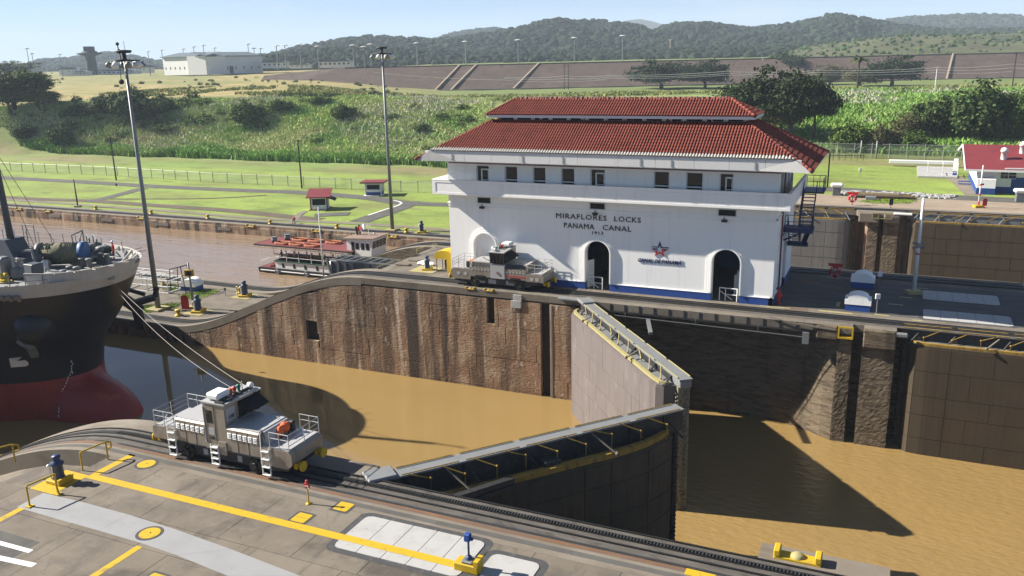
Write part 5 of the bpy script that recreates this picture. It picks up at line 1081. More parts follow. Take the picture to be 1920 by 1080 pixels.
# ================================================================== PEOPLE
def person(label, loc, rz, top, legs, pose='stand', helmet=None, group=None):
    t = thing('person', label, 'person', loc, rz, group)
    J = {'hip': (0,0,.93), 'chest': (0,0,1.32), 'neck': (0,0,1.50), 'head': (0,.01,1.66)}
    if pose == 'bend': J.update(hip=(0,-.05,.90), chest=(0,.36,1.02), neck=(0,.50,.98), head=(0,.60,.90))
    if pose == 'lean': J.update(hip=(0,0,.90), chest=(0,.14,1.28), neck=(0,.20,1.45), head=(0,.26,1.58))
    if pose == 'sit': J.update(hip=(0,0,.48), chest=(0,.02,.90), neck=(0,.03,1.08), head=(0,.05,1.25))
    def limb(pts, rad):
        return pts, rad
    V, E, Rd = [], [], []
    def vtx(p, r): V.append(p); Rd.append(r); return len(V)-1
    hip, ch, nk, hd = [Vector(J[k]) for k in ('hip','chest','neck','head')]
    a = vtx(hip, .15); b = vtx(hip.lerp(ch, .5), .14); c = vtx(ch, .165); d = vtx(nk, .065); e = vtx(hd, .10); f = vtx(hd+(hd-nk).normalized()*.09, .085); E += [(a,b),(b,c),(c,d),(d,e),(e,f)]
    for s in (-1, 1):
        st_ = {'stand': .10, 'lean': .25, 'bend': .16, 'sit': .12}[pose]*s
        hp = hip+Vector((.10*s, 0, -.05)); 
        if pose == 'sit': kn, an_ = hp+Vector((.04*s,.42,.02)), hp+Vector((.05*s,.44,-.40))
        else: kn, an_ = Vector((hp.x+st_*.3, .05+(.12*s if pose == 'lean' else 0), .48)), Vector((hp.x+st_*.5, (.22*s if pose == 'lean' else 0), .09))
        i = vtx(hp, .10); j = vtx(kn, .065); k = vtx(an_, .048); l = vtx(an_+Vector((0,.15,-.04)), .04); E += [(a,i),(i,j),(j,k),(k,l)]
        sh = ch+Vector((.19*s, 0, .10)); 
        if pose == 'bend': el, wr = sh+Vector((.03*s,.10,-.28)), sh+Vector((0,.16,-.52))
        elif pose == 'lean': el, wr = sh+Vector((.08*s,.22,-.18)), sh+Vector((.0,.45,-.16))
        elif pose == 'sit': el, wr = sh+Vector((.06*s,.06,-.28)), sh+Vector((0,.26,-.34))
        else: el, wr = sh+Vector((.07*s,.0,-.29)), sh+Vector((.06*s,.10,-.53))
        q = vtx(sh, .068); r = vtx(el, .048); u = vtx(wr, .036); w = vtx(wr+(wr-el).normalized()*.10, .036); E += [(c,q),(q,r),(r,u),(u,w)]
        for g in range(-1, 2): x_ = vtx(wr+(wr-el).normalized()*.18+Vector((.022*g,.012*g,-.01)), .012); E.append((w, x_))
    me = bpy.data.meshes.new('person_body'); me.from_pydata([tuple(v) for v in V], E, []); o = bpy.data.objects.new('body', me); link(o)
    sk = o.modifiers.new('skin', 'SKIN'); ss = o.modifiers.new('sub', 'SUBSURF'); ss.levels = 1; ss.render_levels = 1
    for i, r in enumerate(Rd): me.skin_vertices[0].data[i].radius = (r, r)
    me.skin_vertices[0].data[0].use_root = True
    dg = bpy.context.evaluated_depsgraph_get(); nm = bpy.data.meshes.new_from_object(o.evaluated_get(dg)); bpy.data.objects.remove(o); bpy.data.meshes.remove(me)
    for mt in (T['skin'], top, legs): nm.materials.append(mt)
    wrs = [V[i] for i, r in enumerate(Rd) if r == .036]
    for p in nm.polygons:
        c_ = p.center; p.use_smooth = True
        hand = min((c_-Vector(w)).length for w in wrs) < .10
        up_ = (c_-nk).dot((hd-nk).normalized()) > -.01
        p.material_index = 0 if (hand or up_ and (c_-hd).length < .3) else (2 if c_.z < hip.z+.02 and (c_-ch).length > .3 else 1)
    b_ = link(bpy.data.objects.new('body', nm), t)
    dirn = (hd-nk).normalized(); m = MB(); m.ball(hd+dirn*.06-Vector((0,.02,0)), .118, 10, 6); 
    if helmet: m.cyl(hd+dirn*.06, hd+dirn*.075, .15, .15, 10)
    obj('helmet' if helmet else 'hair', m, helmet or T['rail'], t)
    m = MB(); m.ball(hd+Vector((0,.105,-.01)), .02, 6, 4); 
    for s in (-1, 1): m.ball(hd+Vector((.105*s,0,-.01)), .025, 6, 4)
    obj('nose_and_ears', m, T['skin'], t)
    return t
q = G(215, 487, DK); person('person in red overalls and white helmet standing at the ship bow', q, 2.6, T['cloth_red'], T['cloth_red'], 'stand', T['white_metal'])
q = G(90, 520, DK); person('person in white overalls leaning towards the winch on the ship deck', q, 1.2, T['cloth_white'], T['cloth_white'], 'lean')
q = G(36, 522, DK); person('person in grey shirt and dark trousers among the ropes under the foremast', q, .6, T['cloth_grey'], T['cloth_dark'], 'lean', T['white_metal'])
q = G(551, 420, LOW); person('person in red shirt bending over on the path by the canal wall', q, .4, T['cloth_red'], T['cloth_dark'], 'bend', T['cloth_red'])
names = ['white shirt', 'dark shirt', 'green shirt', 'grey shirt', 'red shirt']; mats_ = [T['cloth_white'], T['cloth_dark'], T['cloth_green'], T['cloth_grey'], T['cloth_red']]
order = [1, 0, 0, 1, 3, 1, 2, 1, 4, 1, 3]
first = {}
ordn = ['nearest the stern stairs', 'second from the stern', 'third from the stern', 'fourth from the stern', 'fifth from the stern', 'in the middle of the row', 'fifth from the wheelhouse', 'fourth from the wheelhouse', 'third from the wheelhouse', 'second from the wheelhouse', 'nearest the wheelhouse']
for i, k in enumerate(order):
    x = -6.8+i*1.15; loc = (B.location.x+x, B.location.y-1.45-.35*(i % 2), WZ+2.0); lab = 'passenger in %s under the launch canopy, %s' % (names[k], ordn[i])
    if k in first: clone(first[k], loc, math.pi+.4*(i % 3-1), lab)
    else: first[k] = person(lab, loc, math.pi, mats_[k], T['cloth_dark'], 'sit', None, 'passengers under the launch canopy')
# ================================================================== GROUND BEYOND THE LOCK
from mathutils import noise as mnoise
def pxeq(x, y):
    u, v = depth_uv((x, y)); return 960+FPX*u/max(v, 1.)
def lawn_z(x): return LOW*(1-sst((x+64)/46))
def ground(x, y):
    u, v = depth_uv((x, y)); a = 960+FPX*u/max(v, 1.)
    wl_ = 1-sst((a-560)/300); Lz = lawn_z(x); yf = lerp(204, 187, sst((x+95)/75))
    top = lerp(6.3, 8.0, wl_); n = mnoise.noise((x*.021, y*.021, 0))*2+mnoise.noise((x*.07, y*.07, 3))
    t = sst((y-yf)/62); z = Lz+(top-Lz)*t+n*.55*t
    if v > 290:
        zl = lerp(8, 12.3, min(1, (v-290)/560)) if v < 850 else 12.3
        zrr = lerp(6.3, 2.5, sst((v-290)/120)) if v < 540 else lerp(2.5, 15.3, sst((v-540)/12))
        k = sst((v-290)/40); z = z*(1-k)+k*(zl*wl_+zrr*(1-wl_)+n*.4)
    return z-.02
def hit(px, py, lift=0.):
    d = ray(px, py); t = 100.
    while t < 1500:
        p = Vector((d.x*t, d.y*t, CAMH+d.z*t))
        if p.z < ground(p.x, p.y): return Vector((p.x, p.y, ground(p.x, p.y)+lift))
        t += 1.2
    return p
def axis(dense, ext):
    a = list(dense); 
    for e in ext: a.append(e)
    return sorted(set(a))
gx = axis([-440+4*i for i in range(140)], [-6500,-4500,-3000,-2200,-1600,-1250,-1000,-900,-800,-720,-650,-600,-550,-510,-475,150,185,225,280,350,450,600,800,1100,1600,2300,3300,5000])
gy = axis([124.0+4*i for i in range(46)]+[308+6*i for i in range(12)]+[380+9*i for i in range(20)], [580,610,650,700,760,830,920,1050,1250,1500,1900,2500,3400,4800,6500])
V = [(x, y, ground(x, y)) for y in gy for x in gx]; nx = len(gx)
Fq = [(j*nx+i, j*nx+i+1, (j+1)*nx+i+1, (j+1)*nx+i) for j in range(len(gy)-1) for i in range(nx-1)]
me = bpy.data.meshes.new('ground'); me.from_pydata(V, [], Fq); ca = me.color_attributes.new('surface', 'FLOAT_COLOR', 'POINT')
LAWN, DARK, TAN, GREEN = (.20,.275,.045), (.23,.31,.095), (.33,.255,.10), (.15,.20,.045)
def surf(x, y):
    u, v = depth_uv((x, y)); a = 960+FPX*u/max(v, 1.); yf = lerp(204, 187, sst((x+95)/75)); q = mnoise.noise((x*.03, y*.05, 9))
    if y < yf-18+6*q: return LAWN
    if y < yf: k = min(1, max(0, .5+1.6*q)); return tuple(lerp(p, r, k) for p, r in zip((.15,.235,.04), (.21,.165,.085)))
    if v < 300: return tuple(lerp(p, r, .5+.5*q) for p, r in zip(DARK, (.13,.18,.04)))
    wl_ = 1-sst((a-640)/260); k = sst((v-300)/60)*wl_*(.85+.5*q)
    if v > 520 and a < 420: k *= .55-.9*q
    q2 = mnoise.noise((x*.012, y*.03, 2)); k *= 1.1+.8*q2
    return tuple(lerp(p, r, min(1, max(0, k))) for p, r in zip((.13,.17,.045), TAN))
for i, (x, y, z) in enumerate(V): ca.data[i].color = (*surf(x, y), 1)
for p in me.polygons: p.use_smooth = True
gm = mat('grass_and_soil', (.2,.3,.03), .95, layers=[((.30,.34,.07),(.06,.11,.1),.45,.66,8,.6),((.13,.20,.03),(.10,.16,.3),.48,.68,8,.6),((.30,.24,.12),(.05,.12,.1),.55,.72,8,.6),((.10,.13,.03),(1.6,1.6,1),.5,.75,6,.4)], bump=(1.1,.5,.25))
at = gm.node_tree.nodes.new('ShaderNodeVertexColor'); at.layer_name = 'surface'
first_mix = [n for n in gm.node_tree.nodes if n.type == 'MIX'][0]; gm.node_tree.links.new(at.outputs[0], first_mix.inputs['A'])
me.materials.append(gm); go = link(bpy.data.objects.new('ground', me)); tag(go, kind='structure')
# ---- lanes on the lawn
def lane(name, pix, w, mt, z=LOW, dz=.03, curve=True):
    P = [G(*q, z) for q in pix]; Q = []
    for i in range(len(P)-1):
        for k in range(6):
            t = k/6; p0, p1, p2, p3 = P[max(0, i-1)], P[i], P[i+1], P[min(len(P)-1, i+2)]
            Q.append(.5*((2*p1)+(p2-p0)*t+(2*p0-5*p1+4*p2-p3)*t*t+(3*p1-p0-3*p2+p3)*t**3))
    Q.append(P[-1]); m = MB(); V_ = []
    for i, q in enumerate(Q):
        d = (Q[min(i+1, len(Q)-1)]-Q[max(i-1, 0)]).normalized(); n = Vector((-d.y, d.x, 0))*w/2; V_ += [(q.x+n.x, q.y+n.y, z+dz), (q.x-n.x, q.y-n.y, z+dz)]
    m.add(V_, [(2*i, 2*i+1, 2*i+3, 2*i+2) for i in range(len(Q)-1)]); return obj(name, m, mt, kind='structure')
lane('path', [(-90,328),(0,333),(150,341),(300,350),(430,356),(560,361),(680,370),(760,381),(850,384)], 4.2, T['asphalt'])
lane('path', [(-60,370),(100,380),(200,388),(330,397),(460,408),(600,416),(740,424),(860,434)], 1.7, T['deck_pale'], dz=.042)
lane('path', [(-60,366),(60,373),(170,377),(300,386),(420,394),(520,404),(600,412)], 3.2, T['dirt'], dz=.034)
lane('path', [(165,378),(200,371),(235,362),(268,353)], 3.0, T['asphalt'], dz=.038)
lane('path', [(200,373),(330,373),(420,371),(500,366)], 1.0, T['dirt'], dz=.046)
lane('path', [(672,416),(705,405),(740,393),(765,383),(770,378)], 4.0, T['asphalt'], dz=.038)
lane('kerb', [(690,404),(720,394),(745,386),(752,380),(738,376)], .45, T['white_metal'], dz=.055)
lane('path', [(546,420),(560,404),(572,396)], 1.2, T['deck_pale'], dz=.05)
lane('path', [(590,404),(625,402),(655,401)], 3.6, T['asphalt'], dz=.05)
lane('path', [(1500,352),(1600,357),(1720,366),(1830,372),(1990,380)], 4.5, T['asphalt'], z=0, dz=.0)
lane('path', [(1790,332),(1806,346),(1828,366)], 2.6, T['deck_pale'], z=0, dz=.006)
# rubble and dry grass beside the right hand pavement
def litter(label_name, mt, n, fn, s0, s1, seed):
    q = random.Random(seed); m = MB()
    for _ in range(n):
        x, y, z = fn(q); s = q.uniform(s0, s1); m.cbox((x, y, z+s*.2), (s*q.uniform(.7,1.5), s, s*.5), q.uniform(0, 3))
    return tag(obj(label_name, m, mt), kind='stuff')
litter('rubble', T['hatch'], 260, lambda q: (q.uniform(-8, 8), q.uniform(133.5, 137.0), -.02), .15, .6, 5)
# ---- the dam across the valley
dm = thing('dam', 'long dark brown rockfill dam crossing the whole view before the forest', 'dam'); u0, u1 = -150, 520; P = []
for u, k in ((u0, 0), (u0+45, 1), (u1, 1)):
    zc = lerp(12.8, 16.2, k); P += [uvpt(u, 511, 1.5), uvpt(u, 545, zc), uvpt(u, 556, zc), uvpt(u, 580, 10)]
m = MB(); m.add(P, [(0,4,5,1),(1,5,6,2),(2,6,7,3),(4,8,9,5),(5,9,10,6),(6,10,11,7),(0,1,2,3)]); obj('embankment', m, T['dam'], dm)
for pf, pc in (((815,158),(862,127)),((845,160),(893,124)),((962,162),(1010,124)),((1772,151),(1786,109))):
    a, b = D(*pf, 513), D(*pc, 545); uf, _ = depth_uv(a); uc, _ = depth_uv(b); m = MB(); m.bar(uvpt(uf, 511.5, 2.6), uvpt(uc, 545, 16.5), 1.1, .6); obj('drain_chute', m, T['pave_tan'], dm)
m = MB(); a, b = uvpt(-40, 508, 2.75), uvpt(430, 508, 2.75); m.bar(a, b, 3.2, .5); m.bar(uvpt(-100, 545, 16.3), uvpt(430, 545, 16.3), 1.2, .5); obj('service_road', m, T['asphalt'], dm)
# ---- hills and forest
FOL = [mat('forest_canopy', (.028,.046,.024), .95, island=(.02,.42), spec=.1), mat('leaf_dark', (.06,.098,.028), .8, island=(.03,.45), spec=.15), mat('leaf_mid', (.085,.14,.03), .8, island=(.03,.40), spec=.15), mat('leaf_olive', (.115,.112,.048), .85, island=(.03,.38), spec=.1), mat('leaf_bright', (.105,.165,.03), .8, island=(.03,.40), spec=.15), mat('leaf_deep', (.034,.058,.022), .8, island=(.03,.50), spec=.15)]
T['hill_floor'] = mat('forest_floor', (.022,.035,.018), .95); T['hill_grass'] = mat('hill_grass', (.19,.205,.075), .95, layers=[((.085,.12,.035),(.03,.03,.05),.48,.64,8,.85),((.25,.23,.10),(.06,.06,.06),.5,.7,8,.6),((.11,.10,.065),(.012,.012,.09),.55,.7,6,.6)], bump=(.25,.6,1.))
def hill(name, sky_pts, dep, front, base, mt, back=250, bumps=.0, seed=1):
    xs = np.arange(sky_pts[0][0], sky_pts[-1][0]+1, 9.); m = MB(); m.sm = True; rows = 9; V_ = []
    for j in range(rows+1):
        f = j/rows
        for x in xs:
            y = interp(x, sky_pts)+3.5; r = D(x, y, dep); h = r.z
            dd = dep-front*(1-f); z = base+(h-base)*(f*(1.5-.5*f) if True else f); p = D(x, y, dd); 
            z += bumps*(mnoise.noise((x*.013, f*2.3, seed))*(1-f)*4*f)*(h-base)*.35
            V_.append((p.x, p.y, z))
    for x in xs: y = interp(x, sky_pts); p = D(x, y, dep+back); V_.append((p.x, p.y, base))
    n = len(xs); m.add(V_, [(j*n+i, j*n+i+1, (j+1)*n+i+1, (j+1)*n+i) for j in range(rows+1) for i in range(n-1)])
    o = obj(name, m, mt, kind='structure'); return np.array(V_[:n*(rows+1)]).reshape(rows+1, n, 3)
H1 = [(380,112),(430,112),(500,106),(560,91),(610,82),(640,77),(700,70),(760,74),(800,75),(850,74),(905,66),(960,57),(1000,47),(1040,41),(1100,39),(1160,45),(1220,59),(1280,44),(1330,47),(1400,54),(1450,52),(1520,40),(1560,29),(1620,35),(1680,50),(1760,57),(1850,58),(1980,56),(2150,60)]
g1 = hill('forest_hill', H1, 1500, 420, 14, T['hill_floor'], 300, .8, 1)
H1b = [(480,112),(540,103),(620,95),(700,92),(800,98),(900,102),(1000,99),(1100,97),(1220,95),(1320,92),(1450,88),(1560,82),(1700,78),(1850,76),(2050,74)]
g1b = hill('forest_hill', H1b, 1060, 200, 14, T['hill_floor'], 120, .5, 2)
g2 = hill('forest_hill', [(1560,60),(1640,41),(1700,33),(1800,29),(1840,27),(1920,31),(2050,36),(2200,60)], 2400, 500, 14, T['hill_floor'], 300, .6, 3)
g3 = hill('forest_hill', [(780,80),(800,76),(850,63),(900,55),(930,53),(960,60),(1020,75)], 2500, 400, 14, T['hill_floor'], 300, .5, 4)
g4 = hill('forest_hill', [(1120,60),(1145,42),(1180,34),(1200,32),(1222,36),(1245,43),(1265,52),(1300,70)], 4300, 700, 14, T['hill_floor'], 400, .3, 5)
g5 = hill('forest_hill', [(-60,134),(0,132),(40,126),(80,113),(130,111),(165,104),(205,100),(255,107),(300,116),(360,124),(420,126)], 2200, 500, 12, T['hill_floor'], 300, .5, 6)
g6 = hill('grass_hill', [(1440,103),(1470,97),(1500,87),(1560,77),(1640,68),(1700,63),(1800,61),(1920,59),(2100,55)], 900, 260, 14.5, T['hill_grass'], 300, .5, 7)
# lumpy crowns, joined: a far-off wood
def ico(sub, seed, amp):
    bm = bmesh.new(); bmesh.ops.create_icosphere(bm, subdivisions=sub, radius=1); q = np.random.default_rng(seed)
    v = np.array([x.co[:] for x in bm.verts]); f = np.array([[x.index for x in p.verts] for p in bm.faces]); bm.free()
    v *= (1+amp*(q.random((len(v), 1))-.5)*2); return v, f
BL = [ico(2, s, .34) for s in range(6)]
def wood(name, grid, n, r0, r1, mt, seed, jmin=0., edge=.25):
    q = np.random.default_rng(seed); Vv, Ff = [], []; off = 0; J, I = grid.shape[0]-1, grid.shape[1]-1
    for k in range(n):
        f = 1. if q.random() < edge else jmin+(1-jmin)*q.random(); a = q.random()*I; i = int(a); fj = f*J; j = min(int(fj), J-1); t, s = a-i, fj-j
        p = (grid[j,i]*(1-t)+grid[j,min(i+1,I)]*t)*(1-s)+(grid[j+1,i]*(1-t)+grid[j+1,min(i+1,I)]*t)*s
        r = r0+(r1-r0)*q.random()**1.5; v, fc = BL[k % 6]; c, s_ = math.cos(k*1.3), math.sin(k*1.3)
        w = v*np.array([r, r, r*.85]); w = np.stack([w[:,0]*c-w[:,1]*s_, w[:,0]*s_+w[:,1]*c, w[:,2]], 1)
        Vv.append(w+p+np.array([0, 0, r*.35])); Ff.append(fc+off); off += len(v)
    V_ = np.concatenate(Vv); F_2 = np.concatenate(Ff); me = bpy.data.meshes.new(name); me.from_pydata(V_.tolist(), [], F_2.tolist()); me.materials.append(mt)
    return tag(link(bpy.data.objects.new(name, me)), kind='stuff')
wood('forest', g1, 6500, 3, 7.5, FOL[0], 1, 0, .12); wood('forest', g1b, 3600, 2.2, 5.5, FOL[0], 2, 0, .15); wood('forest', g2, 1300, 5, 9, FOL[0], 3); wood('forest', g3, 700, 5, 9, FOL[0], 4); wood('forest', g5, 1300, 5, 9, FOL[0], 6)
wood('scrub', g6, 420, .6, 2.4, FOL[1], 8, 0, .03)
# ---- single trees: tapered trunk with limbs, crown of leaf clumps
def leaf_cloud(seed, rx, rz, clumps, leaves, ls, flat=0., hollow=.55):
    q = np.random.default_rng(seed); Vv = []; 
    c = q.normal(size=(clumps, 3)); c /= np.linalg.norm(c, axis=1)[:, None]; c *= (hollow+(1-hollow)*q.random((clumps, 1)))
    if flat: c[:, 2] = np.round(c[:, 2]*2.2)/2.2*(1-flat*.2)+q.normal(size=clumps)*.05
    c[:, 2] = np.where(c[:, 2] < -.55, c[:, 2]*.6, c[:, 2]); lob = 1+.28*np.sin(c[:, 0]*4+seed)+.22*np.cos(c[:, 1]*5+seed*2)
    c *= lob[:, None]; c *= np.array([rx, rx, rz])
    for k in range(clumps):
        d = q.normal(size=(leaves, 3)); cr_ = rx*(.16+.14*q.random()); p = c[k]+d*np.array([cr_, cr_, cr_*(.35 if flat else .6)])*.75
        n = d/np.linalg.norm(d, axis=1)[:, None]*.6+q.normal(size=(leaves, 3))*.55+np.array([0, 0, .7]); n /= np.linalg.norm(n, axis=1)[:, None]
        t = np.cross(n, q.normal(size=(leaves, 3))); t /= np.linalg.norm(t, axis=1)[:, None]; b = np.cross(n, t); s = ls*(.6+.8*q.random((leaves, 1)))
        Vv.append(np.stack([p-t*s-b*s*.6, p+t*s*.2-b*s*.9, p+t*s+b*s*.4, p-t*s*.2+b*s*.9], 1).reshape(-1, 3))
    V_ = np.concatenate(Vv); me = bpy.data.meshes.new('crown'); nq = len(V_)//4
    me.from_pydata(V_.tolist(), [], np.arange(nq*4).reshape(-1, 4).tolist()); return me
CR = {}
def crown(kind, mi):
    if (kind, mi) not in CR:
        par = {'round': (11, 1., .8, 150, 90, .045, 0, .5), 'broad': (23, 1., .62, 150, 90, .045, .5, .5), 'layer': (37, 1., .75, 120, 90, .045, 1., .35), 'bush': (51, 1., .7, 100, 80, .055, 0, .6), 'tall': (67, 1., 1.25, 160, 90, .048, 0, .5), 'loose': (71, 1., .8, 80, 80, .045, 0, .4)}[kind]
        me = leaf_cloud(*par); me.materials.append(FOL[mi]); CR[(kind, mi)] = me
    return CR[(kind, mi)]
def tree(name, label, base, h, w, kind, mi, group, cat='tree', trunk=.35, rz=0.):
    t = thing(name, label, cat, base, rz, group); ch = h*(1-trunk*.6); r = w/2
    par_rz = {'round': .8, 'broad': .62, 'layer': .75, 'bush': .7, 'tall': 1.25, 'loose': .8}[kind]
    o = link(bpy.data.objects.new('crown', crown(kind, mi)), t); sz = (h*(1-trunk)/2)/(par_rz*1.12); o.location = (0, 0, h*trunk+h*(1-trunk)/2); o.scale = (r/1.15, r/1.15, sz)
    m = MB(); q = random.Random(int(base[0]*7+base[1])); tr = max(.08, w*.03); top = Vector((q.uniform(-.3,.3), q.uniform(-.3,.3), h*.7)); mid = Vector((0, 0, h*max(.2, trunk)))
    m.cyl((0,0,-1.2), mid, tr*1.5, tr, 8); m.cyl(mid, top, tr, tr*.3, 7)
    for k in range(5): a = k*1.26+q.random(); m.cyl(mid.lerp(top, .12*k), Vector((math.cos(a)*r*.6, math.sin(a)*r*.6, h*(trunk+.15+.1*k))), tr*.5, tr*.12, 5)
    obj('trunk', m, T['bark'], t); return t
def ptree(name, label, px, py_base, py_top, w_px, dep, kind, mi, group, cat='tree', trunk=.3):
    p = hit(px, py_base); dep = depth_uv(p)[1]; z = p.z; p2 = D(px, py_top, dep); tree(name, label, (p.x, p.y, z), p2.z-z, w_px*dep/FPX*1.03, kind, mi, group, cat, trunk, px*.7)
TR = 'trees on the slope behind the control house'
for a in [('broad_tree','tall dark evergreen tree rising directly behind the roof of the white house',1395,270,140,105,196,'tall',5),('broad_tree','largest dark layered tree standing right of the tiled roof',1480,272,130,135,192,'broad',5),('olive_tree','olive brown feathery tree in front of the large dark layered one',1462,268,186,75,182,'round',3),('broad_tree','dark tree at the right edge of the clump behind the tiled roof',1525,270,150,75,200,'broad',5),('broad_tree','low dark tree filling the gap beside the upper roof corner',1428,262,160,80,204,'round',5)]: ptree(*a, TR)
for a in [('spreading_tree','flat topped spreading tree in front of the dam, above the middle of the roof',1240,166,114,100,300,'broad',5),('spreading_tree','smaller spreading tree beside the flat topped one in front of the dam',1322,166,114,84,305,'broad',5),('conifer','dark upright tree standing highest against the brown dam',1482,150,97,60,300,'loose',5),('olive_tree','pale olive shrub tree left of the palm',1556,160,120,64,300,'loose',3),('broad_tree','large rounded dark tree right of the palm before the dam',1672,162,107,96,296,'broad',5),('olive_tree','grey olive tree below the palm',1612,162,128,74,292,'loose',3),('round_tree','small green tree at the foot of the dark upright one',1545,160,138,46,285,'round',2)]: ptree(*a, 'trees along the top of the bank', 'tree', .12)
SB = 'shrubs on the slope above the fence'
for a in [('shrub','wide dark shrub mass above the red roofed house',1830,262,165,125,215,'bush',1),('shrub','dark green shrub left of the wide shrub mass',1752,258,188,88,214,'bush',1),('shrub','green shrub at the right end of the slope',1905,262,182,95,218,'bush',2),('shrub','tangled low shrub with brown twigs in the middle of the slope',1700,262,212,66,214,'loose',3),('shrub','bright shrub below the dark mass, nearest the house roof',1868,266,228,80,205,'bush',2),('shrub','bright green rounded bush behind the fence gate',1590,284,236,66,191,'bush',4),('shrub','yellowish bush right of the rounded one behind the fence',1650,284,240,62,191,'bush',3),('shrub','green bush behind the fence nearest the red roofed house',1710,284,250,60,191,'bush',2)]: ptree(*a, SB, 'shrub', .05)
LT = 'trees at the far left of the slope'
for a in [('broad_tree','big dark tree mass cut by the left picture border',28,208,128,120,262,'round',1),('umbrella_tree','umbrella shaped tree with a thin flat crown against the sky',22,150,112,110,275,'layer',1),('broad_tree','rounded green tree at the right end of the left hand clump',72,205,128,60,268,'tall',2),('broad_tree','low tree in front of the left hand clump',85,212,168,60,256,'round',2),('broad_tree','dark tree at the bottom of the left hand clump',20,215,160,70,254,'round',1)]: ptree(*a, LT)
BB = 'bushes scattered over the reed slope'
bl = [(245,225,170,70,262,1,'feathery dark bush on the crest beside the tall left mast'),(205,215,180,56,264,1,'dark bush just left of the crest bush by the mast'),(300,218,182,60,262,1,'dark bush just right of the tall left mast'),(466,238,193,62,245,2,'isolated rounded bush in the middle of the reed slope'),(645,226,198,46,250,2,'rounded bush left of the second tall mast'),(528,210,188,44,262,2,'pale bush near the top of the slope'),(118,282,236,46,232,1,'dark bush low on the slope at the left'),(45,266,236,44,240,1,'dark bush nearest the left border above the lawn'),(312,250,234,44,240,2,'low brownish bush right of the tall left mast'),(790,250,232,34,236,2,'small bush beside the left roof corner'),(268,228,210,50,250,2,'small green bush at the foot of the crest bushes'),(160,222,196,60,258,1,'grey green bush at the left of the slope crest'),(600,196,182,40,270,2,'small bush high on the slope between the masts'),(740,226,214,40,250,2,'low bush right of the second tall mast')]
for px, yb, yt, w, dp, mi, lb in bl: ptree('bush', lb, px, yb, yt, w, dp, 'bush', mi, BB, 'bush', .03)
# palm
pp = D(1608, 160, 304); pz = ground(pp.x, pp.y); ph = D(1608, 112, 304).z-pz; pt = thing('palm_tree', 'single palm with drooping fronds against the dam', 'palm', (pp.x, pp.y, pz)); m = MB(); m.cyl((0,0,-.5), (0,0,ph), .35, .22, 8); obj('trunk', m, T['bark'], pt)
for k in range(14):
    a = k*math.pi*2/14+.2; m = MB(); up_ = .6+.9*(k % 3)/2; P = [Vector((math.cos(a)*r, math.sin(a)*r, ph+up_*r*.55-.16*r*r)) for r in (0, 1, 2, 3, 3.9)]
    s_ = Vector((-math.sin(a), math.cos(a), 0)); Vq = []
    for i, p in enumerate(P): w = (.15, .6, .7, .5, .05)[i]; Vq += [p+s_*w+Vector((0,0,-w*.4)), p, p-s_*w+Vector((0,0,-w*.4))]
    m.add(Vq, [f for i in range(4) for f in ((3*i, 3*i+1, 3*i+4, 3*i+3), (3*i+1, 3*i+2, 3*i+5, 3*i+4))]); obj('frond', m, FOL[1], pt)
# ---- tall grass and reeds on the bank, one mass each
def reeds(name, pts, hts, blades, wd, mt, seed, plume=None, pm=None):
    q = np.random.default_rng(seed); n = len(pts); N_ = n*blades; base = np.repeat(pts, blades, 0)+np.concatenate([q.normal(size=(N_, 2))*.45, np.zeros((N_, 1))], 1)
    h = np.repeat(hts, blades)*(.65+.5*q.random(N_)); a = q.random(N_)*6.283; ln = h*(.3+.6*q.random(N_)); d = np.stack([np.cos(a), np.sin(a), np.zeros(N_)], 1)
    b = q.random(N_)*6.283; s = np.stack([np.cos(b), np.sin(b), np.zeros(N_)], 1)*wd*(.7+.6*q.random(N_))[:, None]; z = np.array([0, 0, 1.])
    mid = base+d*(ln*.3)[:, None]+z*(h*.6)[:, None]; tip = base+d*ln[:, None]+z*h[:, None]
    V_ = np.stack([base-s*.6, base+s*.6, mid+s, mid-s, tip], 1).reshape(-1, 3); i0 = np.arange(N_)[:, None]*5
    F1 = (i0+np.array([0, 1, 2, 3])).tolist(); F2 = (i0+np.array([3, 2, 4])).tolist(); mi = [0]*(2*N_)
    if plume is not None:
        sel = np.where(np.repeat(plume, blades) & (q.random(N_) < .16))[0]; t = tip[sel]; k = len(sel); sz = .16+.14*q.random(k); ss = s[sel]/np.linalg.norm(s[sel], axis=1)[:, None]*sz[:, None]*.55; up = np.outer(sz*2.2, z)+d[sel]*sz[:, None]
        V2 = np.stack([t-ss*.3-up*.5, t+ss, t+up, t-ss], 1).reshape(-1, 3); j0 = len(V_)+np.arange(k)[:, None]*4; F3 = (j0+np.array([0, 1, 2, 3])).tolist(); V_ = np.concatenate([V_, V2]); mi += [1]*k; F1 = F1+F2+F3
    else: F1 = F1+F2
    me = bpy.data.meshes.new(name); me.from_pydata(V_.tolist(), [], F1); me.materials.append(mt)
    if pm: me.materials.append(pm)
    me.polygons.foreach_set('material_index', mi); return tag(link(bpy.data.objects.new(name, me)), kind='stuff')
GR = [mat('reed_green', (.46,.58,.20), .85, island=(.03,.40), spec=.15, layers=[((.66,.66,.36),(.035,.06,.1),.47,.62,7,.8),((.24,.42,.10),(.05,.08,.1),.50,.62,7,.85),((.58,.52,.26),(.11,.15,.1),.56,.68,6,.7)]), mat('reed_plume', (.70,.64,.55), .9), mat('grass_pale', (.30,.33,.11), .85, island=(.03,.35), spec=.1), mat('reed_lush', (.26,.44,.10), .85, island=(.025,.40), spec=.15, layers=[((.44,.50,.20),(.05,.08,.1),.49,.63,7,.75),((.15,.29,.06),(.07,.1,.1),.52,.64,7,.8)])]
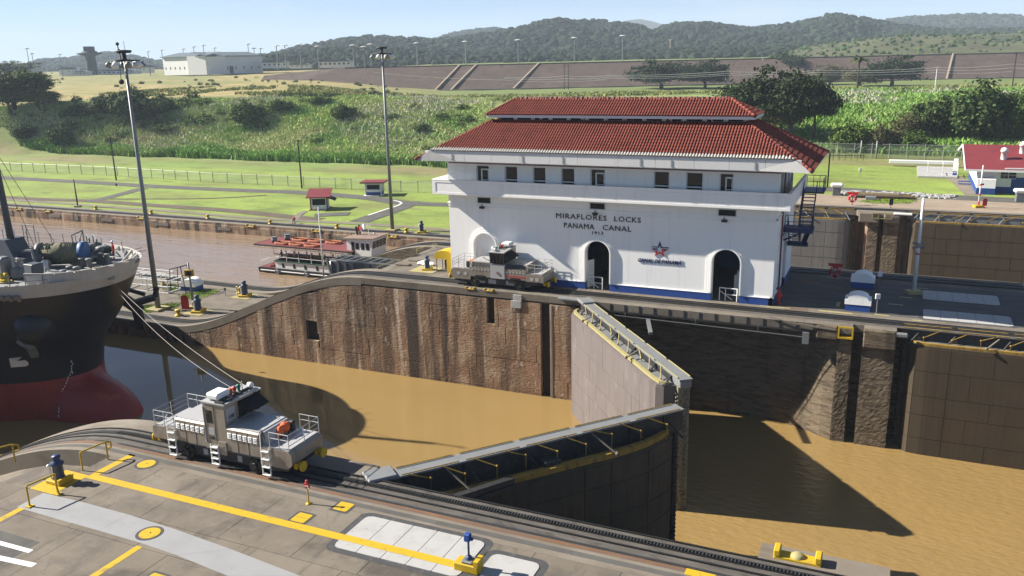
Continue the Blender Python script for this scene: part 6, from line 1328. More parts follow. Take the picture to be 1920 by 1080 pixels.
def scatter(n, x0, x1, y0, y1, cond, seed):
    q = np.random.default_rng(seed); P = []
    while len(P) < n:
        x, y = q.uniform(x0, x1), q.uniform(y0, y1)
        if cond(x, y): P.append((x, y, ground(x, y)-.05))
    return np.array(P)
def vis(x, y, a0, a1, v1):
    u, v = depth_uv((x, y)); a = 960+FPX*u/v; return a0 < a < a1 and v < v1
def footed(x, y, k=0): return y > lerp(204, 187, sst((x+95)/75))+k+5*mnoise.noise((x*.06, 0, 2))
nz2 = lambda p, s, k: np.array([mnoise.noise((x*s, y*s, k)) for x, y, _ in p])
P = scatter(19000, -330, -55, 203, 300, lambda x, y: footed(x, y, 2) and vis(x, y, -60, 930, 322), 1); hn = nz2(P, .045, 1); reeds('reeds', P, 1.0+.9*np.clip(hn+.3, 0, 1.3), 7, .13, GR[0], 2, nz2(P, .03, 5) > -.02, GR[1])
P = scatter(2200, -330, -60, 200, 212, lambda x, y: footed(x, y, 0) and not footed(x, y, 7) and vis(x, y, -60, 930, 300), 3); reeds('reeds', P, 2.3+.8*nz2(P, .08, 2), 8, .17, GR[3], 4, nz2(P, .03, 5) > .35, GR[1])
P = scatter(5200, -330, -30, 255, 420, lambda x, y: vis(x, y, 60, 1400, 430) and depth_uv((x, y))[1] > 300 and (pxeq(x, y) > 560 or mnoise.noise((x*.03, y*.03, 4)) > .1), 5); reeds('tall_grass', P, .9+.7*np.clip(nz2(P, .05, 3)+.2, 0, 1), 6, .2, GR[2], 6)
P = scatter(11000, -45, 75, 186, 330, lambda x, y: footed(x, y, 1) and vis(x, y, 1340, 1990, 335), 7); reeds('reeds', P, 1.1+.9*np.clip(nz2(P, .05, 6)+.3, 0, 1.2), 7, .13, GR[3], 8, nz2(P, .05, 5) > .25, GR[1])
P = scatter(3600, -60, 110, 290, 430, lambda x, y: vis(x, y, 1180, 2000, 440) and depth_uv((x, y))[1] > 318, 9); reeds('tall_grass', P, 1.0+.6*np.clip(nz2(P, .05, 6)+.3, 0, 1.2), 6, .2, GR[2], 10)
def scrub(name, pts, r0, r1, mi, seed, src='bush'):
    q = np.random.default_rng(seed); me0 = crown(src, mi); base = np.empty(len(me0.vertices)*3); me0.vertices.foreach_get('co', base); base = base.reshape(-1, 4, 3); Vv = []
    for p in pts:
        r = r0+(r1-r0)*q.random()**2; k = q.choice(len(base), 420, replace=False); g = base[k]; c = g.mean(1, keepdims=True); g = c+(g-c)*2.1; a = q.random()*6.28; ca_, sa_ = math.cos(a), math.sin(a)
        g = np.stack([g[..., 0]*ca_-g[..., 1]*sa_, g[..., 0]*sa_+g[..., 1]*ca_, g[..., 2]*.9], -1)*r; Vv.append((g+p+np.array([0, 0, r*.45])).reshape(-1, 3))
    V_ = np.concatenate(Vv); me = bpy.data.meshes.new(name); me.from_pydata(V_.tolist(), [], np.arange(len(V_)).reshape(-1, 4).tolist()); me.materials.append(FOL[mi]); return tag(link(bpy.data.objects.new(name, me)), kind='stuff')
P = scatter(90, -330, -60, 212, 305, lambda x, y: footed(x, y, 10) and vis(x, y, -60, 900, 325) and mnoise.noise((x*.018, y*.03, 11)) > .02, 21); scrub('scrub', P, .8, 2.8, 2, 22)
P = scatter(26, -330, -120, 225, 310, lambda x, y: footed(x, y, 14) and vis(x, y, -60, 420, 330), 23); scrub('scrub', P, 1.0, 3.0, 2, 24)
P = scatter(60, -330, -60, 212, 305, lambda x, y: footed(x, y, 8) and vis(x, y, -60, 900, 325), 25); scrub('scrub', P, .5, 1.8, 4, 26)
P = scatter(46, -40, 60, 190, 320, lambda x, y: footed(x, y, 6) and vis(x, y, 1500, 1960, 330), 27); scrub('scrub', P, .8, 2.2, 2, 28)
P = scatter(70, -420, -60, 330, 620, lambda x, y: vis(x, y, 60, 760, 640), 29); scrub('scrub', P, .5, 1.7, 2, 30)
# ---- far buildings
def far_box(name, label, cat, px0, px1, yt, yb, dep, dz, mt): pass
lane('path', [(0,214),(60,209),(110,203),(150,199)], 3.0, T['deck_pale'], z=0) if False else None
fh = thing('lock_hall', 'long white far hall with grey roof and small upright windows', 'building'); a, b, c = D(308, 137, 745), D(388, 136, 715), D(493, 127, 775); z0 = 12.0
def wallseg(p, q, h, name='wall', mt=None, par=None, zb=None):
    m = MB(); zb = z0 if zb is None else zb; n = Vector((q.y-p.y, p.x-q.x, 0)).normalized(); k = -n*20
    m.add([(p.x,p.y,zb),(q.x,q.y,zb),(q.x,q.y,zb+h),(p.x,p.y,zb+h),(p.x+k.x,p.y+k.y,zb),(q.x+k.x,q.y+k.y,zb),(q.x+k.x,q.y+k.y,zb+h),(p.x+k.x,p.y+k.y,zb+h)], [(0,1,2,3),(1,5,6,2),(5,4,7,6),(4,0,3,7),(3,2,6,7)]); return obj(name, m, mt or T['far_wall'], par or fh), n
zt = D(308, 107, 745).z-z0
def hall_wall(p, q, n_win, wz, ww, wh):
    o, n = wallseg(p, q, zt); 
    for k in range(n_win):
        f = (k+.5)/n_win; s = p.lerp(q, f); d = (q-p).normalized(); m = MB(); e = n*.15
        A = [Vector((s.x, s.y, z0+wz))-d*ww/2+e, Vector((s.x, s.y, z0+wz))+d*ww/2+e, Vector((s.x, s.y, z0+wz+wh))+d*ww/2+e, Vector((s.x, s.y, z0+wz+wh))-d*ww/2+e]; m.add(A+[x-e for x in A], [(0,1,2,3),(0,4,5,1),(1,5,6,2),(2,6,7,3),(3,7,4,0)]); obj('window', m, T['far_dark'], fh)
    return n
for s, e, nw_, wz, ww, wh in ((0, .45, 6, 4.6, .9, 1.9), (.52, .62, 1, 4.2, 2.6, 3.2)): pass
hall_wall(a, b, 9, 4.6, .9, 1.9); n2 = hall_wall(b, c, 7, 3.5, 1.0, 2.6)
m = MB(); d = (c-b).normalized(); s = b.lerp(c, .42); m.add([Vector((s.x,s.y,z0+.3))+d*x+n2*y+Vector((0,0,z)) for x, y, z in ((-2.2,.2,0),(2.2,.2,0),(2.2,.2,6),(-2.2,.2,6))], [(0,1,2,3)]); obj('portal', m, T['far_dark'], fh)
for p, q, nm in ((a, b, 1), (b, c, 2)):
    n = Vector((q.y-p.y, p.x-q.x, 0)).normalized(); o = n*1.4; i_ = -n*16; m = MB(); zz = z0+zt; e = (q-p).normalized()*1.4
    V_ = [(p.x+o.x-e.x,p.y+o.y-e.y,zz),(q.x+o.x+e.x,q.y+o.y+e.y,zz),(q.x+i_.x,q.y+i_.y,zz+3.2),(p.x+i_.x,p.y+i_.y,zz+3.2)]; m.add(V_+[(x,y,zz-.6) for x,y,_ in V_[:2]], [(0,1,2,3),(4,5,1,0)]); obj('roof', m, T['far_roof'], fh)
m = MB(); m.extr([(0,0),(9,0),(9,1.2),(4,2.0),(0,1.2)], 'y', 0, 10); m.v = [(p[0]-545, p[1]+569, p[2]+z0+1.5) for p in m.v]; obj('porch', m, T['far_wall'], fh)
def white_block(label, px, yb, yt, wpx, dep, name='white_building', roof='far_roof', win=6, cat='building'):
    p = D(px, yb, dep); z = max(ground(p.x, p.y)-1, p.z-.5); h = D(px, yt, dep).z-z; w = wpx*dep/FPX; t = thing(name, label, cat, (p.x, p.y, z), YAW); m = MB(); m.box(-w/2, w/2, 0, w*.5, 0, h*.72); obj('wall', m, T['far_wall'], t)
    m = MB(); m.extr([(-w/2-.8,h*.72),(w/2+.8,h*.72),(w*.32,h),(-w*.32,h)], 'y', -.8, w*.5+.8); obj('roof', m, T[roof], t)
    for k in range(win): x = -w/2+w*(k+.5)/win; m = MB(); m.box(x-w*.03, x+w*.03, -.12, 0, h*.38, h*.58); obj('window', m, T['far_dark'], t)
    return t
white_block('white far house with blue grey roof standing on the dam crest', 628, 126, 111, 58, 620, win=7)
white_block('low white far building at the right end of the long hall', 515, 127, 113, 44, 760, win=5); white_block('small pale far building on the dam crest beside the low one', 562, 127, 119, 36, 700, win=4); white_block('small white far shed left of the hall', 276, 136, 122, 20, 780, win=2); white_block('far white building below the control tower', 124, 140, 126, 24, 840, win=2); white_block('low far grey building row left of the tower foot', 140, 141, 133, 44, 850, win=6); white_block('low far building row right of the tower foot', 218, 140, 130, 66, 880, win=8)
tw = thing('control_tower', 'tall grey far control tower with wide brim and square top', 'tower', D(174, 141, 880)); tw.location.z = 11.5; tw.rotation_euler.z = YAW; k = 880/FPX
zt_ = lambda y: D(174, y, 880).z-11.5
m = MB(); m.lathe([(5.6,0),(4.6,zt_(112)),(4.8,zt_(103))], (0,0,0), 16); obj('shaft', m, T['tower_grey'], tw)
m = MB(); m.lathe([(4.8,zt_(105)),(12,zt_(101)),(12,zt_(99.6)),(7,zt_(98)),(7,zt_(96)),(0,zt_(96))], (0,0,0), 18); obj('brim', m, T['tower_grey'], tw)
m = MB(); m.box(-3.8, 3.8, -4, 4, zt_(97), zt_(87)); obj('cabin', m, T['tower_grey'], tw)
m = MB(); m.lathe([(3.2,0),(2.4,D(1259,80,1000).z-14),(3.0,D(1259,76,1000).z-14),(3.0,D(1259,74,1000).z-14),(0,D(1259,73,1000).z-14)], (0,0,0), 12); o = obj('stone_tower', m, T['timber']); p = D(1259, 104, 1000); o.location = (p.x, p.y, 14); tag(o, 'lone slender far tower standing before the forest above the roof', 'tower')
# ================================================================== PAINT AND SLABS ON THE NEAR DECK
def flat(name, pts, mt, z=.005, parent=None, **k):
    m = MB(); n = len(pts); m.add([(x, y, z) for x, y in pts]+[(x, y, z-.004) for x, y in pts], [tuple(range(n))]); return obj(name, m, mt, parent, **k)
def rect(x0, x1, y0, y1): return [(x0,y0),(x1,y0),(x1,y1),(x0,y1)]
def rrect(x0, x1, y0, y1, r, n=5):
    P = []
    for cx, cy, a0 in ((x1-r,y0+r,-90),(x1-r,y1-r,0),(x0+r,y1-r,90),(x0+r,y0+r,180)):
        for i in range(n+1): a = math.radians(a0+90*i/n); P.append((cx+r*math.cos(a), cy+r*math.sin(a)))
    return P
def ribbon(pix, w, z=.006):
    P = [G(*q) for q in pix]; V_ = []
    for i, q in enumerate(P):
        d = (P[min(i+1, len(P)-1)]-P[max(i-1, 0)]).normalized(); n = Vector((-d.y, d.x, 0))*w/2; V_ += [(q.x+n.x, q.y+n.y, z), (q.x-n.x, q.y-n.y, z)]
    m = MB(); m.add(V_, [(2*i, 2*i+1, 2*i+3, 2*i+2) for i in range(len(P)-1)]); return m
pm = thing('painted_lines', 'bright yellow guide lines painted on the near concrete deck', 'road marking')
flat('line', rect(-36.95, -14.9, 27.52, 28.0), T['yellow'], .009, pm); flat('line', rect(-37.0, -36.55, 28.01, 30.45), T['yellow'], .009, pm); flat('line', rect(-37.35, -36.98, 10, 24.1), T['yellow'], .009, pm)
flat('pad', rect(-38.66, -36.97, 25.62, 27.78), T['yellow'], .007, pm); flat('line', rect(-29.3, -28.95, 10, 23.75), T['yellow'], .009, pm); flat('line', rect(-13.9, -9, 27.45, 27.75), T['yellow'], .006, pm)
obj('line', ribbon([(940,1078),(985,1089),(1030,1100)], .5, .007), T['yellow'], pm); obj('line', ribbon([(1285,1071),(1340,1084)], .45, .012), T['yellow'], pm)
wm = thing('painted_lines', 'white parking lines at the lower left corner of the near deck', 'road marking')
obj('line', ribbon([(-30,1010),(58,1034)], .25), T['white_metal'], wm); obj('line', ribbon([(-30,1040),(64,1060)], .3), T['white_metal'], wm)
gp = thing('painted_strip', 'long light grey painted strip crossing the near deck beside the blue bollard', 'floor paint')
UPE = [(81,924),(164,944),(241,965),(330,993),(433,1030),(563,1080),(640,1112)]; LWE = [(31,951),(104,972.5),(185,995),(263,1018),(330,1041),(427,1080),(500,1112)]
U_ = [G(*q) for q in UPE]; L_w = [G(*q) for q in LWE]
for i in range(6):
    if i in (1, 3): continue
    k_ = 2 if i in (0, 2) else 1; P = L_w[i:i+k_+1]+list(reversed(U_[i:i+k_+1])); flat('paint_panel', [(p.x+(.012 if p in (L_w[i], U_[i]) else 0), p.y) for p in P], T['grey_paint'], .008, gp)
flat('tar_patch', rect(-45, -33.6, 16, 22.3), T['asphalt'], .004, kind='structure')
def hatchway(label, x0, x1, y0, y1, n, loc_deck=0., rim='dark_paint'):
    t = thing('hatch_cover', label, 'hatch', (x0, y0, loc_deck)); w, d = x1-x0, y1-y0
    flat('rim', rrect(-.32, w+.32, -.32, d+.32, .5), T[rim], .006, t)
    for i in range(n):
        a, b = w*i/n+.015, w*(i+1)/n-.015; m = MB(); P = rrect(a, b, 0, d, .03, 1) 
        if n == 1: P = rrect(a, b, 0, d, .35)
        elif i == 0: P = [(b,0),(b,d),(a+.3,d),(a+.08,d-.1),(a,d-.3),(a,.3),(a+.08,.1),(a+.3,0)]
        elif i == n-1: P = [(a,0),(b-.3,0),(b-.08,.1),(b,.3),(b,d-.3),(b-.08,d-.1),(b-.3,d),(a,d)]
        m.prism(P, -.05, .035); obj('slab', m, T['hatch'], t)
    return t
hw_ = hatchway('row of white concrete slabs with dark rim crossed by the yellow line', -21.15, -14.95, 26.95, 29.78, 5)
flat('line', rect(0, 6.2, .57, 1.03), T['yellow'], .042, hw_); hatchway('single square white slab with dark rim beside the blue post', -14.35, -12.1, 27.4, 29.15, 1)
hatchway('sunlit row of pale slabs in front of the shaded deck right of the house', 2.95, 9.2, 71.65, 74.4, 5, 0, 'dark_paint'); hatchway('shaded row of bluish slabs behind the tall thin mast base', 3.0, 8.8, 77.6, 80.6, 5, 0, 'dark_paint')
def manhole(label, x, y, square=False):
    t = thing('manhole_cover', label, 'manhole', (x, y, 0))
    if square:
        flat('rim', rrect(-.52, .52, -.52, .52, .12), T['dark_paint'], .007, t); m = MB(); m.prism(rrect(-.38, .38, -.38, .38, .08), -.03, .02); m.mat(1); m.box(-.3, .3, -.008, .008, .0201, .022); obj('lid', m, [T['yellow'], T['dark_paint']], t)
    else:
        flat('rim', [(.62*math.cos(k*math.pi/12), .62*math.sin(k*math.pi/12)) for k in range(24)], T['dark_paint'], .0095, t); m = MB(); m.prism([(.47*math.cos(k*math.pi/12), .47*math.sin(k*math.pi/12)) for k in range(24)], -.03, .022); m.ball((.0,.02,.022), .04, 6, 4); obj('lid', m, T['yellow'], t)
manhole('round yellow manhole cover left of the locomotive steps', -35.17, 29.88); manhole('round yellow manhole cover on the light grey strip', -29.55, 24.74); manhole('square yellow cover nearer the yellow line', -23.92, 28.45, True); manhole('square yellow cover beside the small red sign post', -22.68, 30.05, True); manhole('square yellow cover cut by the bottom edge of the view', -26.55, 22.1, True)
# ================================================================== BOLLARDS, CAPSTANS, RAILS
def capstan(label, loc, sc=1., pad=True, group=None, rz=0):
    t = thing('capstan', label, 'capstan', loc, rz, group); 
    m = MB(); m.bevbox(-.62, .62, -.55, .55, 0, .26, .04); m.box(.45, .62, -.55, .55, .26, .40); obj('base', m, T['yellow'], t)
    m = MB(); m.lathe([(.40,.26),(.36,.34),(.33,.42),(.31,1.15),(.40,1.22),(.41,1.34),(.24,1.44),(.20,1.62),(.27,1.68),(.27,1.80),(.0,1.84)], (0,0,0), 16); obj('drum', m, T['cap_blue'], t)
    m = MB(); m.tube([(-.25,-.34,.3),(-.25,-.38,1.2)], .05, 6); m.ball((-.25,-.42,1.22), .13, 8, 5); obj('lamp', m, T['white_metal'], t)
    if sc != 1: t.scale = (sc, sc, sc)
    return t
T['cap_blue'] = mat('capstan_slate_blue', (.035,.065,.17), .45, layers=[((.06,.08,.14),(3,3,3),.5,.7,6,.6)])
cap0 = capstan('blue capstan on a yellow pad at the left end of the near yellow line', (-37.85, 26.75, 0), .8, group='blue capstans on yellow bases')
for lab, p, s in (('blue capstan on yellow base beside the yellow arched box near the white house', (-42.3, 72.85, 0), .8), ('blue capstan at the foot of the sloping wall, beside the red sign', (-73.9, 73.2, LOW), 1.15), ('blue capstan nearer the canal behind the green patch', (-73.4, 80.7, LOW), 1.1), ('dark capstan on yellow pad by the second tall mast across the canal', (-72.3, 123.2, LOW+.03), 1.1)):
    c = clone(cap0, p, .3, lab, s)
for x, y, z in ((-42.3, 72.85, 0), (-73.9, 73.2, LOW), (-73.4, 80.7, LOW), (-72.3, 123.2, LOW)): flat('painted_pad', [(x-1.5,y-1.2),(x+1.2,y-1.2),(x+1.2,y+1.2),(x-1.5,y+1.2)], T['pale_yellow'], z+.03, kind='structure')
def bollard(label, loc, first=[]):
    if first: return clone(first[0], loc, 0, label)
    t = thing('mooring_bollard', label, 'bollard', loc, 0, 'small yellow mooring bollards'); m = MB(); m.lathe([(.45,0),(.45,.12),(.26,.16),(.22,.5),(.36,.58),(.36,.72),(0,.76)], (0,0,0), 12); obj('post', m, T['yellow'], t); m = MB(); m.bar((-.5,0,.62),(.5,0,.62),.22,.16); obj('horn', m, T['pale_yellow'], t); first.append(t); return t
for lab, px, py in (('yellow bollard on the lower deck left of the red sign', 335, 592), ('yellow bollard beside the post near the canal side capstan', 450, 550), ('yellow bollard half hidden by the tall left mast', 306, 535), ('yellow bollard on the lawn edge left of the tall left mast', 180, 393), ('yellow bollard on the lawn edge just right of the tall left mast', 284, 401), ('yellow bollard on the lawn edge above the launch stern', 390, 410), ('yellow bollard on the lawn edge beside the bending person', 507, 420), ('yellow bollard on the lawn above the launch roof', 632, 428), ('yellow bollard on the lawn right of the second tall mast', 762, 436)):
    p = G(px, py, LOW); bollard(lab, (p.x, p.y, LOW+.02))
def loop_rail(label, a, b, h=1.05, mt='yellow', feet=False, group='bent tube hand rails'):
    t = thing('hand_rail', label, 'railing', (a[0], a[1], a[2])); a, b = Vector((0,0,0)), Vector(b)-Vector(a); m = MB(); m.tube([a, a+Vector((0,0,h)), b+Vector((0,0,h)), b+Vector((0,0,0))], .045, 7); obj('rail', m, T[mt], t)
    d = (b-a).normalized(); m = MB(); m.tube([b+Vector((0,0,h)), b+d*.28+Vector((0,0,h-.12)), b+d*.28+Vector((0,0,h-.4)), b+Vector((0,0,h-.45))], .045, 7) if not feet else m.box(a.x-.15, a.x+.15, a.y-.15, a.y+.15, 0, .06); obj('end_loop' if not feet else 'foot_plate', m, T[mt], t)
    if feet: m = MB(); m.box(b.x-.15, b.x+.15, b.y-.15, b.y+.15, 0, .06); m.bar(b+Vector((.25,-.1,0)), b+Vector((0,0,.35)), .08, .05); obj('foot_plate', m, T[mt], t)
    return t
loop_rail('yellow bent rail guarding the sunken pit beside the track', (-37.75, 28.05, 0), (-37.55, 29.5, 0)); loop_rail('yellow bent rail cut by the left border', (-43.4, 26.6, -.3), (-42.7, 27.8, -.3)); loop_rail('yellow bent rail standing in front of the blue capstan', (-36.95, 24.35, 0), (-36.75, 25.75, 0), 1.1, 'yellow', True)
q = PY(718,507,73.0); loop_rail('pale yellow rail above the pit between the centre wall tracks', (q.x, 72.0, -1.0), (q.x+.6, 75.5, -1.0), 1.1, 'pale_yellow'); q = PY(790,468,80.); loop_rail('pale yellow rail at the far pit left of the white house', (q.x, 79., -.6), (q.x+.6, 82.2, -.6), 1.1, 'pale_yellow')
# wall fairleads: yellow U shaped castings let into the wall edges
def fairlead(label, loc, first=[], rz=0):
    if first: return clone(first[0], loc, rz, label)
    t = thing('wall_fairlead', label, 'fairlead', loc, 0, 'yellow fairleads along the lock walls'); m = MB(); m.bevbox(-.95, .95, -.30, .30, -.05, .12, .03); obj('base_plate', m, T['yellow'], t)
    for s in (-1, 1): m = MB(); m.bevbox(s*.82-.13, s*.82+.13, -.32, .32, .12, .42, .04); obj('horn', m, T['yellow'], t)
    m = MB(); m.lathe([(.3,.12),(.26,.2),(.2,.26),(0,.28)], (0,0,0), 10); obj('roller', m, T['pale_yellow'], t); first.append(t); return t
fa0 = fairlead('bright yellow fairlead on the near wall edge at the bottom of the view', (-2.35, 33.55, .0))
for i, (px, py) in enumerate(((34,392),(88,397),(263,411),(468,425),(592,435),(735,446))):
    p = PY(px, py, 119.5); fairlead(['yellow fairlead on the far wall nearest the left border','yellow fairlead on the far wall left of the painted plates','yellow fairlead on the far wall left of the tall left mast','yellow fairlead on the far wall above the launch stern','yellow fairlead on the far wall behind the launch','yellow fairlead on the far wall right of the wheelhouse'][i], (p.x, 119.75, LOW-.30), rz=0)
for x, lab in ((-35.0, 'yellow fairlead under the second locomotive, left one'), (-33.1, 'yellow fairlead under the second locomotive, right one')): c = fairlead(lab, (x, 67.95, -.06)); c.scale = (.5, .55, .45)
for i, px in enumerate((20, 103, 143, 200, 290, 305, 420, 540, 640)):
    p = PY(px, 398+px*.066+(6 if px > 250 else 0), 119.5); m = MB(); w = .55 if i in (0, 2, 4) else 1.5; m.bevbox(-w, w, 0, .06, -.55 if w < 1 else -.3, .55 if w < 1 else .3, .02); o = obj('wall_plate', m, T['deck_pale']); o.location = (p.x, 119.47, LOW-1.05); tag(o, ['pale square plate on the far wall at the left border','pale oblong plate on the far wall, second from the left border','pale plate with two holes on the far wall','pale oblong plate on the far wall below the lawn post','pale square plate on the far wall left of the tall left mast','pale oblong plate on the far wall right of the tall left mast','pale oblong plate on the far wall above the canal wake','pale oblong plate on the far wall above the launch stern','pale oblong plate on the far wall behind the life rafts'][i], 'plate')
m = MB(); m.bevbox(-.42, .42, -.02, .1, -1.1, .0, .02); m.bevbox(-.62, .35, -.05, .02, -1.25, -.55, .02); o = tag(obj('concrete_patch', m, T['hatch']), 'whitewashed block on the centre wall face below the second locomotive', 'patch'); o.location = (-30.2, 67.8, -.15)
# ================================================================== MASTS, POLES, SIGNS
def mast_light(label, base, top, lean=0.):
    t = thing('floodlight_mast', label, 'light mast', base, 0, 'tall floodlight masts beside the canal'); h = top-base[2]; m = MB(); m.cyl((0,0,.1), (0,0,h), .33, .15, 12); obj('pole', m, T['pole'], t)
    m = MB(); m.bevbox(-1.0, 1.0, -1.0, 1.0, 0, .25, .05); obj('foot', m, T['pale_yellow'], t)
    m = MB(); m.lathe([(.75,0),(.85,.15),(.85,.3),(0,.35)], (0,0,h+.7), 12); m.lathe([(1.45,0),(1.55,.06),(1.55,.16),(1.3,.16),(1.3,0),(1.45,0)], (0,0,h-.2), 14)
    for k in range(4): a = k*math.pi/2; m.bar((0,0,h), (1.4*math.cos(a),1.4*math.sin(a),h-.1), .1, .1)
    m.cyl((0,0,h), (0,0,h+.8), .2, .2, 8); obj('head_ring', m, T['dark_steel'], t)
    for k in range(8):
        a = k*math.pi/4+.2; m = MB(); c, s = math.cos(a), math.sin(a); p = Vector((1.6*c, 1.6*s, h-.25)); m.cyl(p, p+Vector((.25*c,.25*s,-.55)), .22, .42, 8); obj('floodlight', m, T['pole'] if k % 2 else T['white_metal'], t)
    return t
a = mast_light('tall grey floodlight mast on the lower deck beside the ship bow', (-79.5, 72.45, LOW), 21.2); m = MB(); m.tube([(-.5,0,28.9),(-.8,0,30.6)], .06, 5); m.ball((-.8,0,30.7), .2, 6, 4); m.ball((-.72,0,30.0), .18, 6, 4); m.tube([(-.9,0,28.6),(-.95,0,26.8)], .04, 5); m.ball((-.95,0,26.6), .3, 8, 5); m.tube([(.3,0,29),(.2,0,31.0)], .03, 4); obj('camera_arm', m, T['pole_dark'], a)
mast_light('tall grey floodlight mast on the lawn across the canal, before the reed slope', (-78.3, 123.6, LOW), 21.6)
def utility(label, px, pyb, pyt, z, r=.14, mt='pole_dark', arm=True, group='dark poles on the lawn'):
    p = G(px, pyb, z) if z is not None else hit(px, pyb); t = thing('utility_pole', label, 'pole', (p.x, p.y, p.z), YAW, group); dep = depth_uv(p)[1]; h = D(px, pyt, dep).z-p.z; m = MB(); m.cyl((0,0,-.3), (0,0,h), r, r*.7, 7); obj('pole', m, T[mt], t)
    if arm: m = MB(); m.bar((-.9,0,h-.3), (.9,0,h-.3), .14, .12); m.ball((-.8,0,h-.15), .1, 6, 4); m.ball((.8,0,h-.15), .1, 6, 4); obj('crossarm', m, T[mt], t)
    return t
utility('dark pole with short top bar left of the tall left mast', 218, 338, 257, LOW, .2); utility('dark pole with short top bar midway between the two tall masts', 566, 353, 262, LOW, .2)
for lab, px, yb, yt, r, mt in (('dark pole before the dam above the roof ridge end', 940, 163, 121, .22, 'pole_dark'), ('paired dark pole before the dam, the left one', 1058, 168, 121, .25, 'pole_dark'), ('paired dark pole before the dam, the right one', 1066, 168, 121, .25, 'pole_dark'), ('pale thin pole before the dam above the roof', 1142, 160, 138, .16, 'pole'), ('pale pole rising over the tree clump', 1428, 150, 108, .18, 'white_metal'), ('pale pole right of the dark upright tree', 1532, 160, 129, .18, 'white_metal'), ('pale pole on the slope right of the rounded tree', 1753, 168, 125, .18, 'white_metal'), ('tall dark pole near the right border', 1897, 170, 98, .22, 'pole_dark'), ('pale pole left of the tree clump', 1360, 158, 131, .16, 'white_metal'), ('small pale pole left of the dam', 735, 147, 124, .12, 'white_metal'), ('thin pole beside the left drain chutes', 855, 150, 131, .12, 'pole')): utility(lab, px, yb, yt, None, r, mt, r > .17, 'poles in front of the dam')
def wirerun(label, pts, dep, r=.05):
    m = MB(); P = []
    for (x0, y0), (x1, y1) in zip(pts, pts[1:]):
        for k in range(6): t = k/6; P.append(D(lerp(x0,x1,t), lerp(y0,y1,t)+4*t*(1-t)*2.5, dep))
    P.append(D(*pts[-1], dep)); m.tube(P, r, 4); return tag(obj('power_line', m, T['white_metal']), label, 'cable')
wirerun('upper pale power line sagging before the dam', [(945,145),(1062,142),(1142,141),(1360,134),(1532,132),(1753,127),(1897,120),(2000,114)], 330, .045); wirerun('middle pale power line sagging before the dam', [(945,147),(1062,147),(1142,144),(1360,138),(1532,136),(1753,131),(1897,127),(2000,124)], 332, .045); wirerun('lowest pale power line sagging before the dam', [(700,136),(945,150),(1062,152),(1142,147),(1360,141),(1532,140),(1753,136),(1897,134)], 336, .035)
# slender light masts far away along the locks beyond
fl_list = [(58,90,140),(66,100,140),(117,101,138),(282,96,136),(307,93,128),(345,91,110),(365,87,108),(383,84,105),(404,89,108),(467,82,108),(478,90,112),(490,90,112),(521,85,122),(537,84,122),(565,82,124),(598,86,124),(664,84,124),(684,87,124),(697,82,124),(783,80,123),(874,77,122),(972,74,121),(1077,70,119),(1167,66,117)]
fm0 = None
for i, (px, yt, yb) in enumerate(fl_list):
    dep = 780 if px < 520 else 590; p = D(px, yb, dep); zb = 12. if px < 520 else 15.8; h = D(px, yt, dep).z-zb
    if fm0 is None:
        fm0 = thing('far_light_mast', 'slender pale light mast far off on the skyline', 'light mast', (0,0,0), YAW, 'slender light masts along the far locks'); m = MB(); m.cyl((0,0,0), (0,0,30), .38, .25, 6); obj('pole', m, T['pole'], fm0); m = MB(); m.lathe([(.4,0),(2.2,-.9),(2.4,-.5),(.6,.3),(0,.4)], (0,0,30), 8); obj('head', m, T['trim'], fm0); o = fm0
    else: o = clone(fm0, (0,0,0), YAW)
    o.location = (p.x, p.y, zb); o.scale = (1, 1, h/30)
    o['label'] = 'slender far light mast on the skyline, number %s counted from the left' % ['one','two','three','four','five','six','seven','eight','nine','ten','eleven','twelve','thirteen','fourteen','fifteen','sixteen','seventeen','eighteen','nineteen','twenty','twenty one','twenty two','twenty three','twenty four'][i]
def pole(label, px, pyb, pyt, z, r0, r1, mt='pole', foot=None, cat='pole', extras=None, name='lamp_post'):
    p = G(px, pyb, z); t = thing(name, label, cat, p, YAW); dep = depth_uv(p)[1]; h = D(px, pyt, dep).z-z; m = MB(); m.cyl((0,0,0), (0,0,h), r0, r1, 8); obj('pole', m, T[mt], t)
    if foot: m = MB(); m.bevbox(-.62, .62, -.45, .45, 0, .32, .04); obj('foot', m, T[foot], t)
    if extras: extras(t, h)
    return t
def mx_(t, h):
    m = MB(); m.bevbox(-.22, .22, -.2, .2, 4.1, 4.5, .04); m.cyl((0,0,4.5), (0,0,h), .10, .04, 8)
    for a in (-1, 1):
        for b in (-1, 1): m.ball((a*.42, 0, 4.3+b*.22), .13, 8, 5); m.bar((0,0,4.3+b*.1), (a*.42,0,4.3+b*.22), .05, .05)
    obj('lamp_cluster', m, T['pole'], t); m = MB(); m.cyl((0,0,3.5), (0,0,3.62), .2, .2, 8); obj('red_band', m, T['red'], t)
pole('tall thin grey mast with four small lamps on the shaded deck', 1713, 551, 372, 0, .17, .10, 'trim', 'pale_yellow', 'mast', mx_, 'signal_mast')
def stripes(t, h):
    m = MB()
    for k in (0.25, .55, 1.6, 2.9): m.cyl((0,0,k), (0,0,k+.25), .125, .125, 8)
    m.ball((.28,0,h*.55), .14, 8, 5); obj('red_band', m, T['red'], t)
pole('white and red banded post with yellow foot in front of the red roofed house', 1834, 389, 310, 0, .11, .07, 'white_metal', 'yellow', 'post', stripes, 'signal_post')
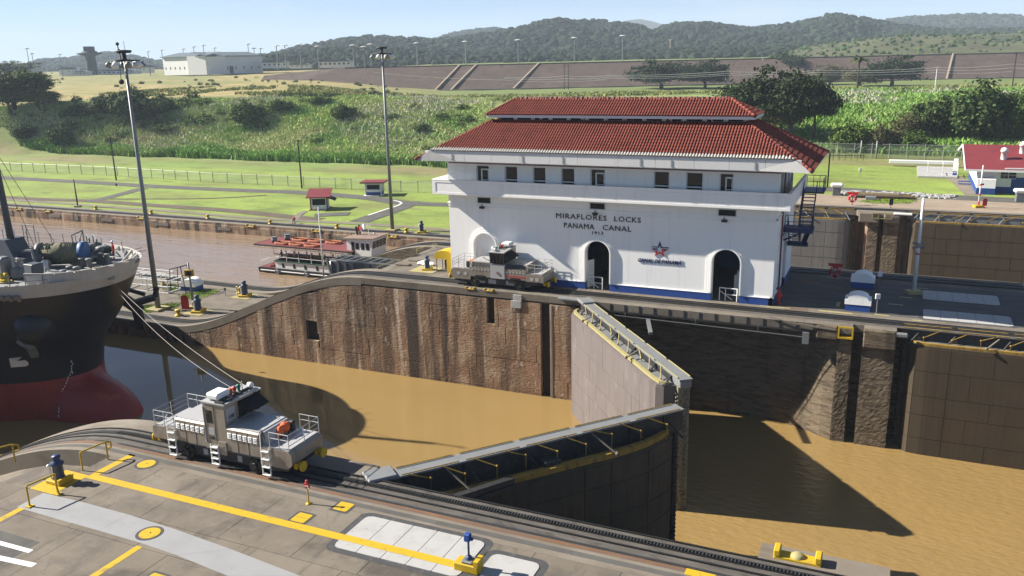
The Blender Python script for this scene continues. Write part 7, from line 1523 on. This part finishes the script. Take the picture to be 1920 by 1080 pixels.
def bx_(t, h): m = MB(); m.bevbox(-.55, .55, -.25, .1, 4.0, 4.8, .05); obj('sign_board', m, T['yellow'], t); m = MB(); m.box(-.3,.3,-.27,-.255,4.15,4.65); obj('sign_figure', m, T['letter'], t); m = MB(); m.bar((-.9,0,h*.72),(0,0,h*.72),.06,.06); m.ball((-.9,0,h*.72), .14, 6, 4); obj('arm', m, T['pole'], t)
pole('grey post with yellow board on the lower deck beside the red sign', 363, 578, 492, LOW, .14, .1, 'pole', 'pale_yellow', 'post', bx_, 'signal_post')
pole('thin pale pole rising from the centre wall in front of the launch', 607, 517, 388, zr_mid(G(607,517,-5).x), .10, .06, 'trim', None, 'pole'); pole('thin dark post with a small lamp on the lawn at the left', 146, 388, 336, LOW, .16, .1, 'pole_dark', 'pale_yellow', 'post')
def sign(label, px, py, pyt, z, col, shape='round', name='sign_post', w=.5):
    p = G(px, py, z); dep = depth_uv(p)[1]; h = max(.9, D(px, pyt, dep).z-z); t = thing(name, label, 'sign', p, YAW*.6); m = MB(); m.cyl((0,0,0), (0,0,h), .045, .045, 6); obj('post', m, T[col if shape == 'paddle' else 'pole'], t)
    m = MB()
    if shape == 'paddle': m.extr([(-w*.5,h-1.5*w),(w*.5,h-1.5*w),(w*.5,h-.2*w)]+[(w*.5*math.cos(a), h-.2*w+w*.5*math.sin(a)) for a in (.6,1.2,1.9,2.5)]+[(-w*.5,h-.2*w)], 'y', -.06, -.03)
    else: m.bevbox(-w/2, w/2, -.1, .06, h-w*.9, h+.1, .03)
    obj('board', m, T[col], t); return t
sign('red paddle shaped board on a post beside the banded post', 1845, 392, 374, 0, 'red', 'paddle', w=.55); sign('red board sign with white figure on the lower deck', 349, 583, 557, LOW, 'red', 'paddle', w=1.0); sign('small white box on a yellow post between the domed hatch boxes, back one', 1648, 537, 511, 0, 'white_metal', 'box', 'meter_post', .4); sign('small white box on a post between the domed hatch boxes, front one', 1643, 588, 553, 0, 'white_metal', 'box', 'meter_post', .38); sign('small dark disc sign on a thin post at the far wall edge', 1670, 390, 374, 0, 'pole_dark', 'paddle', w=.5); sign('small white sign standing on the grass before the far fence', 1612, 334, 316, 0, 'white_metal', 'box', w=.5); sign('small dark post by the grass patch on the lower deck', 423, 554, 542, LOW, 'pole_dark', 'box', w=.25); sign('thin post with pale cap beside the canal side bollard', 446, 556, 538, LOW, 'trim', 'box', w=.25); sign('small dark hydrant like post on the lawn', 219, 352, 346, LOW, 'pole_dark', 'box', w=.45); sign('dark red board at the foot of the tall left mast', 291, 570, 558, LOW, 'red', 'box', w=.6)
sg = thing('sign_post', 'small red and white sign on a yellow post beside the near track', 'sign', (-24.42, 29.66, 0), .1); m = MB(); m.cyl((0,0,0), (0,0,1.05), .04, .04, 7); m.lathe([(.15,0),(.15,.03),(.05,.06)], (0,0,0), 10); obj('post', m, T['yellow'], sg); m = MB(); m.bevbox(-.13, .13, -.05, .05, .82, 1.12, .02); obj('board', m, T['red'], sg); m = MB(); m.box(-.09, .09, -.056, -.05, .93, 1.0); m.box(.02, .13, -.056, -.05, .83, .9); obj('board_label', m, T['white_metal'], sg); m = MB(); m.ball((0,0,1.2), .08, 8, 5); m.cyl((0,0,1.1),(0,0,1.2), .05, .05, 6); obj('lamp', m, T['red'], sg)
bp_ = thing('control_post', 'blue control box on a post with yellow block at the bottom edge', 'control post', (-14.75, 27.7, 0)); m = MB(); m.bevbox(-.62, .5, -.3, .3, 0, .38, .04); m.box(.3, .5, -.3, .3, .38, .6); obj('yellow_block', m, T['yellow'], bp_); m = MB(); m.bevbox(-.28, .22, -.25, .25, .381, .5, .03); obj('pad', m, T['pole'], bp_); m = MB(); m.cyl((-.03,0,.5), (-.03,0,1.35), .045, .045, 8); m.lathe([(.16,0),(.12,.12),(.05,.16)], (-.03,0,.5), 10); obj('post', m, T['cap_blue'], bp_); m = MB(); m.bevbox(-.18, .08, -.13, .13, 1.33, 1.68, .03); m.bevbox(.08, .2, -.08, .08, 1.4, 1.5, .02); obj('control_box', m, T['blue'], bp_)
# life rings on red stands
def ring_stand(label, loc, sc=1.):
    t = thing('lifebuoy_stand', label, 'lifebuoy', loc, 0, 'red lifebuoy stands'); m = MB(); m.cyl((0,0,0), (0,0,1.0), .06, .06, 6); m.extr([(-.75,1.75),(-.6,1.45),(.6,1.45),(.75,1.75)], 'y', -.08, .12); obj('stand', m, T['red'], t); m = MB(); m.sm = True
    m.lathe([(.30,-.07),(.46,-.12),(.58,0),(.46,.12),(.30,.07),(.28,0),(.30,-.07)], (0,0,0), 16); m.v = [(p[0], p[2]-.18, p[1]+.95) for p in m.v]; obj('ring', m, T['red'], t); m = MB()
    for k in range(4): a = k*math.pi/2+.78; m.cbox((.44*math.cos(a), -.31, .95+.44*math.sin(a)), (.13,.04,.13))
    obj('ring_band', m, T['white_metal'], t); t.scale = (sc,)*3; return t
r0 = ring_stand('red lifebuoy on a stand at the canal side of the shaded deck', (-4.3, 81.8, 0), .9); clone(r0, (-5.1, 124.6, 0), 0, 'red lifebuoy on a stand on the far wall beyond the blue staircase', 1.0)
# white vaulted boxes with blue base
def vault(label, loc, rz=0, sc=1.):
    t = thing('access_hatch', label, 'hatch', loc, rz, 'white vaulted hatch boxes with blue bases'); m = MB(); m.box(-.95, .95, -.75, .75, 0, .55); obj('base', m, T['blue'], t); m = MB(); m.extr([(-1.0,.55),(1.0,.55),(1.0,.95)]+[(.8*math.cos(a), .95+.42*math.sin(a)) for a in [math.pi*k/10 for k in range(11)]]+[(-1.0,.95)], 'y', -.8, .8); obj('vaulted_lid', m, T['white'], t); t.scale = (sc,)*3; return t
v0 = vault('white vaulted hatch box on blue base at the sunlit edge of the shaded deck', (-1.9, 72.75, 0)); clone(v0, (-1.85, 80.3, 0), 0, 'white vaulted hatch box on blue base deep in the shaded deck'); clone(v0, (-82.3, 80.9, LOW), .1, 'white vaulted hatch box with blue base beside the green patch of the lower deck', 1.15)
# hydrant
hy = thing('hydrant', 'red hydrant standard at the right hand corner of the white house', 'hydrant', (-8.05, 72.0, 0)); m = MB(); m.lathe([(.22,0),(.13,.06),(.12,.5),(.2,.55),(.2,.95),(.12,1.0),(.1,1.3),(0,1.35)], (0,0,0), 10); obj('barrel', m, T['red'], hy); m = MB(); m.cyl((-.3,0,.75),(.3,0,.75), .1, .1, 8); m.bar((0,-.2,.8),(0,-.3,.5),.1,.1); obj('outlet', m, T['red'], hy)
# yellow arched shelter and white bags beside the house
yb = thing('instrument_shelter', 'bright yellow arched shelter beside the left corner of the white house', 'shelter', (-40.2, 73.2, 0)); m = MB(); m.extr([(-1.0,1.35),(-1.0,1.75)]+[(-.7,2.05),(-.2,2.2),(.5,2.2),(.9,2.0),(1.05,1.7),(1.05,0),(.35,0),(.35,1.35)], 'y', -.75, .75); obj('hood', m, T['yellow'], yb); m = MB(); m.tube([(-.85,-.6,0),(-.85,-.6,1.35)], .04, 6); m.tube([(-.85,.6,0),(-.85,.6,1.35)], .04, 6); m.box(.0,.34,-.5,.5,.25,1.2); obj('legs', m, T['pole_dark'], yb)
m = MB(); q = random.Random(2)
for k in range(4): m.bevbox(-44.6+k*.42+q.uniform(-.1,.1), -43.9+k*.42, 74.2+q.uniform(-.3,.3), 75.0, 0, .28+q.uniform(0,.12), .12)
tag(obj('sand_bags', m, T['white']), 'heap of white sacks left of the yellow shelter', 'sacks'); m = MB(); m.bevbox(-46.5, -44.9, 73.5, 74.2, 0, .18, .06); m.bevbox(-46.2, -45.0, 75.6, 76.2, 0, .12, .05); tag(obj('timber_stack', m, T['timber']), 'low stack of yellowish boards beside the white sacks', 'boards')
# stop log bridge between the tracks behind the launch
gb = thing('steel_gangway', 'dark grey plate girder gangway lying between the two sloping tracks', 'gangway', (-53.2, 78.2, -1.0)); m = MB(); m.box(-4.0, 4.2, -1.15, -1.05, -2.0, -.15); m.box(-4.0, 4.2, 1.05, 1.15, -2.0, -.15); m.box(-4.0, 4.2, -1.05, 1.05, -1.7, -1.6); obj('girder', m, T['ship_slate'], gb)
for k in range(9): x = -3.9+k*1.0; m = MB(); m.box(x-.05, x+.05, -1.25, -1.15, -2.0, -.15); obj('web_stiffener', m, T['ship_slate'], gb)
m = MB(); m.bar((-4.2,-1.1,0),(5.2,-1.1,0),.16,.16); m.bar((-4.2,1.1,0),(5.2,1.1,0),.16,.16); m.bar((-4.0,-1.1,-2.0),(-4.6,-1.1,.1),.25,.2); obj('top_chord', m, T['pole'], gb)
for k in range(10): x = -4.0+k*.98; m = MB(); m.bar((x,-1.1,0),(x+.35,1.1,0),.12,.12); obj('rung', m, T['pole'], gb)
# lower deck racks, patches of grass
def frame_rack(label, loc, L_, w, h, mt, rz=0, tiers=2):
    t = thing('pipe_rack', label, 'rack', loc, rz); 
    for y in (0, w):
        m = MB()
        for k in range(tiers+1): m.bar((0,y,h*k/tiers+.05),(L_,y,h*k/tiers+.05),.14,.12)
        for x in (0.1, L_/2, L_-.1): m.bar((x,y,0),(x,y,h+.1),.12,.12)
        obj('side_frame', m, T[mt], t)
    for x in (.1, L_/2, L_-.1): m = MB(); m.bar((x,0,h),(x,w,h),.1,.1); m.bar((x,0,.1),(x,w,.1),.1,.1); obj('cross_bar', m, T[mt], t)
    return t
p = G(238, 543, LOW); frame_rack('pale steel rack frame on the lower deck just beyond the ship bow', (p.x, p.y, LOW), 7, 2.6, 1.6, 'trim', .05); p = G(238, 518, LOW); frame_rack('row of white rails on the lower deck behind the bow rack', (p.x-3, p.y, LOW), 10, 1.4, .8, 'white_metal', .04, 1)
p = G(330, 548, LOW); t = thing('tube_frame', 'open dark tube trestle standing beside the vaulted box', 'trestle', p); m = MB(); m.tube([(-.9,0,0),(-.6,0,3.0),(1.1,.2,3.4),(1.5,.2,0)], .06, 6); m.tube([(-.8,1.2,0),(-.5,1.2,3.0),(1.0,1.4,3.4),(1.4,1.4,0)], .06, 6); m.tube([(-.6,0,3.0),(-.5,1.2,3.0)], .06, 6); m.tube([(1.1,.2,3.4),(1.0,1.4,3.4)], .06, 6); obj('tube', m, T['pole_dark'], t)
def turf(nm, pts, z, seed):
    m = MB(); P = [G(*q, z) for q in pts]; m.add([(q.x, q.y, z+.02) for q in P], [tuple(range(len(P)))]); obj('turf_patch', m, T['turf'], kind='structure')
    q = np.random.default_rng(seed); xs_ = [p.x for p in P]; ys_ = [p.y for p in P]; pts_ = []
    def inside(x, y):
        c = False
        for i in range(len(P)):
            a, b = P[i], P[i-1]
            if (a.y > y) != (b.y > y) and x < (b.x-a.x)*(y-a.y)/(b.y-a.y)+a.x: c = not c
        return c
    while len(pts_) < 500:
        x, y = q.uniform(min(xs_), max(xs_)), q.uniform(min(ys_), max(ys_))
        if inside(x, y): pts_.append((x, y, z))
    reeds('turf_grass', np.array(pts_), np.full(len(pts_), .09), 4, .035, T['turf'], seed)
T['turf'] = mat('short_turf', (.24,.36,.04), .95, layers=[((.22,.24,.06),(.4,.4,.4),.45,.7,7,.6)])
turf('a', [(338,553),(368,546),(408,543),(405,549),(372,560),(345,560)], LOW, 1); turf('b', [(300,535),(318,534),(345,541),(330,545)], LOW, 2); turf('c', [(300,572),(335,570),(320,578),(300,582)], LOW, 3); turf('d', [(262,575),(290,572),(288,584),(270,586)], LOW, 4); turf('e', [(1610,377),(1680,372),(1720,375),(1700,381),(1640,381)], 0.02, 5); turf('f', [(1590,361),(1625,362),(1622,368),(1590,367)], 0.02, 6)
# ================================================================== KIOSKS, FENCES, RED ROOFED HOUSE
def kiosk(label, loc, w, d, h, rz, roof_over, dado=None, gable=True):
    t = thing('kiosk', label, 'hut', loc, rz); m = MB(); m.box(-w/2, w/2, -d/2, d/2, .05, .95 if gable else 1.3); m.box(-w/2, -w/2+.3, -d/2, d/2, .95, h); m.box(w/2-.3, w/2, -d/2, d/2, .95, h); m.box(-w/2+.3, w/2-.3, d/2-.15, d/2, .95, h); m.box(-w/2+.3, w/2-.3, -d/2, -d/2+.12, h-.4, h); obj('wall', m, T['white'], t)
    m = MB(); m.box(-w/2+.35, w/2-.35, -d/2+.1, d/2-.2, .95, h-.4); obj('window', m, T['black'], t)
    m = MB()
    for s in (-1, 1): m.box(s*w/2-.1, s*w/2+.1, -d/2-.12, -d/2+.08, 0, h)
    obj('corner_post', m, T['pipe_red'] if gable else T['white'], t)
    m = MB(); o = roof_over
    if gable: m.extr([(-d/2-o,h-.1),(d/2+o,h+.95),(d/2+o,h+1.08),(-d/2-o,h+.05)], 'x', -w/2-o, w/2+o)
    else: m.box(-w/2-o, w/2+o, -d/2-o, d/2+o, h, h+.25)
    obj('roof', m, T['red_sheet'], t)
    m = MB(); m.box(-w/2-.4, w/2+.4, -d/2-.5, d/2+.4, 0, .06); obj('floor_slab', m, T['pipe_red'] if gable else T['white'], t)
    if dado: m = MB(); m.box(-w/2-.03, w/2+.03, -d/2-.03, d/2+.03, .07, .75); obj('dado', m, T[dado], t)
    return t
k1 = kiosk('white hut with sloping red roof on the lawn beyond the canal', (-104.2, 138.4, LOW), 3.2, 3.4, 2.6, .5, .75); m = MB(); m.extr([(1.7,2.3),(3.2,1.7),(3.2,1.78),(1.7,2.45)], 'y', -1.6, 1.6); obj('side_awning', m, T['pole_dark'], k1); m = MB(); m.box(-1.0,-.4,-2.35,-1.8,.45,.5); m.box(-1.0,-.4,-1.85,-1.8,.5,.95)
for a in (-1.0,-.45):
    for b in (-2.35,-1.85): m.box(a, a+.05, b, b+.05, .06, .45)
ch = tag(obj('chair', m, T['white_metal']), 'white plastic chair in front of the red roofed hut on the lawn', 'chair'); ch.location = k1.location; ch.rotation_euler = (0,0,.5)
kiosk('small open hut with flat red roof and blue base near the lawn fence', (-103.4, 157.0, LOW), 3.4, 2.6, 2.75, .35, .95, 'blue', False)
T['mesh'] = bpy.data.materials.new('chain_link_mesh'); T['mesh'].use_nodes = True; nt = T['mesh'].node_tree; b_ = nt.nodes['Principled BSDF']; b_.inputs['Base Color'].default_value = (.38,.42,.38,1); b_.inputs['Roughness'].default_value = .6; b_.inputs['Alpha'].default_value = .20
def fence_run(label, pts, h, gap, mt='fence', alpha=None, rails=(1.,)):
    t = thing('chain_fence', label, 'fence', pts[0]); o = Vector(pts[0]); post = None
    for a, b in zip(pts, pts[1:]):
        a, b = Vector(a)-o, Vector(b)-o; L_ = (b-a).length; n = max(1, int(L_/gap))
        m = MB(); m.add([a+Vector((0,0,.05)), b+Vector((0,0,.05)), b+Vector((0,0,h)), a+Vector((0,0,h))], [(0,1,2,3)]); obj('mesh_panel', m, alpha or T['mesh'], t)
        for r in rails: m = MB(); m.tube([a+Vector((0,0,h*r)), b+Vector((0,0,h*r))], .05, 4); obj('rail', m, T[mt], t)
        for k in range(n):
            if post is None: pm_ = MB(); pm_.cyl((0,0,-.4), (0,0,h+.25), .075, .075, 6); pm_ = pm_.mesh('post', [T[mt]]); post = 1
            q = link(bpy.data.objects.new('post', pm_), t); q.location = a.lerp(b, k/n)
    return t
f0 = [G(x, y, LOW) for x, y in ((-60,317),(0,320),(200,329),(400,342),(600,352),(720,358),(850,364))]; fence_run('long grey green chain link fence along the back of the lawn', f0, 2.3, 4.2)
am = T['mesh'].copy(); am.node_tree.nodes['Principled BSDF'].inputs['Alpha'].default_value = .42; am.node_tree.nodes['Principled BSDF'].inputs['Base Color'].default_value = (.17,.19,.17,1)
f1 = fence_run('tall grey chain link fence with a gate bay beyond the right hand grass', [(-34,180.6,0),(-14,180.8,0),(11,181.4,0),(45,182.5,0)], 2.7, 3.0, 'fence', am, (1., .62))
m = MB(); o = Vector((-34,180.6,0)); 
for x in (-6.6, -3.8): m.cyl((x+34, .3, 0), (x+34, .3, 3.4), .13, .13, 8)
m.bar((-9.6+34,.3,.1),(-6.6+34,.3,2.5),.1,.1); obj('gate_post', m, T['fence'], f1)
RH = thing('red_roofed_house', 'low white house with red roof and blue base at the right edge', 'building', (10.85, 141.1, 0), 0)
m = MB(); m.box(0, 22, 0, 16, .9, 3.4); obj('wall', m, T['white'], RH); m = MB(); m.box(-.04, 22.04, -.04, 16.04, 0, .9); m.box(4.4, 6.2, -.06, -.03, .9, 2.3); obj('dado', m, T['blue'], RH)
m = MB(); m.add([(-1.7,-1.6,3.45),(24,-1.6,3.45),(24,9.5,6.0),(-1.7,9.5,6.0),(24,19,4.2),(-1.7,19,4.2)], [(0,1,2,3),(3,2,4,5)]); m.add([(-1.7,-1.6,3.3),(24,-1.6,3.3),(24,9.5,5.8),(-1.7,9.5,5.8),(24,19,4.0),(-1.7,19,4.0)], [(3,2,1,0),(5,4,2,3)]); obj('roof', m, T['red_sheet'], RH)
m = MB(); m.bar((-1.75,-1.65,3.36),(24,-1.65,3.36),.12,.28); m.bar((-1.75,-1.65,3.36),(-1.75,9.5,5.9),.12,.28); m.bar((-1.75,9.5,5.9),(-1.75,19,4.1),.12,.28); m.extr([(3.3,3.6),(24,3.95),(24,4.1),(3.3,3.75)], 'y', -1.2, -1.0); obj('barge_board', m, T['white_metal'], RH)
for x in (3.0,): m = MB(); m.box(x, x+1.9, -.05, .0, 2.15, 3.2); w = obj('window', m, T['glass'], RH); m = MB(); m.box(x+.9, x+1.0, -.08, -.05, 2.15, 3.2); m.box(x, x+1.9, -.08, -.05, 2.62, 2.68); m.box(x-.06, x+1.96, -.09, -.05, 2.08, 2.15); obj('frame', m, T['trim'], w)
m = MB(); m.box(-.05, 2.3, -2.0, -.1, .9, 2.2); m.box(-.05, -.02, .2, 1.0, .95, 3.0); obj('porch_wall', m, T['white'], RH); m = MB(); m.box(-.06, 2.32, -2.05, -.1, 0, .9); obj('porch_dado', m, T['blue'], RH)
for x, y, s in ((3.4, 3.2, 1.), (6.0, 6.0, 1.), (6.8, 1.2, .5), (10.6, 9.3, 1.15)):
    zr_ = 3.45+(y+1.6)*.23; m = MB(); m.lathe([(.42*s,-.2),(.42*s,1.0*s),(.5*s,1.02*s),(.52*s,1.25*s),(.42*s,1.55*s),(.0,1.7*s)], (x, y, zr_), 12); obj('roof_ventilator', m, T['pole'] if False else T['white_metal'], RH)
m = MB(); m.box(-1.9, -.2, 8.5, 8.7, .3, .45); m.box(-1.9,-.2,7.0,7.2,.1,.25); obj('step_rail', m, T['blue'], RH); m = MB(); m.box(-2.3,-1.7,16.4,17.0,.9,2.9); obj('gate_pier', m, T['white'], RH); m = MB(); m.box(-2.33,-1.67,16.37,17.03,0,.9); obj('pier_base', m, T['blue'], RH)
ss_ = thing('shed_frame', 'grey platform with white beam and thin frame beside the red roofed house', 'frame', (3.3, 155.2, 0)); m = MB(); m.box(0, 5.8, 0, 13.5, 0, .25); obj('platform', m, T['hatch'], ss_); m = MB(); m.bevbox(-4.6, 6.2, 14.2, 15.2, .5, 1.1, .05); obj('beam', m, T['white_metal'], ss_)
for x in (1.4, 3.6, 5.8): m = MB(); m.tube([(x,.4,.25),(x,.4,2.3),(x,4.6,2.3)], .05, 5); obj('frame_post', m, T['trim'], ss_)
for z in (.9, 1.6, 2.3): m = MB(); m.tube([(1.4,.4,z),(5.8,.4,z)], .04, 5); obj('frame_rail', m, T['trim'], ss_)
# timber and pipe stack, vents on the far side
sk_ = thing('timber_pile', 'long pile of weathered poles on the far shore right of the blue staircase', 'pile', (-6.4, 131.6, 0), .02); q = random.Random(8)
for k in range(16): y, z = q.uniform(-.6,.6), .15+.11*(k % 5); x0 = q.uniform(0, 1.2); m = MB(); m.cyl((x0,y,z), (x0+q.uniform(6.5,8.6),y+q.uniform(-.2,.2),z+q.uniform(-.05,.05)), .11, .10, 6); obj('pole', m, T['timber'] if k % 4 else T['fender'], sk_)
def ventbox(label, px, py, z=0):
    p = G(px, py, z); t = thing('vent_box', label, 'vent', p, .1); m = MB(); m.box(-.55, .55, -.5, .5, 0, 1.2); obj('shaft', m, T['pole'], t); m = MB(); m.bevbox(-.85, .85, -.7, .7, 1.2, 1.75, .18); obj('hood', m, T['trim'], t); return t
ventbox('grey hooded vent at the left end of the pole pile', 1568, 366); ventbox('grey hooded vent cut by the right border beside the house', 1912, 378)
m = MB(); m.bevbox(-3.6,-2.2,129.2,130.2,0,.5,.05); tag(obj('equipment_box', m, T['pole']), 'small grey box between the vent and the pole pile', 'box')
for x0, x1, y0, y1, nm in ((-7.6,-5.4,79.4,81.8,'a'),(-7.4,-5.6,69.9,71.6,'b')): flat('painted_patch', rect(x0,x1,y0,y1), T['pale_yellow'] if nm == 'c' else T['dirt'], .006, kind='structure')
m = MB()
for x0, x1, y0, y1 in ((-3.6,-3.3,72.9,74.4),(.4,1.5,75.0,75.3),(-.6,.5,71.5,71.75),(1.2,2.2,77.6,77.85),(2.6,3.5,81.2,81.4),(-4.8,-2.2,71.05,71.4),(2.2,2.9,70.9,71.15),(-9.4,-7.0,71.0,71.2)): m.add([(x0,y0,.007),(x1,y0,.007),(x1,y1,.007),(x0,y1,.007)], [(0,1,2,3)])
obj('painted_dashes', m, T['pale_yellow'], kind='structure')
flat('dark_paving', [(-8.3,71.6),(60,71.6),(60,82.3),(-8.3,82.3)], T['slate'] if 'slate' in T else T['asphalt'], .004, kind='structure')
# ---- the air: pale haze that fades the far hills
HZ = bpy.data.materials.new('pale_haze'); HZ.use_nodes = True; nt = HZ.node_tree; nt.nodes.clear()
vp = nt.nodes.new('ShaderNodeVolumePrincipled'); vp.inputs['Color'].default_value = (.72,.86,1,1); vp.inputs['Density'].default_value = .00017; vp.inputs['Anisotropy'].default_value = 0
ou = nt.nodes.new('ShaderNodeOutputMaterial'); nt.links.new(vp.outputs[0], ou.inputs['Volume'])
m = MB(); m.box(-7200, 7200, -400, 7200, -17, 300); ho = obj('haze', m, HZ, kind='stuff')
